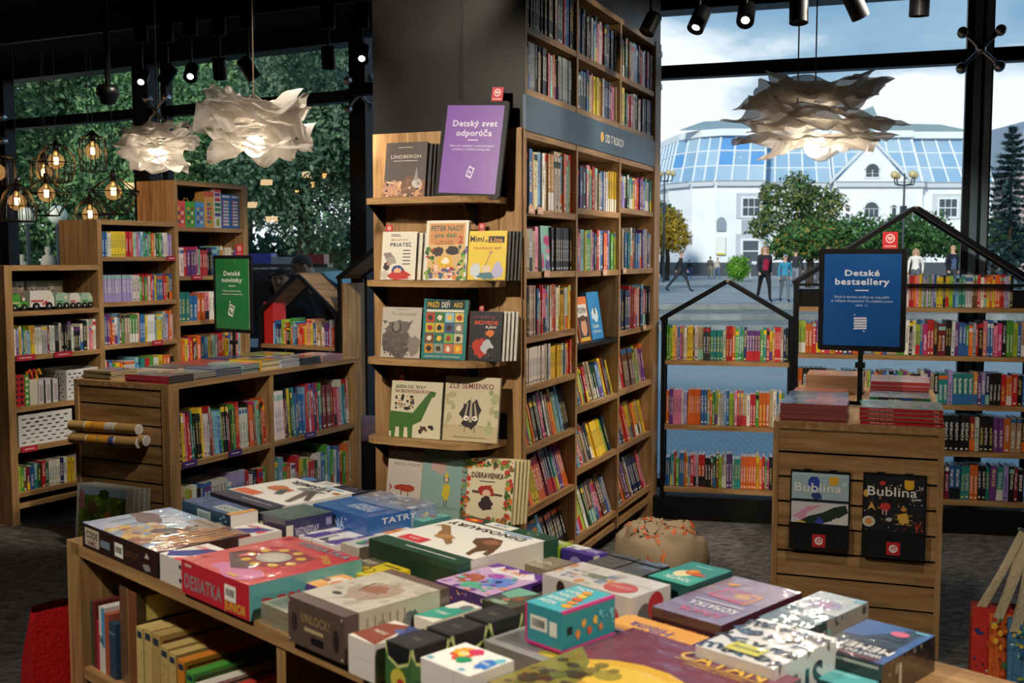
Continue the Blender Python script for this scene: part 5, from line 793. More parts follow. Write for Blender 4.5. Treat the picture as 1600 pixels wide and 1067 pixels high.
holder('left black magazine holder with a pale blue magazine on the slatted fixture', 'pale blue magazine titled Bublina 30 with running figures', .05, .228, .705, .402, 'a8c2cc', [('b', .4, .9, .12, .1, '2f4ab0', 3), ('b', .45, .72, .1, .06, '2a3a7a', 4), ('p', [(0, .3), (1, .3), (1, .63), (0, .63)], 'dcd8dc'), ('p', [(0, .42), (.3, .58), (.55, .6), (.3, .5), (.2, .36), (.1, .42)], 'e09ac0'), ('p', [(0, .3), (.3, .44), (.55, .5), (.75, .58), (.95, .62), (1, .52), (.8, .42), (.5, .34), (0, .3)], '22332c'), ('r', .0, .26, 1, .07, '4aa8b0'), ('b', .16, .34, .1, .04, 'd8c04a', 5), ('b', .5, .38, .07, .05, '3a4ab0', 6), ('b', .84, .4, .12, .05, 'e8e4e0', 7)] + BUB('f0efe8', '30'), bar=.594)
holder('right black magazine holder with a black patterned magazine on the slatted fixture', 'black magazine titled Bublina 24 with a golden beetle and plants', .325, .232, .71, .395, '15161c', [('s', 0, .3, 1, .66, 70, ['e8e4dc', 'c9a04a', '8a3a3a'], 3, .22), ('b', .66, .5, .1, .09, 'e0b04a', 4), ('e', .66, .62, .05, .03, 'c98a3a')] + [('r', .52 + .18 * (i % 2), .42 + .06 * (i // 2), .1, .008, 'e0b04a') for i in range(6)] + [('b', .34, .64, .1, .06, 'c83a34', 5), ('r', .30, .54, .02, .06, 'c9b0b0'), ('r', .36, .53, .02, .07, 'c9b0b0'), ('e', .08, .44, .11, .07, 'd8cfc0'), ('e', .08, .44, .06, .04, 'e09a4a'), ('p', [(.05, .58), (.12, .7), (.2, .58), (.12, .62)], 'e0a84a'), ('b', .42, .48, .06, .03, 'b9bcc4', 7), ('s', .85, .34, .12, .12, 14, ['c83a34'], 8, .3), ('r', .78, .74, .16, .02, 'c9cede'), ('e', .3, .94, .05, .03, 'c83a34'), ('e', .03, .8, .05, .05, 'e0b04a')] + BUB('f0efe8', '24'))
# ================= posters in tubes, bagged puzzles, toys, baskets, bags =================
IM = FR(*FI)
def tube_thing(label, z, y, dx, band):
    t = thing('poster_tube', label, 'poster tube', (0, 0, 0), 0, 'poster tubes on the island end'); t.matrix_world = FR(*FI) @ Matrix.Translation((-.035 + dx, y, z)) @ Matrix.Rotation(R(-1.2), 4, 'X')
    g = G(); g.tube([(0, 0, 0), (0, -.48, 0)], .028, 'b8935a', 24, False); g.build('tube', 'print', parent=t, smooth=True)
    g = G()
    for a, b, c in band: g.tube([(0, -.48 * a, 0), (0, -.48 * b, 0)], .0285, c, 24, False)
    g.build('printed_wrap', 'print', parent=t, smooth=True)
    g = G(); g.tube([(0, -.474, 0), (0, -.484, 0)], [.0275, .0275], 'dcd9d2', 24); g.tube([(0, -.482, 0), (0, -.486, 0)], [.021, .021], 'c2bfb8', 24); g.build('end_cap', 'print', parent=t, smooth=False)
tube_thing('upper cardboard poster tube with yellow print on the slatted island end', .655, .655, 0, [(.24, .26, 'e0e0d8'), (.26, .32, 'e0a52c'), (.32, .55, 'd9962c'), (.36, .40, 'e4c98a'), (.55, .68, 'c9c4b8'), (.68, .70, 'e0e0d8')])
tube_thing('lower front cardboard poster tube with a blue stripe on the slatted island end', .588, .645, -.01, [(.26, .28, 'e0e0d8'), (.28, .60, 'd99a2c'), (.42, .45, 'e8dcc0'), (.60, .68, '46578a'), (.68, .70, 'e0e0d8')])
tube_thing('cardboard poster tube mostly hidden behind the lower front one', .60, .61, .004, [(.3, .6, 'd99a2c')])
for i in range(4):
    t = thing('puzzle_bag', ['front bagged puzzle with a meadow and barn picture leaning on the island end', 'second bagged puzzle behind the meadow one', 'third bagged puzzle behind the meadow one', 'rearmost bagged puzzle against the slats'][i], 'puzzle', (0, 0, 0), 0, 'bagged puzzles on the island end')
    t.matrix_world = FR(*FI) @ Matrix.Translation((-.105 + .018 * i, .575 - .018 * i, .06)) @ Matrix.Rotation(R(-90), 4, 'Z') @ Matrix.Rotation(R(-5), 4, 'X')
    g = G(); g.box(0, .40, 0, .008, 0, .30, 'cfd0c8', right='d8d8d2'); g.build('plastic_bag', 'gloss', parent=t)
    if i == 0:
        g = G(); g.ops((.02, -.001, .01), X_, Z_, .33, .28, [('r', 0, 0, 1, 1, '5f7a26'), ('r', 0, .84, 1, .16, '9ab0c8'), ('s', 0, .3, 1, .55, 60, ['7a9a34', '4a6a24', '96a83c', '3f5a20'], 3, 1), ('b', .3, .6, .1, .16, '6a4a2c', 4), ('b', .52, .88, .12, .1, '2f4a20', 5), ('b', .62, .5, .07, .08, 'd8742c', 6), ('s', 0, 0, 1, .35, 60, ['a8a83c', '5a2a2c', '7a3a5a', '3a4a20', 'c0b84a'], 7, 1), ('b', .06, .75, .08, .2, 'a86a7a', 8), ('b', .85, .2, .1, .14, '9a2a30', 9)]); g.build('picture', 'gloss', parent=t)
Sm = FR(*FS)
def car(label, x, col, col2, w, h, kind):
    t = thing('wooden_toy_car', label, 'toy car', (0, 0, 0), 0, 'wooden toy cars'); t.matrix_world = Sm @ Matrix.Translation((x, .04, 1.241)); g = G(); r = h * .2
    if kind == 'box': pl = [(0, r * .8), (w, r * .8), (w, h * .6), (w * .9, h * .92), (w * .8, h), (.004, h)]
    elif kind == 'tr': pl = [(0, r), (w, r), (w, h * .5), (w * .62, h * .55), (w * .55, h), (w * .1, h * .92), (0, h * .6)]
    else: pl = [(0, r * .8), (w, r * .8), (w, h * .7), (w * .82, h * .95), (w * .6, h), (w * .1, h * .97), (0, h * .8)]
    g.prism(pl, 1, 0, .055, col); g.ops((0, 0, 0), X_, Z_, w, h, [('r', .05, .42, .5, .1, col2), ('e', .75, .68, .09, .12, 'e6d2b8'), ('r', .5, .25, .1, .12, col2)] + ([('r', .62, .28, .06, .2, 'c4202c'), ('r', .58, .35, .14, .07, 'c4202c')] if kind == 'box' else [])); g.build('body', 'print', parent=t, bevel=.003)
    for wx in (.24, .76):
        for wy in (-.006, .05):
            g = G(); g.tf = Matrix.Translation((w * wx, wy + .006, r)) @ Matrix.Rotation(R(90), 4, 'X'); g.lathe([(0, -.006), (r, -.006), (r, .006), (r * .3, .006), (r * .25, .008), (0, .008)], '141414', 18, colf=lambda a, b: 'd0d0cc' if a >= 3 else '141414'); g.build('wheel', 'print', parent=t)
car('green wooden toy tractor at the left end of the top toy shelf', .045, '4a9a34', 'c9c48a', .125, .1, 'tr'); car('white wooden ambulance toy with a red cross on the toy shelf', .18, 'dedbd4', 'c4404a', .17, .115, 'box')
car('pale green wooden toy car, first right of the ambulance', .36, '9ab8a4', '3a8a3a', .095, .1, 'c'); car('white and red wooden toy car, second right of the ambulance', .46, 'd8d4cc', 'c83a2c', .08, .095, 'c'); car('pale green wooden toy car at the right end of the toy shelf', .545, 'a4c0ac', '3a8a3a', .085, .095, 'c')
for i, (x, w) in enumerate(((.10, .14), (.25, .26))):
    g = G(); g.box(0, w, 0, .02, 0, .17, '6a5238'); g.ops((0, 0, 0), X_, Z_, w, .17, [('r', .06, .1, .88, .8, '8a7a6a'), ('s', .08, .1, .84, .8, 40, ['a08a7a', '6a5a5a', 'b5a090', '4a4040'], i, 1)]); o = g.build('wooden_puzzle', 'gloss'); o.matrix_world = Sm @ Matrix.Translation((x, .16 + .0 * i, 1.241)); tag(o, ['small wooden frame puzzle leaning behind the green tractor', 'wide wooden frame puzzle behind the toy cars'][i], 'puzzle', 'frame puzzles behind the toy cars')
def basket(label, F, x, y, z, w, h, d):
    g = G(); g.box(0, w, 0, .003, 0, h, 'd9d8d4'); g.box(0, w, d - .003, d, 0, h, 'd9d8d4'); g.box(0, .003, 0, d, 0, h, 'd9d8d4'); g.box(w - .003, w, 0, d, 0, h, 'd9d8d4'); g.box(0, w, 0, d, 0, .003, 'd9d8d4')
    ro = []
    for j in range(7):
        for i in range(6): ro.append(('r', .06 + .155 * i + (.077 if j % 2 else 0), .1 + .125 * j, .075, .03, '1c1c1e'))
    ro = [q for q in ro if q[1] + q[3] < .97]; g.ops((0, 0, 0), X_, Z_, w, h, ro); g.ops((0, d, 0), -Y_, Z_, d, h, ro)
    o = g.build('storage_basket', 'print'); o.matrix_world = FR(*F) @ Matrix.Translation((x, y, z)); tag(o, label, 'basket', 'white slotted storage baskets')
basket('white slotted storage basket on the fourth shelf of the left bookcase', FS, .06, .02, .449, .375, .185, .24); basket('white slotted storage basket partly hidden by the island books', FS, .40, .02, .685, .24, .185, .24)
g = G(); g.box(0, .1, 0, .1, 0, .09, '6a7a8a'); g.ops((0, 0, 0), X_, Z_, .1, .09, [('s', 0, 0, 1, 1, 20, ['8a9ab0', 'd8d0c0', '3a4a7a'], 3, 1)]); o = g.build('toy_pack', 'gloss'); o.matrix_world = Sm @ Matrix.Translation((.46, .04, .449)); tag(o, 'small clear pack of blue figures beside the white basket', 'toy')
for i, (x, w, h, c, ck, lb) in enumerate(((.045, .035, .18, 'b8282c', '1c1c1c', 'red box with black dots'), (.082, .035, .182, 'b8282c', '1c1c1c', 'second red box with black dots'), (.119, .03, .18, '4a9a34', 'd8cfc0', 'green dotted box'), (.152, .055, .15, 'd8d0bc', 'd8d0bc', 'cream box'), (.212, .045, .14, 'd6d0d0', '1c1c1e', 'first white box with a black edge'), (.262, .045, .14, 'd6d0d0', '1c1c1e', 'second white box with a black edge'), (.312, .045, .14, 'd6d0d0', '1c1c1e', 'third white box with a black edge'))):
    g = G(); g.box(0, w, 0, .12, 0, h, c); fr = [('e', .5, .12 + .19 * j, .3, .06, ck) for j in range(5)] if i < 3 else ([('r', .78, 0, .22, 1, ck), ('r', .15, .1, .5, .7, 'b5a8b0')] if i > 3 else []); g.ops((0, 0, 0), X_, Z_, w, h, fr)
    o = g.build('gift_box', 'print'); o.matrix_world = Sm @ Matrix.Translation((x, .03, .685)); tag(o, lb + ' on the third shelf of the left bookcase', 'box', 'small boxes on the third shelf of the left bookcase')
g = G()
for k in range(3): g.tube([(.16 + .03 * k, .05, .83), (.15 + .03 * k, .05, .88), (.17 + .03 * k, .05, .89), (.185 + .03 * k, .05, .86)], .009, ['d8722c', 'b8342c', 'e0a02c'][k], 8)
o = g.build('wooden_toy_snake', 'print'); o.matrix_world = Sm; tag(o, 'bright orange and red curved toy on top of the cream box', 'toy')
TY = [(.005, .095, .175, 'd2504e', 'red suitcase shaped book box', 1), (.105, .095, .175, '4a9a30', 'green suitcase shaped book box', 1), (.205, .09, .175, '4a90cc', 'blue suitcase shaped book box', 1), (.30, .10, .25, 'd8a050', 'tall orange toy box with a red lid', 2), (.405, .075, .27, 'd8d8d0', 'tall white toy box with a pear picture', 3), (.485, .1, .24, '2a6ab0', 'left of two tall blue toy boxes', 4), (.588, .1, .24, '2a6ab0', 'right of two tall blue toy boxes', 4)]
for x, w, h, c, lb, k in TY:
    t = thing('toy_box', lb + ' in the top of the tall left bookcase', 'toy box', (0, 0, 0), 0, 'toy boxes in the top compartment'); w *= .9; t.matrix_world = Sm @ Matrix.Translation((1.32 + x * .9, .03, 1.759)); g = G(); g.box(0, w, 0, .09, 0, h, c)
    if k == 1: op = [('e', .3 + .4 * (i % 2), .2 + .17 * (i // 2), .13, .06, ['3a3a6a', 'd8d0c0', 'e0a03c', '8a3a3a'][i % 4]) for i in range(8)]
    elif k == 2: op = [('r', -.04, .86, 1.08, .14, 'cf5a34')] + [('r', .3 + .25 * (i % 2), .12 + .12 * (i // 2), .2, .09, ['3a5a9a', 'c83a34', '8a3a8a', '3a9a5a'][(i * 3) % 4]) for i in range(10)]
    elif k == 3: op = [('r', .1, .3 + .13 * i, .8, .09, ['3a4a8a', '3a8a4a', '2a6a5a', 'c83a34', '8a3a8a'][i]) for i in range(5)] + [('e', .5, .14, .25, .1, '8aa82c'), ('r', 0, .93, 1, .07, 'c83a34')]
    else: op = [('r', .1, .9, .8, .06, 'd8d8e0')] + [('r', .2, .08 + .095 * i, .6, .06, ['d8d0c8', 'e0c8c8', 'c8c8e0'][i % 3]) for i in range(8)] + [('r', .12, .08, .06, .75, 'c83a34')]
    g.ops((0, 0, 0), X_, Z_, w, h, op); g.build('box_body', 'print', parent=t)
    if k in (1, 3) and w > .06:
        g = G(); g.tube([(w * .25, .04, h), (w * .35, .04, h + .022), (w * .65, .04, h + .022), (w * .75, .04, h)], .003, 'c98a3a', 6); g.build('handle', 'print', parent=t)
g = G(); g.box(0, .085, 0, .14, 0, .30, 'b8221f'); o = g.build('folder', 'print'); o.matrix_world = FR(*F34) @ Matrix.Translation((-.01, -.2, .93)); o.matrix_world = FR(*F34) @ Matrix.Translation((.03, .03, .932)) ; tag(o, 'wide red box file at the left end of the small house shelf', 'book')
# big turquoise face-out book inside the tall bookcase
def cbook(label, x, z, w, h, t, y, tilt, col, ops, sp=None, yaw=0): return cover_book('picture_book', label, FC, x, y, z, w, h, t, tilt, col, ops, group='face out books in the tall bookcase', sp=sp, yaw=yaw)
cbook('mint book with pink letters standing face out in the tall bookcase, near bay', .25, 1.491, .135, .2, .02, .02, 3, '8cc4b8', [('b', .5, .68, .3, .13, 'e05a9a', 3), ('t', 'MIMO', .5, .68, .12, 'b83a7a', .5, 2), ('b', .6, .45, .22, .07, 'e08ab0', 4), ('b', .5, .15, .25, .16, '6a5a9a', 5), ('e', .55, .3, .14, .07, 'dcd8e4'), ('b', .1, .2, .08, .2, 'd83a8a', 6)])
for x, w, c, lb, op in ((.675, .15, 'c9b9a0', 'cream and orange comic with a yellow star on the black shelf', [('r', 0, .7, 1, .3, '4a2a20'), ('b', .4, .5, .4, .16, 'e9e2d4', 3), ('r', .55, .3, .45, .5, 'd8622c'), ('b', .35, .12, .25, .12, 'e05a34', 4), ('b', .65, .25, .2, .15, 'e0d02c', 5)]),
   (.85, .17, 'd8742c', 'orange comic with a face cover on the black shelf', [('r', 0, .82, 1, .18, 'd8742c'), ('r', .08, .55, .84, .28, 'e2ddd4'), ('t', 'PODVRH', .5, .7, .12, '1c1c1c', .7, 2), ('r', .06, .05, .88, .5, '3a3034'), ('e', .5, .32, .26, .2, 'd89a7a'), ('b', .5, .52, .26, .08, '5a3424', 4), ('r', .1, .02, .8, .07, 'e0b82c')]),
   (1.035, .19, '2f86c4', 'sky blue book with a white splash on the black shelf', [('b', .5, .52, .3, .16, 'cfe2ec', 3), ('b', .5, .6, .06, .1, '2a3a5a', 4), ('t', 'Ľadové', .45, .28, .08, 'd8ecf8', .5, 2), ('t', 'kráľovstvo', .5, .17, .07, 'd8ecf8', .66, 1)])):
    cbook(lb, x, 1.133, w, .225 if x < 1 else .245, .03, .05, 9, c, op)
cbook('speckled cream picture book with orange dots in the near bay, face out', .415, 1.757, .115, .27, .014, .02, 2, 'cfc4a4', [('s', .05, .1, .9, .85, 22, ['d8742c', 'a83a34', '6a6a6a', 'e0a83c', 'b8843c'], 5, 1.2), ('r', .1, .05, .6, .05, '2a2a2a')])
# big red book behind the row in the far bay
cbook('large red picture book standing behind the row in the far bay', 1.44, 1.492, .2, .262, .012, .2, 0, 'c83a24', [('b', .5, .7, .4, .2, 'e0603a', 3)])
# ---- red crate edge at the lower left, tote bags at the lower right ----
g = G(); rows = []
for z, o_ in ((.0, .0), (.3, .02), (.6, .06), (.74, .11)): rows.append([(-.24 + o_ * 1.4, -.06, z), (-.035, -.08, z), (-.035, .22, z), (-.24 + o_ * 1.2, .22, z)])
g.grid(rows, 'b81a20', closed=True); o = g.build('shopping_bag', 'cloth', loc=FT[:2] + (0,), rz=R(FT[2]), smooth=False); tag(o, 'bright red paper bag standing on the floor at the left end of the game table', 'bag')
BGF = (1.43, 3.0, -16)
bh = thing('bag_hook', 'thin metal hook rail holding the cotton tote bags at the right edge', 'hook', BGF[:2] + (0,), R(BGF[2])); g = G(); g.tube([(-.02, -.01, .80), (.0, 0, .79), (.05, .25, .79), (.05, .25, 0)], .004, '6a7a74', 8); g.build('rail', 'metal', parent=bh); g = G(); g.box(.0, .14, .2, .34, 0, .012, '1a1a1a'); g.build('base_plate', 'metal', parent=bh)
def tote(label, x, y, w, z1, z0, col, ops, hx, hook=True):
    t = thing('tote_bag', label, 'tote bag', (0, 0, 0), 0, 'cotton tote bags'); t.matrix_world = FR(*BGF) @ Matrix.Translation((x, y, 0)); g = G(); n = 9; rows = []
    for zz, o_ in ((z0, .0), (z0 + (z1 - z0) * .4, .018), (z0 + (z1 - z0) * .8, .008), (z1, 0)): rows.append([(w * k / n, -o_ - .006 * math.sin(k * 1.7 + zz * 9), zz) for k in range(n + 1)] + [(w * k / n, .03 + o_ * .5, zz) for k in range(n, -1, -1)])
    g.grid(rows, col, closed=True); g.ops((.0, -.024, z0), X_, Z_, w, z1 - z0, ops); g.build('bag_body', 'cloth', parent=t)
    for a in (.12, .55):
        g = G(); px = hx - x; rr = []
        for k in range(9):
            f = k / 8; xx = w * a + (px - w * a) * f ** 1.25 + .012 * math.sin(f * 3.1); zz = z1 - .03 + (.79 - z1 + .03) * f; ww = .03 - .012 * f; rr.append([(xx - ww / 2, -.012 * (1 - f) - .004 * math.sin(f * 6), zz), (xx + ww / 2, -.004, zz)])
        g.grid(rr, 'cdbf9f'); g.grid([[(q[0], q[1] + .004, q[2]) for q in r_] for r_ in rr], 'cdbf9f'); g.build('strap', 'cloth', parent=t)
VG = ['2f5a8a', 'd8c04a', '3a8a8a', '8aa04a', '1f3a6a']
tote('tote bag with red and blue painted print, leftmost of the hanging bags', -.13, .03, .13, .565, .2, '8a3a34', [('r', 0, .4, 1, .6, 'b8342c'), ('r', 0, .0, 1, .45, '24407a'), ('s', 0, 0, 1, 1, 50, ['d8622c', '2a3a6a', 'c83a2c', 'e0d0b0', '6a2a3a'], 3, 1)], -.0)
tote('tote bag with orange and yellow print, second of the hanging bags', -.085, .0, .12, .55, .18, 'c9602c', [('s', 0, 0, 1, 1, 60, ['d8742c', 'e0b03c', 'b83a24', '4a6a4a', '8a2a24'], 4, 1)], .01)
tote('tote bag with blue and yellow flower painting, third of the hanging bags', -.04, -.03, .13, .545, .16, '4a7aa0', [('s', 0, 0, 1, 1, 80, VG + ['c9d8c0'], 5, 1)], .02)
tote('tote bag with golden ornament print, at the right edge of the picture', .03, -.06, .16, .53, .14, 'c08a2c', [('r', 0, .9, 1, .1, '7a2a5a'), ('r', 0, .74, 1, .1, '5a3a1c'), ('s', 0, .0, 1, .7, 40, ['d8a83c', 'a8702c', 'e0c070', '8a5a24'], 6, 1)] + [('r', .06 + .12 * i, .77, .06, .05, 'd8a83c') for i in range(8)], .04)
g = G(); g.tf = Matrix.Translation((.11, -.13, .36)) @ Matrix.Rotation(R(8), 4, 'X')
g.grid([[(.06 * math.cos(a * .52) * s_, .05 * math.sin(a * .52) * s_ , z_ + .012 * math.sin(a * 1.6)) for a in range(12)] for s_, z_ in ((.6, -.16), (.95, -.08), (1.0, 0), (1.12, .09), (1.08, .088), (.9, .0))], 'd9cdb4', closed=True)
o = g.build('cloth_pouch', 'cloth', smooth=True); o.matrix_world = FR(*BGF); tag(o, 'open cream cotton pouch hanging in front of the golden tote bag', 'bag')
# ---- seats ----
bm_ = thing('bean_bag', 'round beige bean bag with orange fox and dark leaf print on the carpet', 'pouf', (.71, 5.12, 0), 0); bm_.scale = (.64, .64, 1.0)
rows = []; nseg = 72
prof = [(.02, .0), (.24, .0), (.30, .04), (.335, .10), (.34, .16), (.325, .215), (.295, .255), (.27, .27), (.255, .272), (.2, .285), (.12, .29), (.03, .287), (0.001, .287)]
for j, (r_, z_) in enumerate(prof):
    rr = []
    for k in range(nseg):
        a = 2 * math.pi * k / nseg; wv = .016 * noise.noise(Vector((math.cos(a) * 3, math.sin(a) * 3, j * .5))) + .004 * math.sin(a * 23 + 2 * j) + .012 * math.sin(a * 4 + .7 * j); pin = -.012 if 6 <= j <= 7 else 0
        rr.append(((r_ + (wv if 2 < j < 11 else 0)) * math.cos(a), (r_ + (wv if 2 < j < 11 else 0)) * math.sin(a), z_ + (.8 * wv if j > 4 else 0) + pin))
    rows.append(rr)
g = G(); g.grid(rows, '94836a', closed=True); base_v, base_f = list(g.v), list(g.f); base = g.build('cushion', 'cloth', parent=bm_, smooth=True)
rp = random.Random(8); g = G()
from mathutils.bvhtree import BVHTree
bvh = BVHTree.FromPolygons(base_v, base_f)
for k in range(120):
    a = rp.uniform(0, 6.283); side = k % 5 < 2; c = rp.choice(['b8562c', 'b8562c', '2a2624', '2a2624', '2a2624', 'c9683a']); s_ = rp.uniform(.016, .036); th = rp.uniform(0, 6.28)
    if c == '2a2624': pl = [(-1, -.1), (-.2, .1), (.6, .5), (1.1, .5), (.4, .12), (1, -.2), (.3, -.1)]
    else: pl = [(-1, .2), (-.5, .6), (.1, .4), (.6, .7), (1, .4), (.5, .1), (.7, -.6), (.4, -.6), (.2, -.1), (-.3, -.1), (-.5, -.6), (-.7, -.5)]
    r_ = .29 * math.sqrt(rp.random()); z_ = rp.uniform(.06, .2); q = []
    for px_, py_ in pl:
        u, v_ = s_ * (px_ * math.cos(th) - py_ * math.sin(th)), s_ * (px_ * math.sin(th) + py_ * math.cos(th))
        if side: h_ = bvh.ray_cast(Vector((.6 * math.cos(a) - math.sin(a) * u, .6 * math.sin(a) + math.cos(a) * u, z_ + v_)), Vector((-math.cos(a), -math.sin(a), 0)))
        else: h_ = bvh.ray_cast(Vector((r_ * math.cos(a) + u, r_ * math.sin(a) + v_, .6)), Vector((0, 0, -1)))
        if h_[0] is None: q = None; break
        q.append(h_[0] + (Vector((math.cos(a), math.sin(a), 0)) if side else Z_) * .004)
    if q:
        m_ = sum(q, Vector()) / len(q)
        for i in range(len(q)): g.face([m_, q[i], q[(i + 1) % len(q)]] , c)
g.build('fox_print', 'cloth', parent=bm_)
st = thing('pouf', 'mauve grey round seat on a black base between the island and the pillar', 'pouf', (-1.02, 7.42, 0), 0)
g = G(); g.lathe([(0, 0), (.2, 0), (.2, .32), (0, .32)], '101012', 28); g.build('base', 'blackmetal', parent=st); g = G(); g.lathe([(0, .32), (.2, .32), (.225, .35), (.225, .41), (.19, .45), (0, .455)], '6a5a66', 32); g.build('cushion', 'cloth', parent=st, smooth=True)
# ================= lamps =================
def cloud(label, loc, sx, sz, seed, power, cords=((0, 0),), n=72, spike=.3, yaw=0, bz=-.3):
    t = thing('paper_lamp', label, 'pendant lamp', loc, R(yaw), 'crumpled white paper lamps'); r = random.Random(seed); layers = [(-.46, .72), (-.34, .88), (-.2, .96), (-.06, 1.0), (.08, 1.0), (.2, .97), (.32, .9), (.44, .72)]
    g = G()
    for li, (lz, lr) in enumerate(layers):
        m = r.choice([6, 7, 8]); an = sorted(2 * math.pi * (i + r.uniform(-.32, .32)) / m for i in range(m)); ra = [lr * r.uniform(.86, 1.0 + spike) for _ in range(m)]; za = [lz + r.uniform(-.26, .26) for _ in range(m)]
        off = Vector((r.uniform(-9, 9), r.uniform(-9, 9), r.uniform(-9, 9))); nr = 8; rows = []
        for j in range(nr + 1):
            f = j / nr; rr = []
            for k in range(n):
                a = an[0] + 2 * math.pi * k / n; i = max(q for q in range(m) if an[q] <= a + 1e-6); a1 = an[(i + 1) % m] + (2 * math.pi if i + 1 == m else 0); u = (a - an[i]) / (a1 - an[i]); r0, r1 = ra[i], ra[(i + 1) % m]
                rad = r0 * r1 * math.sin(a1 - an[i]) / max(r0 * math.sin(a - an[i]) + r1 * math.sin(a1 - a), 1e-3) if a1 - an[i] < 2.4 else r0 + (r1 - r0) * u
                ze = za[i] + (za[(i + 1) % m] - za[i]) * (.5 - .5 * math.cos(u * math.pi)); q = Vector((math.cos(a), math.sin(a), 0)); w = noise.noise(q * 1.6 + off); w2 = noise.noise(q * 4.2 * f + off * 1.3); w3 = math.sin(a * 9 + 5 * w + li) 
                R_ = (.16 + .84 * f) * rad * (1 + .025 * f * w3); z = (lz * .9) * (1 - f) + ze * f + .22 * f * w + .22 * (f * (1.15 - f)) * 1.5 * w2 + .02 * f * w3
                rr.append((R_ * math.cos(a) * sx, R_ * math.sin(a) * sx * .85, z * sz))
            rows.append(rr)
        g.grid(rows, 'd8d0c4', closed=True)
    g.build('paper_sheet', 'paper', parent=t)
    g = G(); g.ball((0, 0, bz * sz), .042, .042, .042, 'ffffff', 16, 10); b = g.build('bulb', 'globe', parent=t, smooth=True)
    for cx, cy in cords: g = G(); g.tube([(cx, cy, 0), (cx, cy, 3.2 - loc[2])], .0028, '6a5a4a', 6); g.build('cord', 'metal', parent=t)
    ld = bpy.data.lights.new('bulb_light', 'POINT'); ld.energy = power; ld.color = (1, .84, .66); ld.shadow_soft_size = .05; lo = bpy.data.objects.new('bulb_light', ld); C.objects.link(lo); lo.parent = t; lo.location = (0, 0, bz * sz)
    return t
cloud('large grey white crumpled paper lamp hanging before the right window', (1.15, 4.2, 2.09), .27, .25, 4, 40, ((-.07, 0), (.01, .05)), spike=.42, bz=-.48)
cloud('small bright crumpled paper lamp, leftmost of the paper lamps', (-1.6, 5.0, 2.06), .185, .17, 9, 75, spike=.22, bz=-.25)
cloud('grey white crumpled paper lamp beside the small bright one', (-1.0, 4.3, 2.06), .205, .22, 17, 26, ((0, 0),), spike=.4, bz=-.36)
def cage(label, x, y, z, kind, r, h, lit=14):
    t = thing('cage_lamp', label, 'pendant lamp', (x, y, z), 0, 'black wire cage lamps with glowing bulbs'); g = G(); n = 18
    if kind == 'globe': pf = [(.14, .5), (.55, .42), (.9, .2), (1, 0), (.96, -.2), (.8, -.42), (.62, -.5)]
    elif kind == 'cyl': pf = [(.12, .56), (.45, .45), (.92, .38), (.95, .3), (.96, -.3), (.9, -.5)]
    elif kind == 'dome': pf = [(.1, .5), (.4, .42), (.75, .2), (.95, -.1), (1, -.4), (.98, -.5)]
    if kind != 'geo':
        for k in range(n): a = 2 * math.pi * k / n; g.tube([(r * p_ * math.cos(a), r * p_ * math.sin(a), h * q_) for p_, q_ in pf], .003, '0a0907', 4, False)
        for p_, q_ in (pf[0], pf[-1], pf[len(pf) // 2]): g.tube([(r * p_ * math.cos(2 * math.pi * k / 24), r * p_ * math.sin(2 * math.pi * k / 24), h * q_) for k in range(25)], .0034, '0a0907', 4, False)
    else:
        lv = [(.25, .5, 0, 3), (1, .05, 0, 6), (.85, -.1, 30, 6), (.5, -.5, 0, 6)]; rg_ = [[(r * a_ * math.cos(R(b_ + 60 * k)), r * a_ * math.sin(R(b_ + 60 * k)), h * c_) for k in range(6)] for a_, c_, b_, _ in [(q[0], q[1], q[2], q[3]) for q in lv]]
        for ring in (rg_[1], rg_[3]): g.tube(ring + [ring[0]], .0034, '0a0907', 4, False)
        for k in range(6): g.tube([(0, 0, h * .5), rg_[1][k]], .0034, '0a0907', 4, False); g.tube([rg_[1][k], rg_[3][k]], .0034, '0a0907', 4, False); g.tube([rg_[1][k], rg_[3][(k + 1) % 6]], .0034, '0a0907', 4, False)
    g.build('wire_cage', 'metal', parent=t)
    top = h * .5; g = G(); g.lathe([(0, top + .03), (.014, top + .02), (.02, top - .02), (.02, top - .05), (0, top - .05)], '17140f', 12); g.build('socket', 'metal', parent=t, smooth=True); bz = top - .115
    g = G(); g.lathe([(.012, bz + .07), (.018, bz + .052), (.045, bz + .03), (.056, bz), (.045, bz - .035), (.02, bz - .053), (0.0005, bz - .056)], 'ffffff', 18); g.build('bulb_glass', 'amber', parent=t, smooth=True)
    g = G(); 
    for a in range(4): g.tube([(.011 * math.cos(a * 1.57), .011 * math.sin(a * 1.57), bz - .022), (.013 * math.cos(a * 1.57 + .3), .013 * math.sin(a * 1.57 + .3), bz + .024)], .0028, 'ffffff', 5)
    g.build('filament', 'bulb', parent=t)
    g = G(); g.tube([(0, 0, top + .02), (0, 0, 3.2 - z)], .0025, '15110d', 5); g.build('cord', 'metal', parent=t)
    return t
cage('round wire cage lamp, largest of the group at the left', -3.09, 7.5, 2.19, 'globe', .122, .26); cage('straight wire cage lamp beneath the ceiling camera', -2.84, 7.5, 2.26, 'cyl', .09, .25)
cage('straight wire cage lamp half behind the round one', -3.22, 7.6, 2.12, 'cyl', .09, .26); cage('geometric wire lamp with a bare bulb, left of the pair', -3.10, 7.35, 1.96, 'geo', .17, .26); cage('geometric wire lamp with a bare bulb, right of the pair', -2.60, 7.2, 1.965, 'geo', .17, .26)
cage('domed wire cage lamp just above the middle stepped bookcase', -2.87, 7.5, 1.86, 'dome', .11, .2); cage('domed wire cage lamp at the far left edge', -3.14, 7.0, 1.90, 'dome', .115, .24); cage('wire cage lamp cut off by the left edge of the picture', -3.40, 7.3, 2.13, 'cyl', .12, .2)
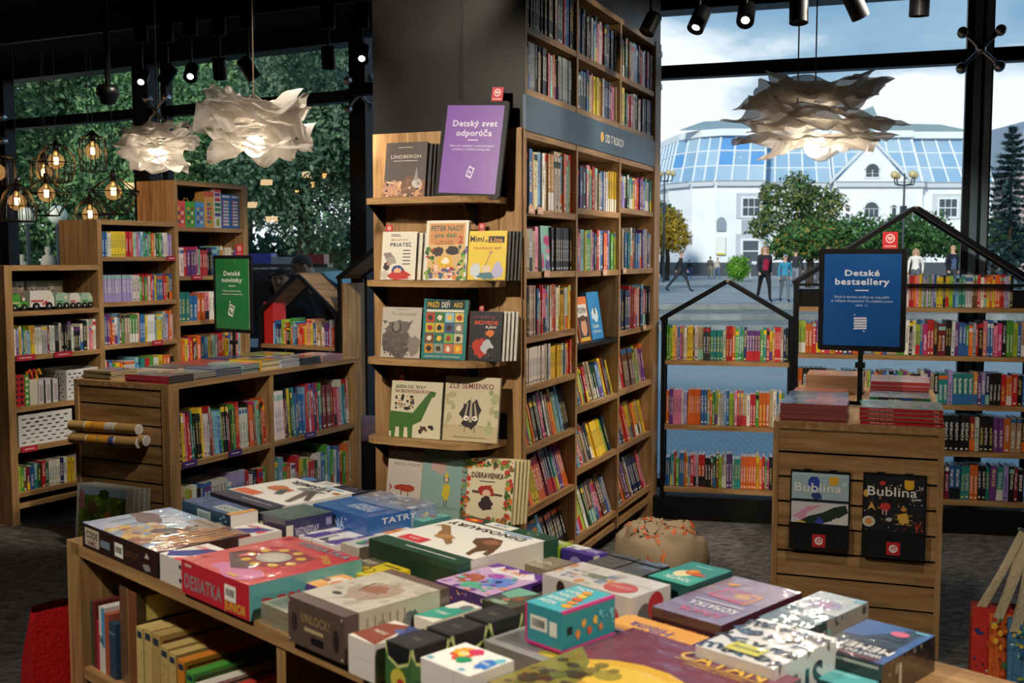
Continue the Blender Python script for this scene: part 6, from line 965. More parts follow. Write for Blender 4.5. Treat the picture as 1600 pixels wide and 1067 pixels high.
def spot(label, loc, tgt, power=0, lit=True, r=.042, ln=.13, size=40, blend=.6, col=(1, .88, .72), hang=None):
    t = thing('track_spotlight', label, 'spotlight', loc, 0, 'black ceiling track spotlights'); d = (Vector(tgt) - Vector(loc)).normalized(); q = d.to_track_quat('-Z', 'Y').to_matrix().to_4x4()
    g = G(); g.tf = q; g.lathe([(0, ln / 2), (r * .85, ln / 2), (r, ln / 2 - .01), (r, -ln / 2), (r * .93, -ln / 2), (r * .93, -ln / 2 + .006), (0, -ln / 2 + .014)], '101114', 28); g.build('lamp_body', 'blackmetal', parent=t, smooth=False)
    g = G(); g.tf = q; g.face([(r * .9 * math.cos(k * .2618), r * .9 * math.sin(k * .2618), -ln / 2 + .010) for k in range(24)][::-1], 'ffffff'); g.build('lens', 'spotlit' if lit else 'blackmetal', parent=t)
    top = (hang or 2.9) - loc[2]; g = G(); g.tube([(0, 0, 0), (0, 0, top)], .008, '101114', 6); g.box(-.04, .04, -.015, .015, top, 3.2 - loc[2], '101114'); g.build('bracket', 'blackmetal', parent=t)
    if power:
        ld = bpy.data.lights.new('spot_beam', 'SPOT'); ld.energy = power; ld.color = col; ld.spot_size = R(size); ld.spot_blend = blend; ld.shadow_soft_size = .05; lo = bpy.data.objects.new('spot_beam', ld); C.objects.link(lo); lo.parent = t; lo.location = d * (ln / 2 + .01); lo.rotation_euler = d.to_track_quat('-Z', 'Y').to_euler()
    return t
SL = 'track spotlight '
for x, y, z, tx, lit, lb in ((-2.327, 7.0, 2.677, (-2.0, 4.4, .8), 1, 'lit ' + SL + 'above the small paper lamp, first from the left'), (-2.166, 7.0, 2.696, (-3.6, 7.0, .4), 0, 'unlit ' + SL + 'second from the left'), (-1.959, 6.8, 2.679, (-1.65, 4.2, .8), 1, 'lit ' + SL + 'third from the left'), (-1.786, 6.8, 2.70, (-1.8, 7.6, 0), 0, 'unlit upright ' + SL + 'fourth from the left'), (-1.563, 6.6, 2.668, (-.4, 6.8, .8), 0, 'unlit tilted ' + SL + 'above the grey paper lamp'), (-1.088, 6.6, 2.732, (-1.1, 7.4, 0), 0, 'unlit ' + SL + 'near the black pillar'), (-.887, 6.6, 2.754, (-.75, 4.3, .8), 1, 'lit ' + SL + 'beside the black pillar'),
   (.721, 5.8, 2.762, (.3, 5.6, 1.9), 0, 'square black ' + SL + 'right beside the tall bookcase top'), (.923, 5.5, 2.721, (.35, 4.9, 1.5), 1, 'tilted ' + SL + 'second from the tall bookcase'), (1.111, 5.3, 2.702, (.8, 4.3, 1.75), 1, 'brightly lit ' + SL + 'third from the tall bookcase'), (1.283, 5.0, 2.66, (1.2, 4.6, 0), 0, 'long dark ' + SL + 'above the large paper lamp'), (1.534, 5.0, 2.68, (2.0, 5.2, 1.9), 0, 'dark tilted ' + SL + 'right of the lamp cords'), (1.75, 4.8, 2.65, (1.75, 5.0, 0), 0, 'dark upright ' + SL + 'furthest right before the window post')):
    spot(lb, (x, y, z), tx, 0, bool(lit), ln=.13 if 'square' not in lb else .11)
g = G(); g.tf = Matrix.Translation((-2.0, 5.5, 2.30)); g.lathe([(0, .1), (.045, .1), (.055, .08), (.055, .05), (.045, .045), (.035, .01), (0, 0)], '0e0e10', 24); dc = thing('ceiling_camera', 'black dome security camera on a ceiling rod above the cage lamps', 'security camera'); g.build('dome', 'metal', parent=dc, smooth=True)
g = G(); g.tube([(-2.0, 5.5, 2.4), (-2.0, 5.5, 3.2)], .014, '0e0e10', 8); g.build('rod', 'blackmetal', parent=dc)
# tracks
for i, (a, b) in enumerate((((-3.6, 7.75), (-.6, 6.3)), ((.55, 5.95), (2.1, 4.6)))):
    d = Vector((b[0] - a[0], b[1] - a[1], 0)); l = d.length; g = G(); g.box(0, l, -.018, .018, 3.02, 3.199, '08080a'); o = g.build('lighting_track', 'blackmetal', loc=(a[0], a[1], 0), rz=math.atan2(d.y, d.x)); tag(o, 'black lighting track on the %s side of the ceiling' % ('left' if i == 0 else 'right'), 'lighting track')
# working spotlights nearer the camera (above the picture's frame)
for i, (loc, tgt, pw, sz_) in enumerate(LIGHTS): spot('ceiling spotlight above the shop floor, aimed at the %s' % AIM[i], loc, tgt, pw, True, size=sz_)

# warm lanterns of the café corner, left of the picture: the left window mirrors them
LN = Vector((-LD.y, LD.x, 0)); LN = LN if LN.y > 0 else -LN
for px, py in ((410, 285), (475, 273), (385, 320), (486, 320), (417, 342), (507, 365), (197, 290)):
    D_ = 12.0; q = Vector(((px - 800) / 1717 * D_, D_, 1.55 + (402.5 - py) / 1717 * D_)); q = q - LN * (2 * (q - LP).dot(LN))
    t = thing('lantern', 'small warm lantern hanging in the café corner beyond the left edge', 'lantern', q, 0, 'café lanterns mirrored in the left window')
    g = G(); g.box(-.05, .05, -.05, .05, -.03, .03); g.build('lamp_glass', 'lantern', parent=t); g = G(); g.box(-.06, .06, -.06, .06, .03, .04); g.tube([(0, 0, .04), (0, 0, 3.2 - q.z)], .003, '0e0c0a', 5); g.build('cap', 'blackmetal', parent=t)
# ================= outside =================
F_ = 1717.0
def P(px, Y): return (px - 800) / F_ * Y
def Zp(py, Y): return 1.55 + (402.5 - py) / F_ * Y
g = G(); g.box(-70, 90, 5.0, 27.5, -.6, -.3); struct('ground_pavement', g, 'cobble')
g = G(); g.box(-70, 90, 27.5, 29.6, -.6, -.133); g.box(-70, 90, 29.6, 32.2, -.6, .033); g.box(-70, 90, 32.2, 32.7, -.6, .2); struct('ground_steps', g, 'stone')
g = G(); g.box(-160, 220, 32.7, 260, -.6, .2); struct('ground_plaza', g, 'pave')
# ---- white building with glazed mansard ----
bl = thing('town_building', 'white town building with blue glazed mansard roof and a gable across the square', 'building')
plan = [(11.2, 92), (12.0, 84.5), (13.4, 82), (14.9, 81), (18.5, 81), (18.7, 83), (24.0, 83), (24.0, 82.2), (30.6, 82.2), (30.6, 83), (36.2, 83), (38, 95)]
EZ = Zp(286, 81); TZ = Zp(213, 82)
g = G()
for (x0, y0), (x1, y1) in zip(plan, plan[1:]): g.face([(x0, y0, .2), (x1, y1, .2), (x1, y1, EZ), (x0, y0, EZ)], 'e4eaef')
g.build('wall', 'stucco', parent=bl)
g = G()
for (x0, y0), (x1, y1) in zip(plan, plan[1:]):
    d = Vector((x1 - x0, y1 - y0, 0)).normalized(); n = Vector((d.y, -d.x, 0)) * .06
    g.face([(x0 + n.x, y0 + n.y, .2), (x1 + n.x, y1 + n.y, .2), (x1 + n.x, y1 + n.y, 1.2), (x0 + n.x, y0 + n.y, 1.2)], '4a5058'); n *= 5
    for a, b, c in ((EZ - .25, EZ + .05, 'c4ccd2'), (EZ + .05, EZ + .15, '8a9298')): g.face([(x0 + n.x, y0 + n.y, a), (x1 + n.x, y1 + n.y, a), (x1 + n.x, y1 + n.y, b), (x0 + n.x, y0 + n.y, b)], c)
g.build('cornice', 'plain', parent=bl)
def inset(x, y): return (x * .93 + 25 * .07, y + 1.6)
gp = G(); gm = G()
for si, ((x0, y0), (x1, y1)) in enumerate(zip(plan, plan[1:])):
    if (x0, y0) in ((24.0, 83), (24.0, 82.2), (30.6, 82.2)): 
        pass
    a, b = Vector((x0, y0, EZ + .1)), Vector((x1, y1, EZ + .1)); c, d = Vector((*inset(x1, y1), TZ)), Vector((*inset(x0, y0), TZ)); L_ = (b - a).length; n = max(1, round(L_ / 1.15)); nn = (b - a).cross(d - a).normalized() * -1
    if nn.y > 0: nn = -nn
    rb = random.Random(si)
    for i in range(n):
        for j in range(3):
            q = lambda u, v: a.lerp(b, u).lerp(d.lerp(c, u), v)
            gp.face([q(i / n, j / 3), q((i + 1) / n, j / 3), q((i + 1) / n, (j + 1) / 3), q(i / n, (j + 1) / 3)], rb.choice(['8aaecb', '9ab8d0', '82a8c8', 'a2bdd2', '5a96d0' if si in (1, 3) else '90b0ca']))
    for i in range(n + 1): u = i / n; gm.tube([a.lerp(b, u) + nn * .03, d.lerp(c, u) + nn * .03], .07, 'e6ecf0', 4)
    for j in range(4): v = j / 3; gm.tube([a.lerp(d, v) + nn * .03, b.lerp(c, v) + nn * .03], .06, 'e6ecf0', 4)
gp.build('mansard_glass', 'print', parent=bl); gm.build('mansard_bar', 'plain', parent=bl)
g = G(); top = [inset(*q) for q in plan]
for (x0, y0), (x1, y1) in zip(top, top[1:]): g.face([(x0, y0 - .4, TZ), (x1, y1 - .4, TZ), (x1, y1 - .4, TZ + .5), (x0, y0 - .4, TZ + .5)], 'dfe6ea')
g.face([(x, y - .4, TZ + .5) for x, y in top] , '7f9096'); g.face([(12.5, 83.5, TZ + .5), (19, 82.6, TZ + .5), (17, 86, TZ + 1.6), (15, 87, TZ + 1.6)], '8fa4ac'); g.prism([(23.2, TZ + .5), (36.5, TZ + .5), (33, TZ + 1.2), (28.4, TZ + 1.3), (27.8, TZ + 2.6), (26.8, TZ + 2.2), (26, TZ + .9)], 1, 85.5, 88, '8298a0')
g.build('roof', 'plain', parent=bl)
g = G(); g.prism([(P(1300, 82.2), EZ), (P(1418, 82.2), EZ), (P(1359, 82.2), Zp(226, 82.2))], 1, 82.15, 84.5, 'e9eef2'); g.build('gable', 'stucco', parent=bl)
g = G(); g.prism([(P(1294, 82), EZ - .05), (P(1359, 82), Zp(222, 82)), (P(1424, 82), EZ - .05), (P(1424, 82), EZ + .2), (P(1359, 82), Zp(216, 82)), (P(1294, 82), EZ + .2)], 1, 81.95, 82.2, 'cdd5da'); g.build('gable_trim', 'plain', parent=bl)
def win(px, py, w, h, Y, arch=False, cols=2, rows=2, surround=None, glass='2f3d46'):
    x = P(px, Y); z = Zp(py, Y); w = w * Y / F_; h = h * Y / F_; g = G(); y = Y - .12
    if surround: g.box(x - w * .85, x + w * .85, y + .02, y + .2, z - h * .62, z + h * .78, surround)
    g.box(x - w / 2 - .12, x + w / 2 + .12, y, y + .2, z - h / 2 - .12, z + h / 2 + (.05 if arch else .12), 'dde3e6')
    if arch: g.prism([(x + (w / 2 + .12) * math.cos(k * math.pi / 10), z + h / 2 + (w / 2 + .12) * math.sin(k * math.pi / 10)) for k in range(11)], 1, y, y + .2, 'dde3e6')
    fr = g.build('window', 'plain', parent=bl); g = G(); y -= .02
    for i in range(cols):
        for j in range(rows): g.face([(x - w / 2 + w * (i + .06) / cols, y, z - h / 2 + h * (j + .06) / rows), (x - w / 2 + w * (i + .94) / cols, y, z - h / 2 + h * (j + .06) / rows), (x - w / 2 + w * (i + .94) / cols, y, z - h / 2 + h * (j + .94) / rows), (x - w / 2 + w * (i + .06) / cols, y, z - h / 2 + h * (j + .94) / rows)], glass)
    if arch: g.face([(x + w * .47 * math.cos(k * math.pi / 10), y, z + h / 2 + w * .44 * math.sin(k * math.pi / 10)) for k in range(11)], glass)
    g.build('pane', 'gloss', parent=fr)
win(1359, 272, 21, 11, 82.2, True); win(1359, 333, 22, 14, 82.2, True, 3, 1); win(1322, 333, 7, 18, 82.2, True, 1, 1); win(1394, 333, 7, 18, 82.2, True, 1, 1); win(1478, 325, 28, 28, 83, False, 3, 2, 'c6ccd2')
win(1172, 324, 27, 28, 81, False, 3, 2, 'b9c2ca'); win(1172, 392, 27, 34, 81, False, 1, 2, 'b9c2ca', '3f5058'); win(1082, 330, 5, 14, 83.2, True, 1, 1); win(1094, 330, 7, 16, 82, True, 1, 1); win(1087, 386, 16, 36, 82.6, False, 3, 1); win(1060, 332, 5, 14, 84.6, True, 1, 1)
g = G(); Y = 80.9; x, z = P(1172, Y), Zp(354, Y); g.box(x - .65, x + .65, Y - .02, Y + .1, z - .5, z + .5, 'a3abb3'); g.ops((x - .65, Y - .02, z - .5), X_, Z_, 1.3, 1.0, [('e', .5, .5, .16, .2, 'd0d4d8')]); g.build('relief_panel', 'plain', parent=bl)
g = G(); x, z = P(1126, Y), Zp(352, Y); g.prism([(x - .33, z - .4), (x + .33, z - .4), (x + .33, z + .2)] + [(x + .33 * math.cos(k * .314), z + .2 + .4 * math.sin(k * .314)) for k in range(11)], 1, Y - .1, Y, '8b98a4'); x, z = P(1126, Y), Zp(383, Y); g.box(x - .33, x + .33, Y - .1, Y, z - .7, z + .6, 'e2e4e0'); g.box(x - .33, x + .33, Y - .12, Y, z - .7, z - .58, 'd8c848'); g.build('wall_sign', 'plain', parent=bl)
b2 = thing('town_house', 'house with red tiled hip roof at the far left of the square', 'building'); g = G(); g.box(8, P(1062, 105), 105, 115, .2, Zp(290, 105), 'dde4ea'); g.build('wall', 'stucco', parent=b2)
g = G(); zz = Zp(285, 105); g.prism([(8, zz), (P(1066, 105), zz), (P(1058, 105), zz + 1.9), (P(1040, 105), zz + 3.1), (8, zz + .6)], 1, 105, 114, 'a8655c'); g.build('roof', 'plain', parent=b2)
b3 = thing('town_house', 'grey roofed house far behind the spruce at the right edge', 'building'); g = G(); g.box(P(1590, 110), 90, 110, 125, .2, Zp(270, 110), 'b5a8a4'); g.build('wall', 'plain', parent=b3); g = G(); g.prism([(P(1560, 110), Zp(270, 110)), (95, Zp(270, 110)), (75, Zp(190, 110)), (P(1600, 110), Zp(190, 110))], 1, 110, 124, '8b9aa8'); g.build('roof', 'plain', parent=b3)
# ---- trees ----
def leafmesh(seed, blobs, n, ls, cols, flat=.9):
    r = random.Random(seed); g = G(); tot = sum(b[3] ** 2 for b in blobs)
    cl = [lin(c) for c in cols]
    for (cx, cy, cz, br, fz) in [(b[0], b[1], b[2], b[3], b[4] if len(b) > 4 else 1) for b in blobs]:
        for _ in range(int(n * br * br / tot)):
            v = Vector((r.gauss(0, 1), r.gauss(0, 1), r.gauss(0, 1))).normalized(); q = noise.noise(v * 2.2 + Vector((cx, cy, cz))); rad = br * (.78 + .3 * q) * r.uniform(.62, 1.05)
            p = Vector((cx, cy, cz)) + Vector((v.x * rad, v.y * rad, v.z * rad * fz)); a = Vector((r.gauss(0, 1), r.gauss(0, 1), r.gauss(0, 1))).normalized(); b = a.cross(v + Vector((.01, 0, 0))).normalized(); s = ls * r.uniform(.6, 1.4)
            k = r.uniform(.75, 1.2); c = r.choice(cl); c = (c[0] * k, c[1] * k, c[2] * k, 1)
            g.face([p - a * s, p - b * s * .5, p + a * s, p + b * s * .5], c)
    return g
def tree(label, x, y, blobs, n, ls, cols, trunk=(.2, 0), seed=1, group=None, gz=.2, name='tree'):
    t = thing(name, label, 'tree', (x, y, gz), 0, group); g = leafmesh(seed, blobs, n, ls, cols); g.build('foliage', 'leaf', parent=t)
    if trunk[0]:
        g = G(); cz = min(b[2] for b in blobs); r = trunk[0]; g.tube([(0, 0, 0), (.05, 0, cz * .5), (-.03, .02, cz), (0, 0, max(b[2] for b in blobs))], [r, r * .85, r * .7, r * .3], '4b4238', 8); tr = g.build('trunk', 'bark', parent=t)
        g = G(); rb = random.Random(seed)
        for b in blobs[:6]: g.tube([(0, 0, cz * .75), (b[0] * .5, b[1] * .5, cz + (b[2] - cz) * .5), (b[0], b[1], b[2])], [r * .45, r * .3, r * .1], '4b4238', 6)
        g.build('branch', 'bark', parent=tr)
    return t
GA = ['4a6a3a', '5f7a44', '7a8a4a', '3a5632', '8a8a50']; GD = ['1f3f24', '2c5230', '38603a', '23472c', '4a6f42']; GH = ['3f6f30', '4a7c38', '335e2a', '5a8440', '2d5228']
tree('airy green tree with thin crown in front of the white building', P(1245, 60), 60, [(-1.2, 0, 3.6, 1.3), (.9, .3, 4.2, 1.5), (-.2, -.5, 4.9, 1.4), (1.5, 0, 3.0, 1.2), (-2.0, .2, 3.0, .9), (.2, 0, 2.8, 1.3), (-1.6, 0, 4.8, .8), (2.0, 0, 4.3, .9)], 4200, .14, GA, (.16, 0), 3)
for i, (px, py, r_, lb) in enumerate(((1265, 375, 2.0, 'left of the four by the square'), (1345, 372, 2.2, 'second of the four by the square'), (1440, 368, 2.3, 'third of the four, behind the blue sign'), (1580, 378, 2.2, 'right of the four, under the spruce'))):
    tree('low round green tree, ' + lb, P(px, 50), 50 + .6 * i, [(0, 0, Zp(py, 50) - .2, r_, .62), (-r_ * .5, 0, Zp(py, 50) - .5, r_ * .6, .7), (r_ * .5, 0, Zp(py, 50) - .5, r_ * .6, .7)], 5200, .11, GH + (['9a8a3c'] if i == 0 else []), (.2, 0), 20 + i, 'low round trees on the square')
tree('low round green tree half hidden behind the second one, by the lamp post', P(1395, 56), 56, [(0, 0, 2.0, 1.7, .8)], 3000, .11, GH, (.2, 0), 31, 'low round trees on the square')
tree('yellow autumn tree beside the tall bookcase edge', P(1042, 65), 65, [(0, 0, Zp(352, 65) - .2, 1.4), (-.6, 0, Zp(372, 65) - .2, 1.3), (.5, 0, Zp(372, 65) - .2, 1.2)], 3200, .12, ['c9a832', 'd8b83c', 'a8902c', 'b59a3a'], (.16, 0), 41)
tree('small green tree above the yellow autumn tree', P(1034, 75), 75, [(0, 0, 4.2, 1.3)], 1200, .13, GH, (.14, 0), 42)
t = thing('spruce_tree', 'blue green spruce at the right behind the window post', 'tree', (P(1576, 40), 40, .2)); r = random.Random(5); g = G(); cl = ['5a7a7c', '4a6a6c', '6a8a88', '3f5c5c', '7f9a98']
for lv in range(26):
    z = 5.6 * (1 - lv / 26) + .3; rad = .12 + 2.0 * (lv / 26) ** .85
    for k in range(16):
        a = r.uniform(0, 6.28); rr = rad * r.uniform(.75, 1.1)
        for m_ in range(26):
            f = r.uniform(.15, 1); p = Vector((rr * f * math.cos(a), rr * f * math.sin(a), z - .28 * f * rr + .15 * f * f + r.uniform(-.06, .06))); d = Vector((math.cos(a) + r.uniform(-.6, .6), math.sin(a) + r.uniform(-.6, .6), r.uniform(-.3, .5))).normalized(); b = d.cross(Z_).normalized(); s = .17
            g.face([p - d * s, p - b * s * .3, p + d * s, p + b * s * .3], r.choice(cl))
g.build('foliage', 'leaf', parent=t); g = G(); g.tube([(0, 0, 0), (0, 0, 5.6)], [.12, .02], '4b4238', 8); g.build('trunk', 'bark', parent=t)
g = leafmesh(9, [(0, 0, .75, .85, 1.05)], 2400, .07, ['6aa82c', '7fb83a', '5a9428']); o = g.build('round_bush', 'leaf', loc=(P(1154, 62), 62, .2)); tag(o, 'bright green round bush in front of the white building', 'bush')
LT_ = [(-11.5, 23, 4.2, 2.9), (-7.6, 24, 4.0, 3.0), (-4.4, 23, 4.4, 2.7), (-14.5, 33, 6.5, 4.2), (-8.5, 35, 7.0, 4.6), (-2.6, 34, 6.4, 4.3), (-20, 30, 6, 4.2), (-17, 50, 9, 7), (-7, 52, 9.5, 7.5), (1, 55, 8.5, 6)]
protos = []
for k in range(3):
    rb = random.Random(60 + k); bb = [(0, 0, 0, .75)] + [(rb.uniform(-.6, .6), rb.uniform(-.5, .5), rb.uniform(-.75, .6), rb.uniform(.35, .5)) for _ in range(8)]; gm_ = leafmesh(60 + k, bb, 26000, .021, [['4a6c48', '5a7c50', '668a58', '3c5c40'], ['5a8258', '6e9a62', '4a6e4c', '82a868'], ['4a6a52', '5c7c60', '3c5a48', '6c8c68']][k])
    protos.append(gm_)
dist = ['nearest row, far left', 'nearest row, behind the cage lamps', 'nearest row, behind the small house shelf', 'second row, left', 'second row, middle', 'second row, beside the black pillar', 'at the far left edge of the second row', 'furthest row, left', 'furthest row, middle', 'furthest row, right']
pm = {}
for i, (x, y, z, r_) in enumerate(LT_):
    k = i % 3; t = thing('tree', 'leafy tree outside the left window, ' + dist[i], 'tree', (x, y, -.3 if y < 28 else .2), 0, 'trees outside the left window')
    if k not in pm: f = protos[k].build('foliage', 'leaf', parent=t); pm[k] = f.data
    else: f = bpy.data.objects.new('foliage', pm[k]); C.objects.link(f); f.parent = t
    f.location = (0, 0, z); f.scale = (r_ * 1.15, r_ * 1.15, r_ * 1.1); f.rotation_euler = (0, 0, i * 1.3)
    g = G(); g.tube([(0, 0, 0), (.1, 0, z * .5), (0, .1, z)], [.22, .18, .1], '4b4238', 8); g.build('trunk', 'bark', parent=t)
g = leafmesh(77, [(k * 1.9, 0, 1.0 + .35 * (k % 3), 1.9, .95) for k in range(-10, 3)], 42000, .12, ['3c5a3c', '4a6c46', '587a4e']); o = g.build('hedge', 'leaf', loc=(-6, 27, -.3)); tag(o, 'dark hedge along the street outside the left window', 'hedge')
# ---- lamp posts, monument, car ----
def lamppost(label, px, Y, zt, n=4):
    t = thing('street_lamp', label, 'street lamp', (P(px, Y), Y, .2), 0, 'street lamps on the square'); g = G(); g.tube([(0, 0, 0), (0, 0, zt)], [.07, .04], '26303a', 8); g.box(-.13, .1, -.1, .1, zt * .62, zt * .62 + .5, '26303a')
    for k in range(n): a = k * 6.283 / n + .3; g.tube([(0, 0, zt - .5), (.45 * math.cos(a), .45 * math.sin(a), zt - .45), (.5 * math.cos(a), .5 * math.sin(a), zt - .2)], .03, '26303a', 6)
    g.build('post', 'metal', parent=t)
    for k in range(n): a = k * 6.283 / n + .3; g = G(); g.ball((.5 * math.cos(a), .5 * math.sin(a), zt - .06), .16, col='c9b880'); g.build('lamp_globe', 'gloss', parent=t, smooth=True)
lamppost('four globed street lamp standing before the white building', 1410, 46, Zp(272, 46) - .2); lamppost('street lamp half hidden beside the tall bookcase', 1037, 60, Zp(270, 60) - .2)
t = thing('monument', 'pale stone monument with figures on a stepped pedestal, outside at the far left', 'monument', (P(70, 17), 17, -.3)); g = G(); g.box(-1.1, 1.0, -.5, .5, 0, 1.1, '847e6c'); g.box(-.8, .75, -.4, .4, 1.1, 1.3, '96907c'); g.build('pedestal', 'plain', parent=t)
for fx_, fh in ((-.35, .6), (.05, .72), (.42, .58)):
    g = G(); g.lathe([(.10, 0), (.12, .15), (.09, .5 * fh), (.11, .68 * fh), (.08, .8 * fh), (.03, .84 * fh), (.05, .92 * fh), (.035, fh), (0, fh)], '8a8472', 14, cx=fx_, cz=1.3); g.build('figure', 'plain', parent=t, smooth=True)
for px, lb in ((45, 'left'), (92, 'right')):
    t = thing('globe_lamp', '%s of two white globe street lamps outside at the far left' % lb, 'street lamp', (P(px, 16), 16, -.3), 0, 'white globe lamps outside'); g = G(); g.tube([(0, 0, 0), (0, 0, Zp(345, 16) + .3)], .03, '20262a', 8); g.build('post', 'metal', parent=t); g = G(); g.ball((0, 0, Zp(336, 16) + .3), .14, col='c9cbb5'); g.build('lamp_globe', 'gloss', parent=t, smooth=True)
cr_ = thing('police_car', 'dark police car with blue and red roof light bar parked outside the left window', 'car', (-2.88, 12.6, -.3), R(-6))
prof_ = [(-2.1, .35), (-2.2, .9), (-2.0, 1.05), (-1.75, 1.62), (-1.2, 1.72), (.35, 1.72), (.6, 1.66), (1.45, 1.12), (2.25, .98), (2.35, .6), (2.3, .35)]
g = G(); g.prism(prof_, 1, 0, 1.75, '1a2632'); g.build('body', 'gloss', parent=cr_, bevel=.05)
g = G(); g.prism([(-1.62, 1.1), (-1.52, 1.55), (-.55, 1.6), (-.55, 1.1)], 1, -.012, 0, '0c1218'); g.prism([(-.45, 1.1), (-.45, 1.6), (.4, 1.58), (.98, 1.12)], 1, -.012, 0, '0c1218'); g.face([(.62, .06, 1.665), (.62, 1.69, 1.665), (1.45, 1.69, 1.13), (1.45, .06, 1.13)], '8fb4c4'); g.face([(.66, .06, 1.69), (1.47, .06, 1.16), (1.47, 1.69, 1.16), (.66, 1.69, 1.69)], '9cc0ce'); g.build('window_glass', 'gloss', parent=cr_)
g = G(); g.box(-.40, .12, .0, .22, 1.78, 1.90, '1f4fb0'); g.box(-.45, .78, .0, .24, 1.74, 1.78, '2a3038'); g.build('blue_light', 'gloss', parent=cr_); g = G(); g.box(.42, .74, .0, .22, 1.78, 1.89, 'b02a30'); g.build('red_light', 'gloss', parent=cr_); g = G(); g.box(.12, .42, .0, .2, 1.78, 1.86, '9aa0a4'); g.build('light_bar_centre', 'gloss', parent=cr_)
g = G(); g.box(-2.1, 2.2, -.006, 0, .82, .92, 'c9d0d4'); g.build('side_stripe', 'print', parent=cr_)
for wx in (-1.4, 1.5):
    g = G(); g.tf = Matrix.Translation((wx, .02, .34)) @ Matrix.Rotation(R(90), 4, 'X'); g.lathe([(0, -.1), (.34, -.1), (.34, .03), (.22, .04), (.2, .02), (0, .02)], '121214', 24, colf=lambda a, b: '8a8e92' if a >= 3 else '121214'); g.build('wheel', 'print', parent=cr_)
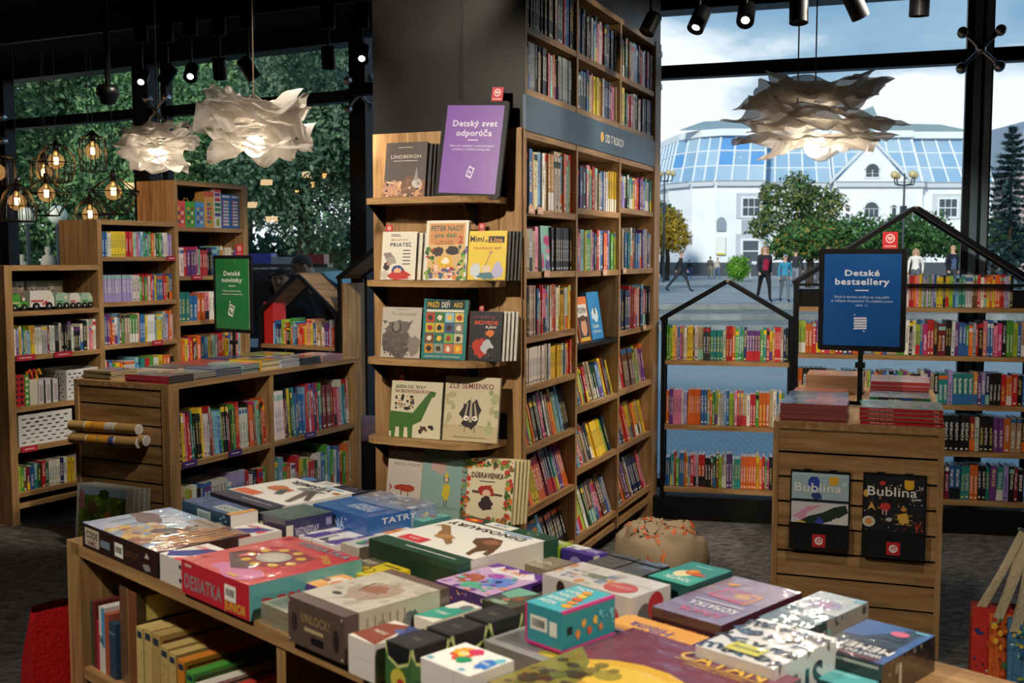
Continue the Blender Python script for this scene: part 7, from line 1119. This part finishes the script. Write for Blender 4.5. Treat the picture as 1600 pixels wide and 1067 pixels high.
# ---- people ----
def person(label, x, y, gz, ht, face, top, bot, hair, skin='c9a088', shoes='1a1a1c', stride=.0, arms=0, look=0, longhair=False, cap=None, bag=None, girth=1.0, inner=None, stoop=0):
    k = ht / 1.75; t = thing('person', label, 'person', (x, y, gz), R(face)); st = stride
    V = {}; 
    def v(n, a, b, c, r): V[n] = (Vector((a * k, b * k, c * k)), r * k)
    lean = stoop
    v('pel', 0, 0, .95, .125 * girth); v('sp', 0, -.01 - lean * .1, 1.14, .115 * girth); v('ch', 0, -.02 - lean * .2, 1.34, .135 * girth); v('nk', 0, -.02 - lean * .3, 1.485, .055)
    for s, n in ((1, 'l'), (-1, 'r')):
        v('hp' + n, .09 * s, 0, .90, .095 * girth); v('kn' + n, .10 * s, -st * s * .30 - .01, .49 + .02 * abs(st), .062); v('ak' + n, .10 * s, -st * s * .45 + (.18 * st if s < 0 else 0), .09 + (.05 * st if s < 0 else 0), .042); v('to' + n, .11 * s, -st * s * .45 - .15 + (.18 * st if s < 0 else 0), .035 + (.0 if s > 0 else .02 * st), .035)
        v('sh' + n, .18 * s, -.02 - lean * .2, 1.40, .062); v('el' + n, .235 * s, .03 + st * s * .16, 1.13, .047); hb = arms * .26
        v('wr' + n, .235 * s - arms * s * .06, -.06 - hb + st * s * .26, .90 + arms * .18, .034); v('hd' + n, .23 * s - arms * s * .07, -.09 - hb * 1.1 + st * s * .3, .82 + arms * .2, .038)
    Ed = [('pel', 'sp'), ('sp', 'ch'), ('ch', 'nk')] + [e_ for n in 'lr' for e_ in (('pel', 'hp' + n), ('hp' + n, 'kn' + n), ('kn' + n, 'ak' + n), ('ak' + n, 'to' + n), ('ch', 'sh' + n), ('sh' + n, 'el' + n), ('el' + n, 'wr' + n), ('wr' + n, 'hd' + n))]
    V['hdb'] = (V['nk'][0] + Vector((0, -.01 - lean * .05, .075)) * k, .07 * k); V['hdm'] = (V['nk'][0] + Vector((0, -.02 - lean * .09, .15)) * k, .088 * k); V['hdt'] = (V['nk'][0] + Vector((0, -.015 - lean * .11, .215)) * k, .078 * k); Ed += [('nk', 'hdb'), ('hdb', 'hdm'), ('hdm', 'hdt')]
    names = list(V); me = bpy.data.meshes.new('p'); me.from_pydata([V[n][0] for n in names], [(names.index(a), names.index(b)) for a, b in Ed], []); ob = bpy.data.objects.new('p', me); C.objects.link(ob)
    bmm = bmesh.new(); bmm.from_mesh(me); ly = bmm.verts.layers.skin.verify(); bmm.verts.ensure_lookup_table()
    for i, n in enumerate(names): bmm.verts[i][ly].radius = (V[n][1], V[n][1] * (.75 if n in ('ch', 'sp', 'pel') else 1)); bmm.verts[i][ly].use_root = n == 'pel'
    bmm.to_mesh(me); bmm.free(); ob.modifiers.new('s', 'SKIN').use_smooth_shade = True; su = ob.modifiers.new('u', 'SUBSURF'); su.levels = 2; su.render_levels = 2
    dg = bpy.context.evaluated_depsgraph_get(); ev = ob.evaluated_get(dg); m2 = bpy.data.meshes.new_from_object(ev); bpy.data.objects.remove(ob); m2.name = 'body'
    seg = [(V[a][0], V[b][0], a, b) for a, b in Ed]
    def colr(c):
        best = None
        for a, b, na, nb in seg:
            d = b - a; f = max(0, min(1, (c - a).dot(d) / d.length_squared)); q = (c - a - d * f).length
            if best is None or q < best[0]: best = (q, na, nb, f)
        _, na, nb, f = best
        if na == 'nk' or na[:2] == 'hd' or nb == 'hdb' : return skin
        if nb == 'nk': return top if f < .75 else skin
        if nb[:2] == 'hd' and na[:2] == 'wr': return skin
        if nb[:2] == 'to': return shoes
        if na in ('pel',) and nb[:2] == 'hp' or na[:2] in ('hp', 'kn'): return bot
        if na == 'pel' and f < .15: return bot
        if inner and nb in ('ch', 'nk', 'sp') and abs(c.x) < .085 * k and c.y < 0: return inner
        return top
    ca = m2.color_attributes.new('Col', 'FLOAT_COLOR', 'CORNER'); buf = []
    for p_ in m2.polygons: buf.extend(lin(colr(p_.center)) * len(p_.vertices))
    ca.data.foreach_set('color', buf); m2.polygons.foreach_set('use_smooth', [True] * len(m2.polygons)); m2.materials.clear(); m2.materials.append(M['skin']); ob = bpy.data.objects.new('body', m2); C.objects.link(ob); ob.parent = t
    H = V['hdm'][0]; rm = Matrix.Translation(H) @ Matrix.Rotation(R(look), 4, 'Z') @ Matrix.Rotation(R(25 * stoop), 4, 'X')
    # face features, hair
    g = G(); g.tf = rm; s = k
    g.ball((0, -.078 * s, -.005 * s), .014 * s, .022 * s, .022 * s, skin, 8, 6); g.ball((.078 * s, 0, -.01 * s), .012 * s, .02 * s, .03 * s, skin, 8, 6); g.ball((-.078 * s, 0, -.01 * s), .012 * s, .02 * s, .03 * s, skin, 8, 6)
    for a in (1, -1): g.ball((.03 * a * s, -.073 * s, .022 * s), .013 * s, .008 * s, .008 * s, '2a2420', 8, 6); g.ball((.03 * a * s, -.075 * s, .042 * s), .018 * s, .006 * s, .004 * s, hair, 8, 6)
    g.ball((0, -.072 * s, -.045 * s), .024 * s, .008 * s, .006 * s, '8a4a44', 8, 6); g.build('face', 'skin', parent=t, smooth=True)
    g = G(); g.tf = rm; n = 20; rows = []
    for i in range(9):
        rr = []
        for q in range(n):
            sn = math.sin(q * 6.283 / n); mxp = .34 if sn < -.45 else (.50 if sn < .1 else .72); ph = math.pi * mxp * i / 8
            rr.append((.084 * s * math.sin(ph) * math.cos(q * 6.283 / n), .006 * s + .090 * s * math.sin(ph) * sn, (.012 + .088 * math.cos(ph)) * s))
        rows.append(rr)
    g.grid(rows, cap or hair, closed=True)
    if longhair:
        for i in range(-3, 4): a = math.pi / 2 + i * .42; g.tube([(.09 * s * math.cos(a), .02 + .085 * s * math.sin(a), .04 * s), (.105 * s * math.cos(a), .03 + .09 * s * math.sin(a), -.1 * s), (.09 * s * math.cos(a), .02 + .085 * s * math.sin(a), -.26 * s)], [.03 * s, .034 * s, .012 * s], hair, 8)
    if cap: g.prism([(-.07 * s, -.10 * s), (.07 * s, -.10 * s), (.05 * s, -.17 * s), (-.05 * s, -.17 * s)], 2, .045 * s, .055 * s, cap)
    g.build('cap' if cap else 'hair', 'skin', parent=t, smooth=True)
    if bag:
        g = G(); p_ = V['hdl'][0]; g.box(p_.x - .03, p_.x + .06, p_.y - .1, p_.y + .12, p_.z - .32, p_.z - .04, bag); g.build('handbag', 'cloth', parent=t)
    # open jacket tails / coat skirt
    if inner:
        g = G(); g.lathe([(.15 * k * girth, .75 * k), (.16 * k * girth, .95 * k), (.15 * k * girth, 1.1 * k), (.165 * k, 1.3 * k)], top, 20); 
        keep = [i for i, f in enumerate(g.f) if not (sum(g.v[j][1] for j in f) / 4 < -.09 * k)]; g.f = [g.f[i] for i in keep]; g.c = [g.c[i] for i in keep]; g.m = [g.m[i] for i in keep]; g.uv = [None] * len(keep); g.ink = [None] * len(keep); g.build('jacket', 'cloth', parent=t, smooth=True)
    return t
def PP(px, Y): return P(px, Y)
person('woman in a dark open coat over a crimson top walking beside the boy', PP(1195, 33.6), 33.6, .2, 1.74, 8, '2c2a30', '17171a', 'a5825a', longhair=True, inner='9a1f3a', stride=.5, girth=1.12, look=-10)
person('boy in a pale cap and teal blue quilted vest beside the woman in crimson', PP(1227, 33.4), 33.4, .2, 1.46, -4, '3a8aa8', '5f6a70', '6a5040', cap='8a9aa8', stride=.5, girth=1.05)
person('man in dark clothes striding to the right past the yellow tree', PP(1063, 43.7), 43.7, .2, 1.62, 78, '24262a', '33363a', '6a5a50', stride=.95)
person('child in a dark top far off behind the striding man', PP(1077, 70), 70, .2, 1.25, 10, '2c3036', '4a6a9a', '2a2420', stride=.3)
person('person in a brown coat far off near the white building', PP(1110, 70), 70, .2, 1.45, 170, '7a6a5c', 'b5a890', '5a4a40', stride=.3); person('person in a cream coat and blue jeans far off near the white building', PP(1121, 69), 69, .2, 1.38, 20, 'cfc8b8', '4a6a8a', '4a3a30', stride=.4)
person('person in a grey blue jacket and pale trousers beside the round bush', PP(1170, 66), 66, .2, 1.4, 180, '4a5462', 'b5b8ba', '33302c', stride=.2)
person('person in a dark hooded coat walking left of the blue sign', PP(1284, 37), 37, .2, 1.7, 60, '1c1c20', '55585c', '1a1a1c', stride=.7, cap='1c1c20'); person('person in a pale blue and white top partly hidden by the blue sign', PP(1294, 35.5), 35.5, .2, 1.72, -10, '9ab8d8', '4a4c52', '8a6a50', stride=.4)
person('person in a dark jacket just right of the boy, half hidden', PP(1243, 42), 42, .2, 1.7, 150, '2f3138', '7a8088', '3a302c', stride=.6)
person('woman in a cream jacket right of the blue sign', PP(1431, 38), 38, .2, 1.7, -30, 'dedad0', '5a5f68', 'a8906a', longhair=True, stride=.3); person('man in a black jacket with a bag strap right of the cream jacket woman', PP(1488, 36), 36, .2, 1.78, 15, '1c2028', '3a3d44', 'b08a74', inner='4a5a78', stride=.3, girth=1.1)
person('short haired man in a dark jacket looking down just outside the left window', PP(543, 9.9), 9.9, -.3, 1.9, -62, '141a26', '1c1c20', '4a3c34', skin='c9a08c', stoop=.9, girth=1.1)
person('long haired woman in dark clothes just outside the left window', PP(449, 9.6), 9.6, -.3, 1.78, -8, '111116', '1c1c20', '33221c', skin='c4a08c', longhair=True, stoop=.3)
# ================= spine-out shelf books: the 300 largest in view as things, the rest as one =================
bpy.context.view_layer.update()
dg = bpy.context.evaluated_depsgraph_get(); cl = Vector((0, 0, 1.55)); cp, sp_ = math.cos(R(4.37)), math.sin(R(4.37))
def pix(p):
    d = p - cl; zc = d.y * cp - d.z * sp_; return 800 + 1712.3 * d.x / zc, 533.5 + 1712.3 * (-d.y * sp_ - d.z * cp) / zc
def seen(p):
    d = p - cl; l = d.length; d.normalize(); o = cl.copy(); rem = l - .015
    for _ in range(6):
        hit, loc, n, i, ob, mm = sc.ray_cast(dg, o, d, distance=rem)
        if not hit: return True
        if ob.name.startswith(('bulb_glass', 'glass_pane')): rem -= (loc - o).length + .002; o = loc + d * .002; continue
        return False
    return True
for b in BOOKS:
    w, h = b['w'], b['h']; c = [b['m'] @ Vector((x, -.002, z)) for x, z in ((0, 0), (w, 0), (w, h), (0, h))]; q = [pix(p) for p in c]
    area = abs(sum(q[i][0] * q[(i + 1) % 4][1] - q[(i + 1) % 4][0] * q[i][1] for i in range(4))) / 2
    pts = [b['m'] @ Vector((w * .5, -.004, h * f)) for f in (.12, .4, .7, .95)]; vis = 0
    for p in pts:
        u, v_ = pix(p)
        if 0 < u < 1600 and 0 < v_ < 1067 and seen(p): vis += 1
    b['score'] = area * vis / 4
BOOKS = [b for b in BOOKS if b['score'] > 0 or True]
order = sorted(range(len(BOOKS)), key=lambda i: -BOOKS[i]['score']); big = set(order[:300]); restg = G()
for i, b in enumerate(BOOKS):
    if i in big:
        g = G(); m = b['m']; b2 = dict(b); b2['m'] = Matrix.Identity(4); book_geo(g, b2); o = g.build('book', 'book'); o.matrix_world = m
        sz = 'thick ' if b['w'] > .042 else ('slim ' if b['w'] < .018 else ''); gr = b['desc']
        o['label'] = '%s%s book, %s from the left, %s' % (sz, CK[b['z']][1], ordn(b['n']), b['desc']); o['category'] = 'book'; o['group'] = 'books on the ' + gr
    elif b['score'] > 0: book_geo(restg, b)
    else: book_geo(restg, b)
o = restg.build('shelf_books', 'book'); tag(o, 'all the smaller books standing spine out in the shelves around the shop', 'books', None, 'stuff')
print('BOOKS', len(BOOKS), 'visible', sum(1 for b in BOOKS if b['score'] > 0), 'cut', BOOKS[order[299]]['score'])
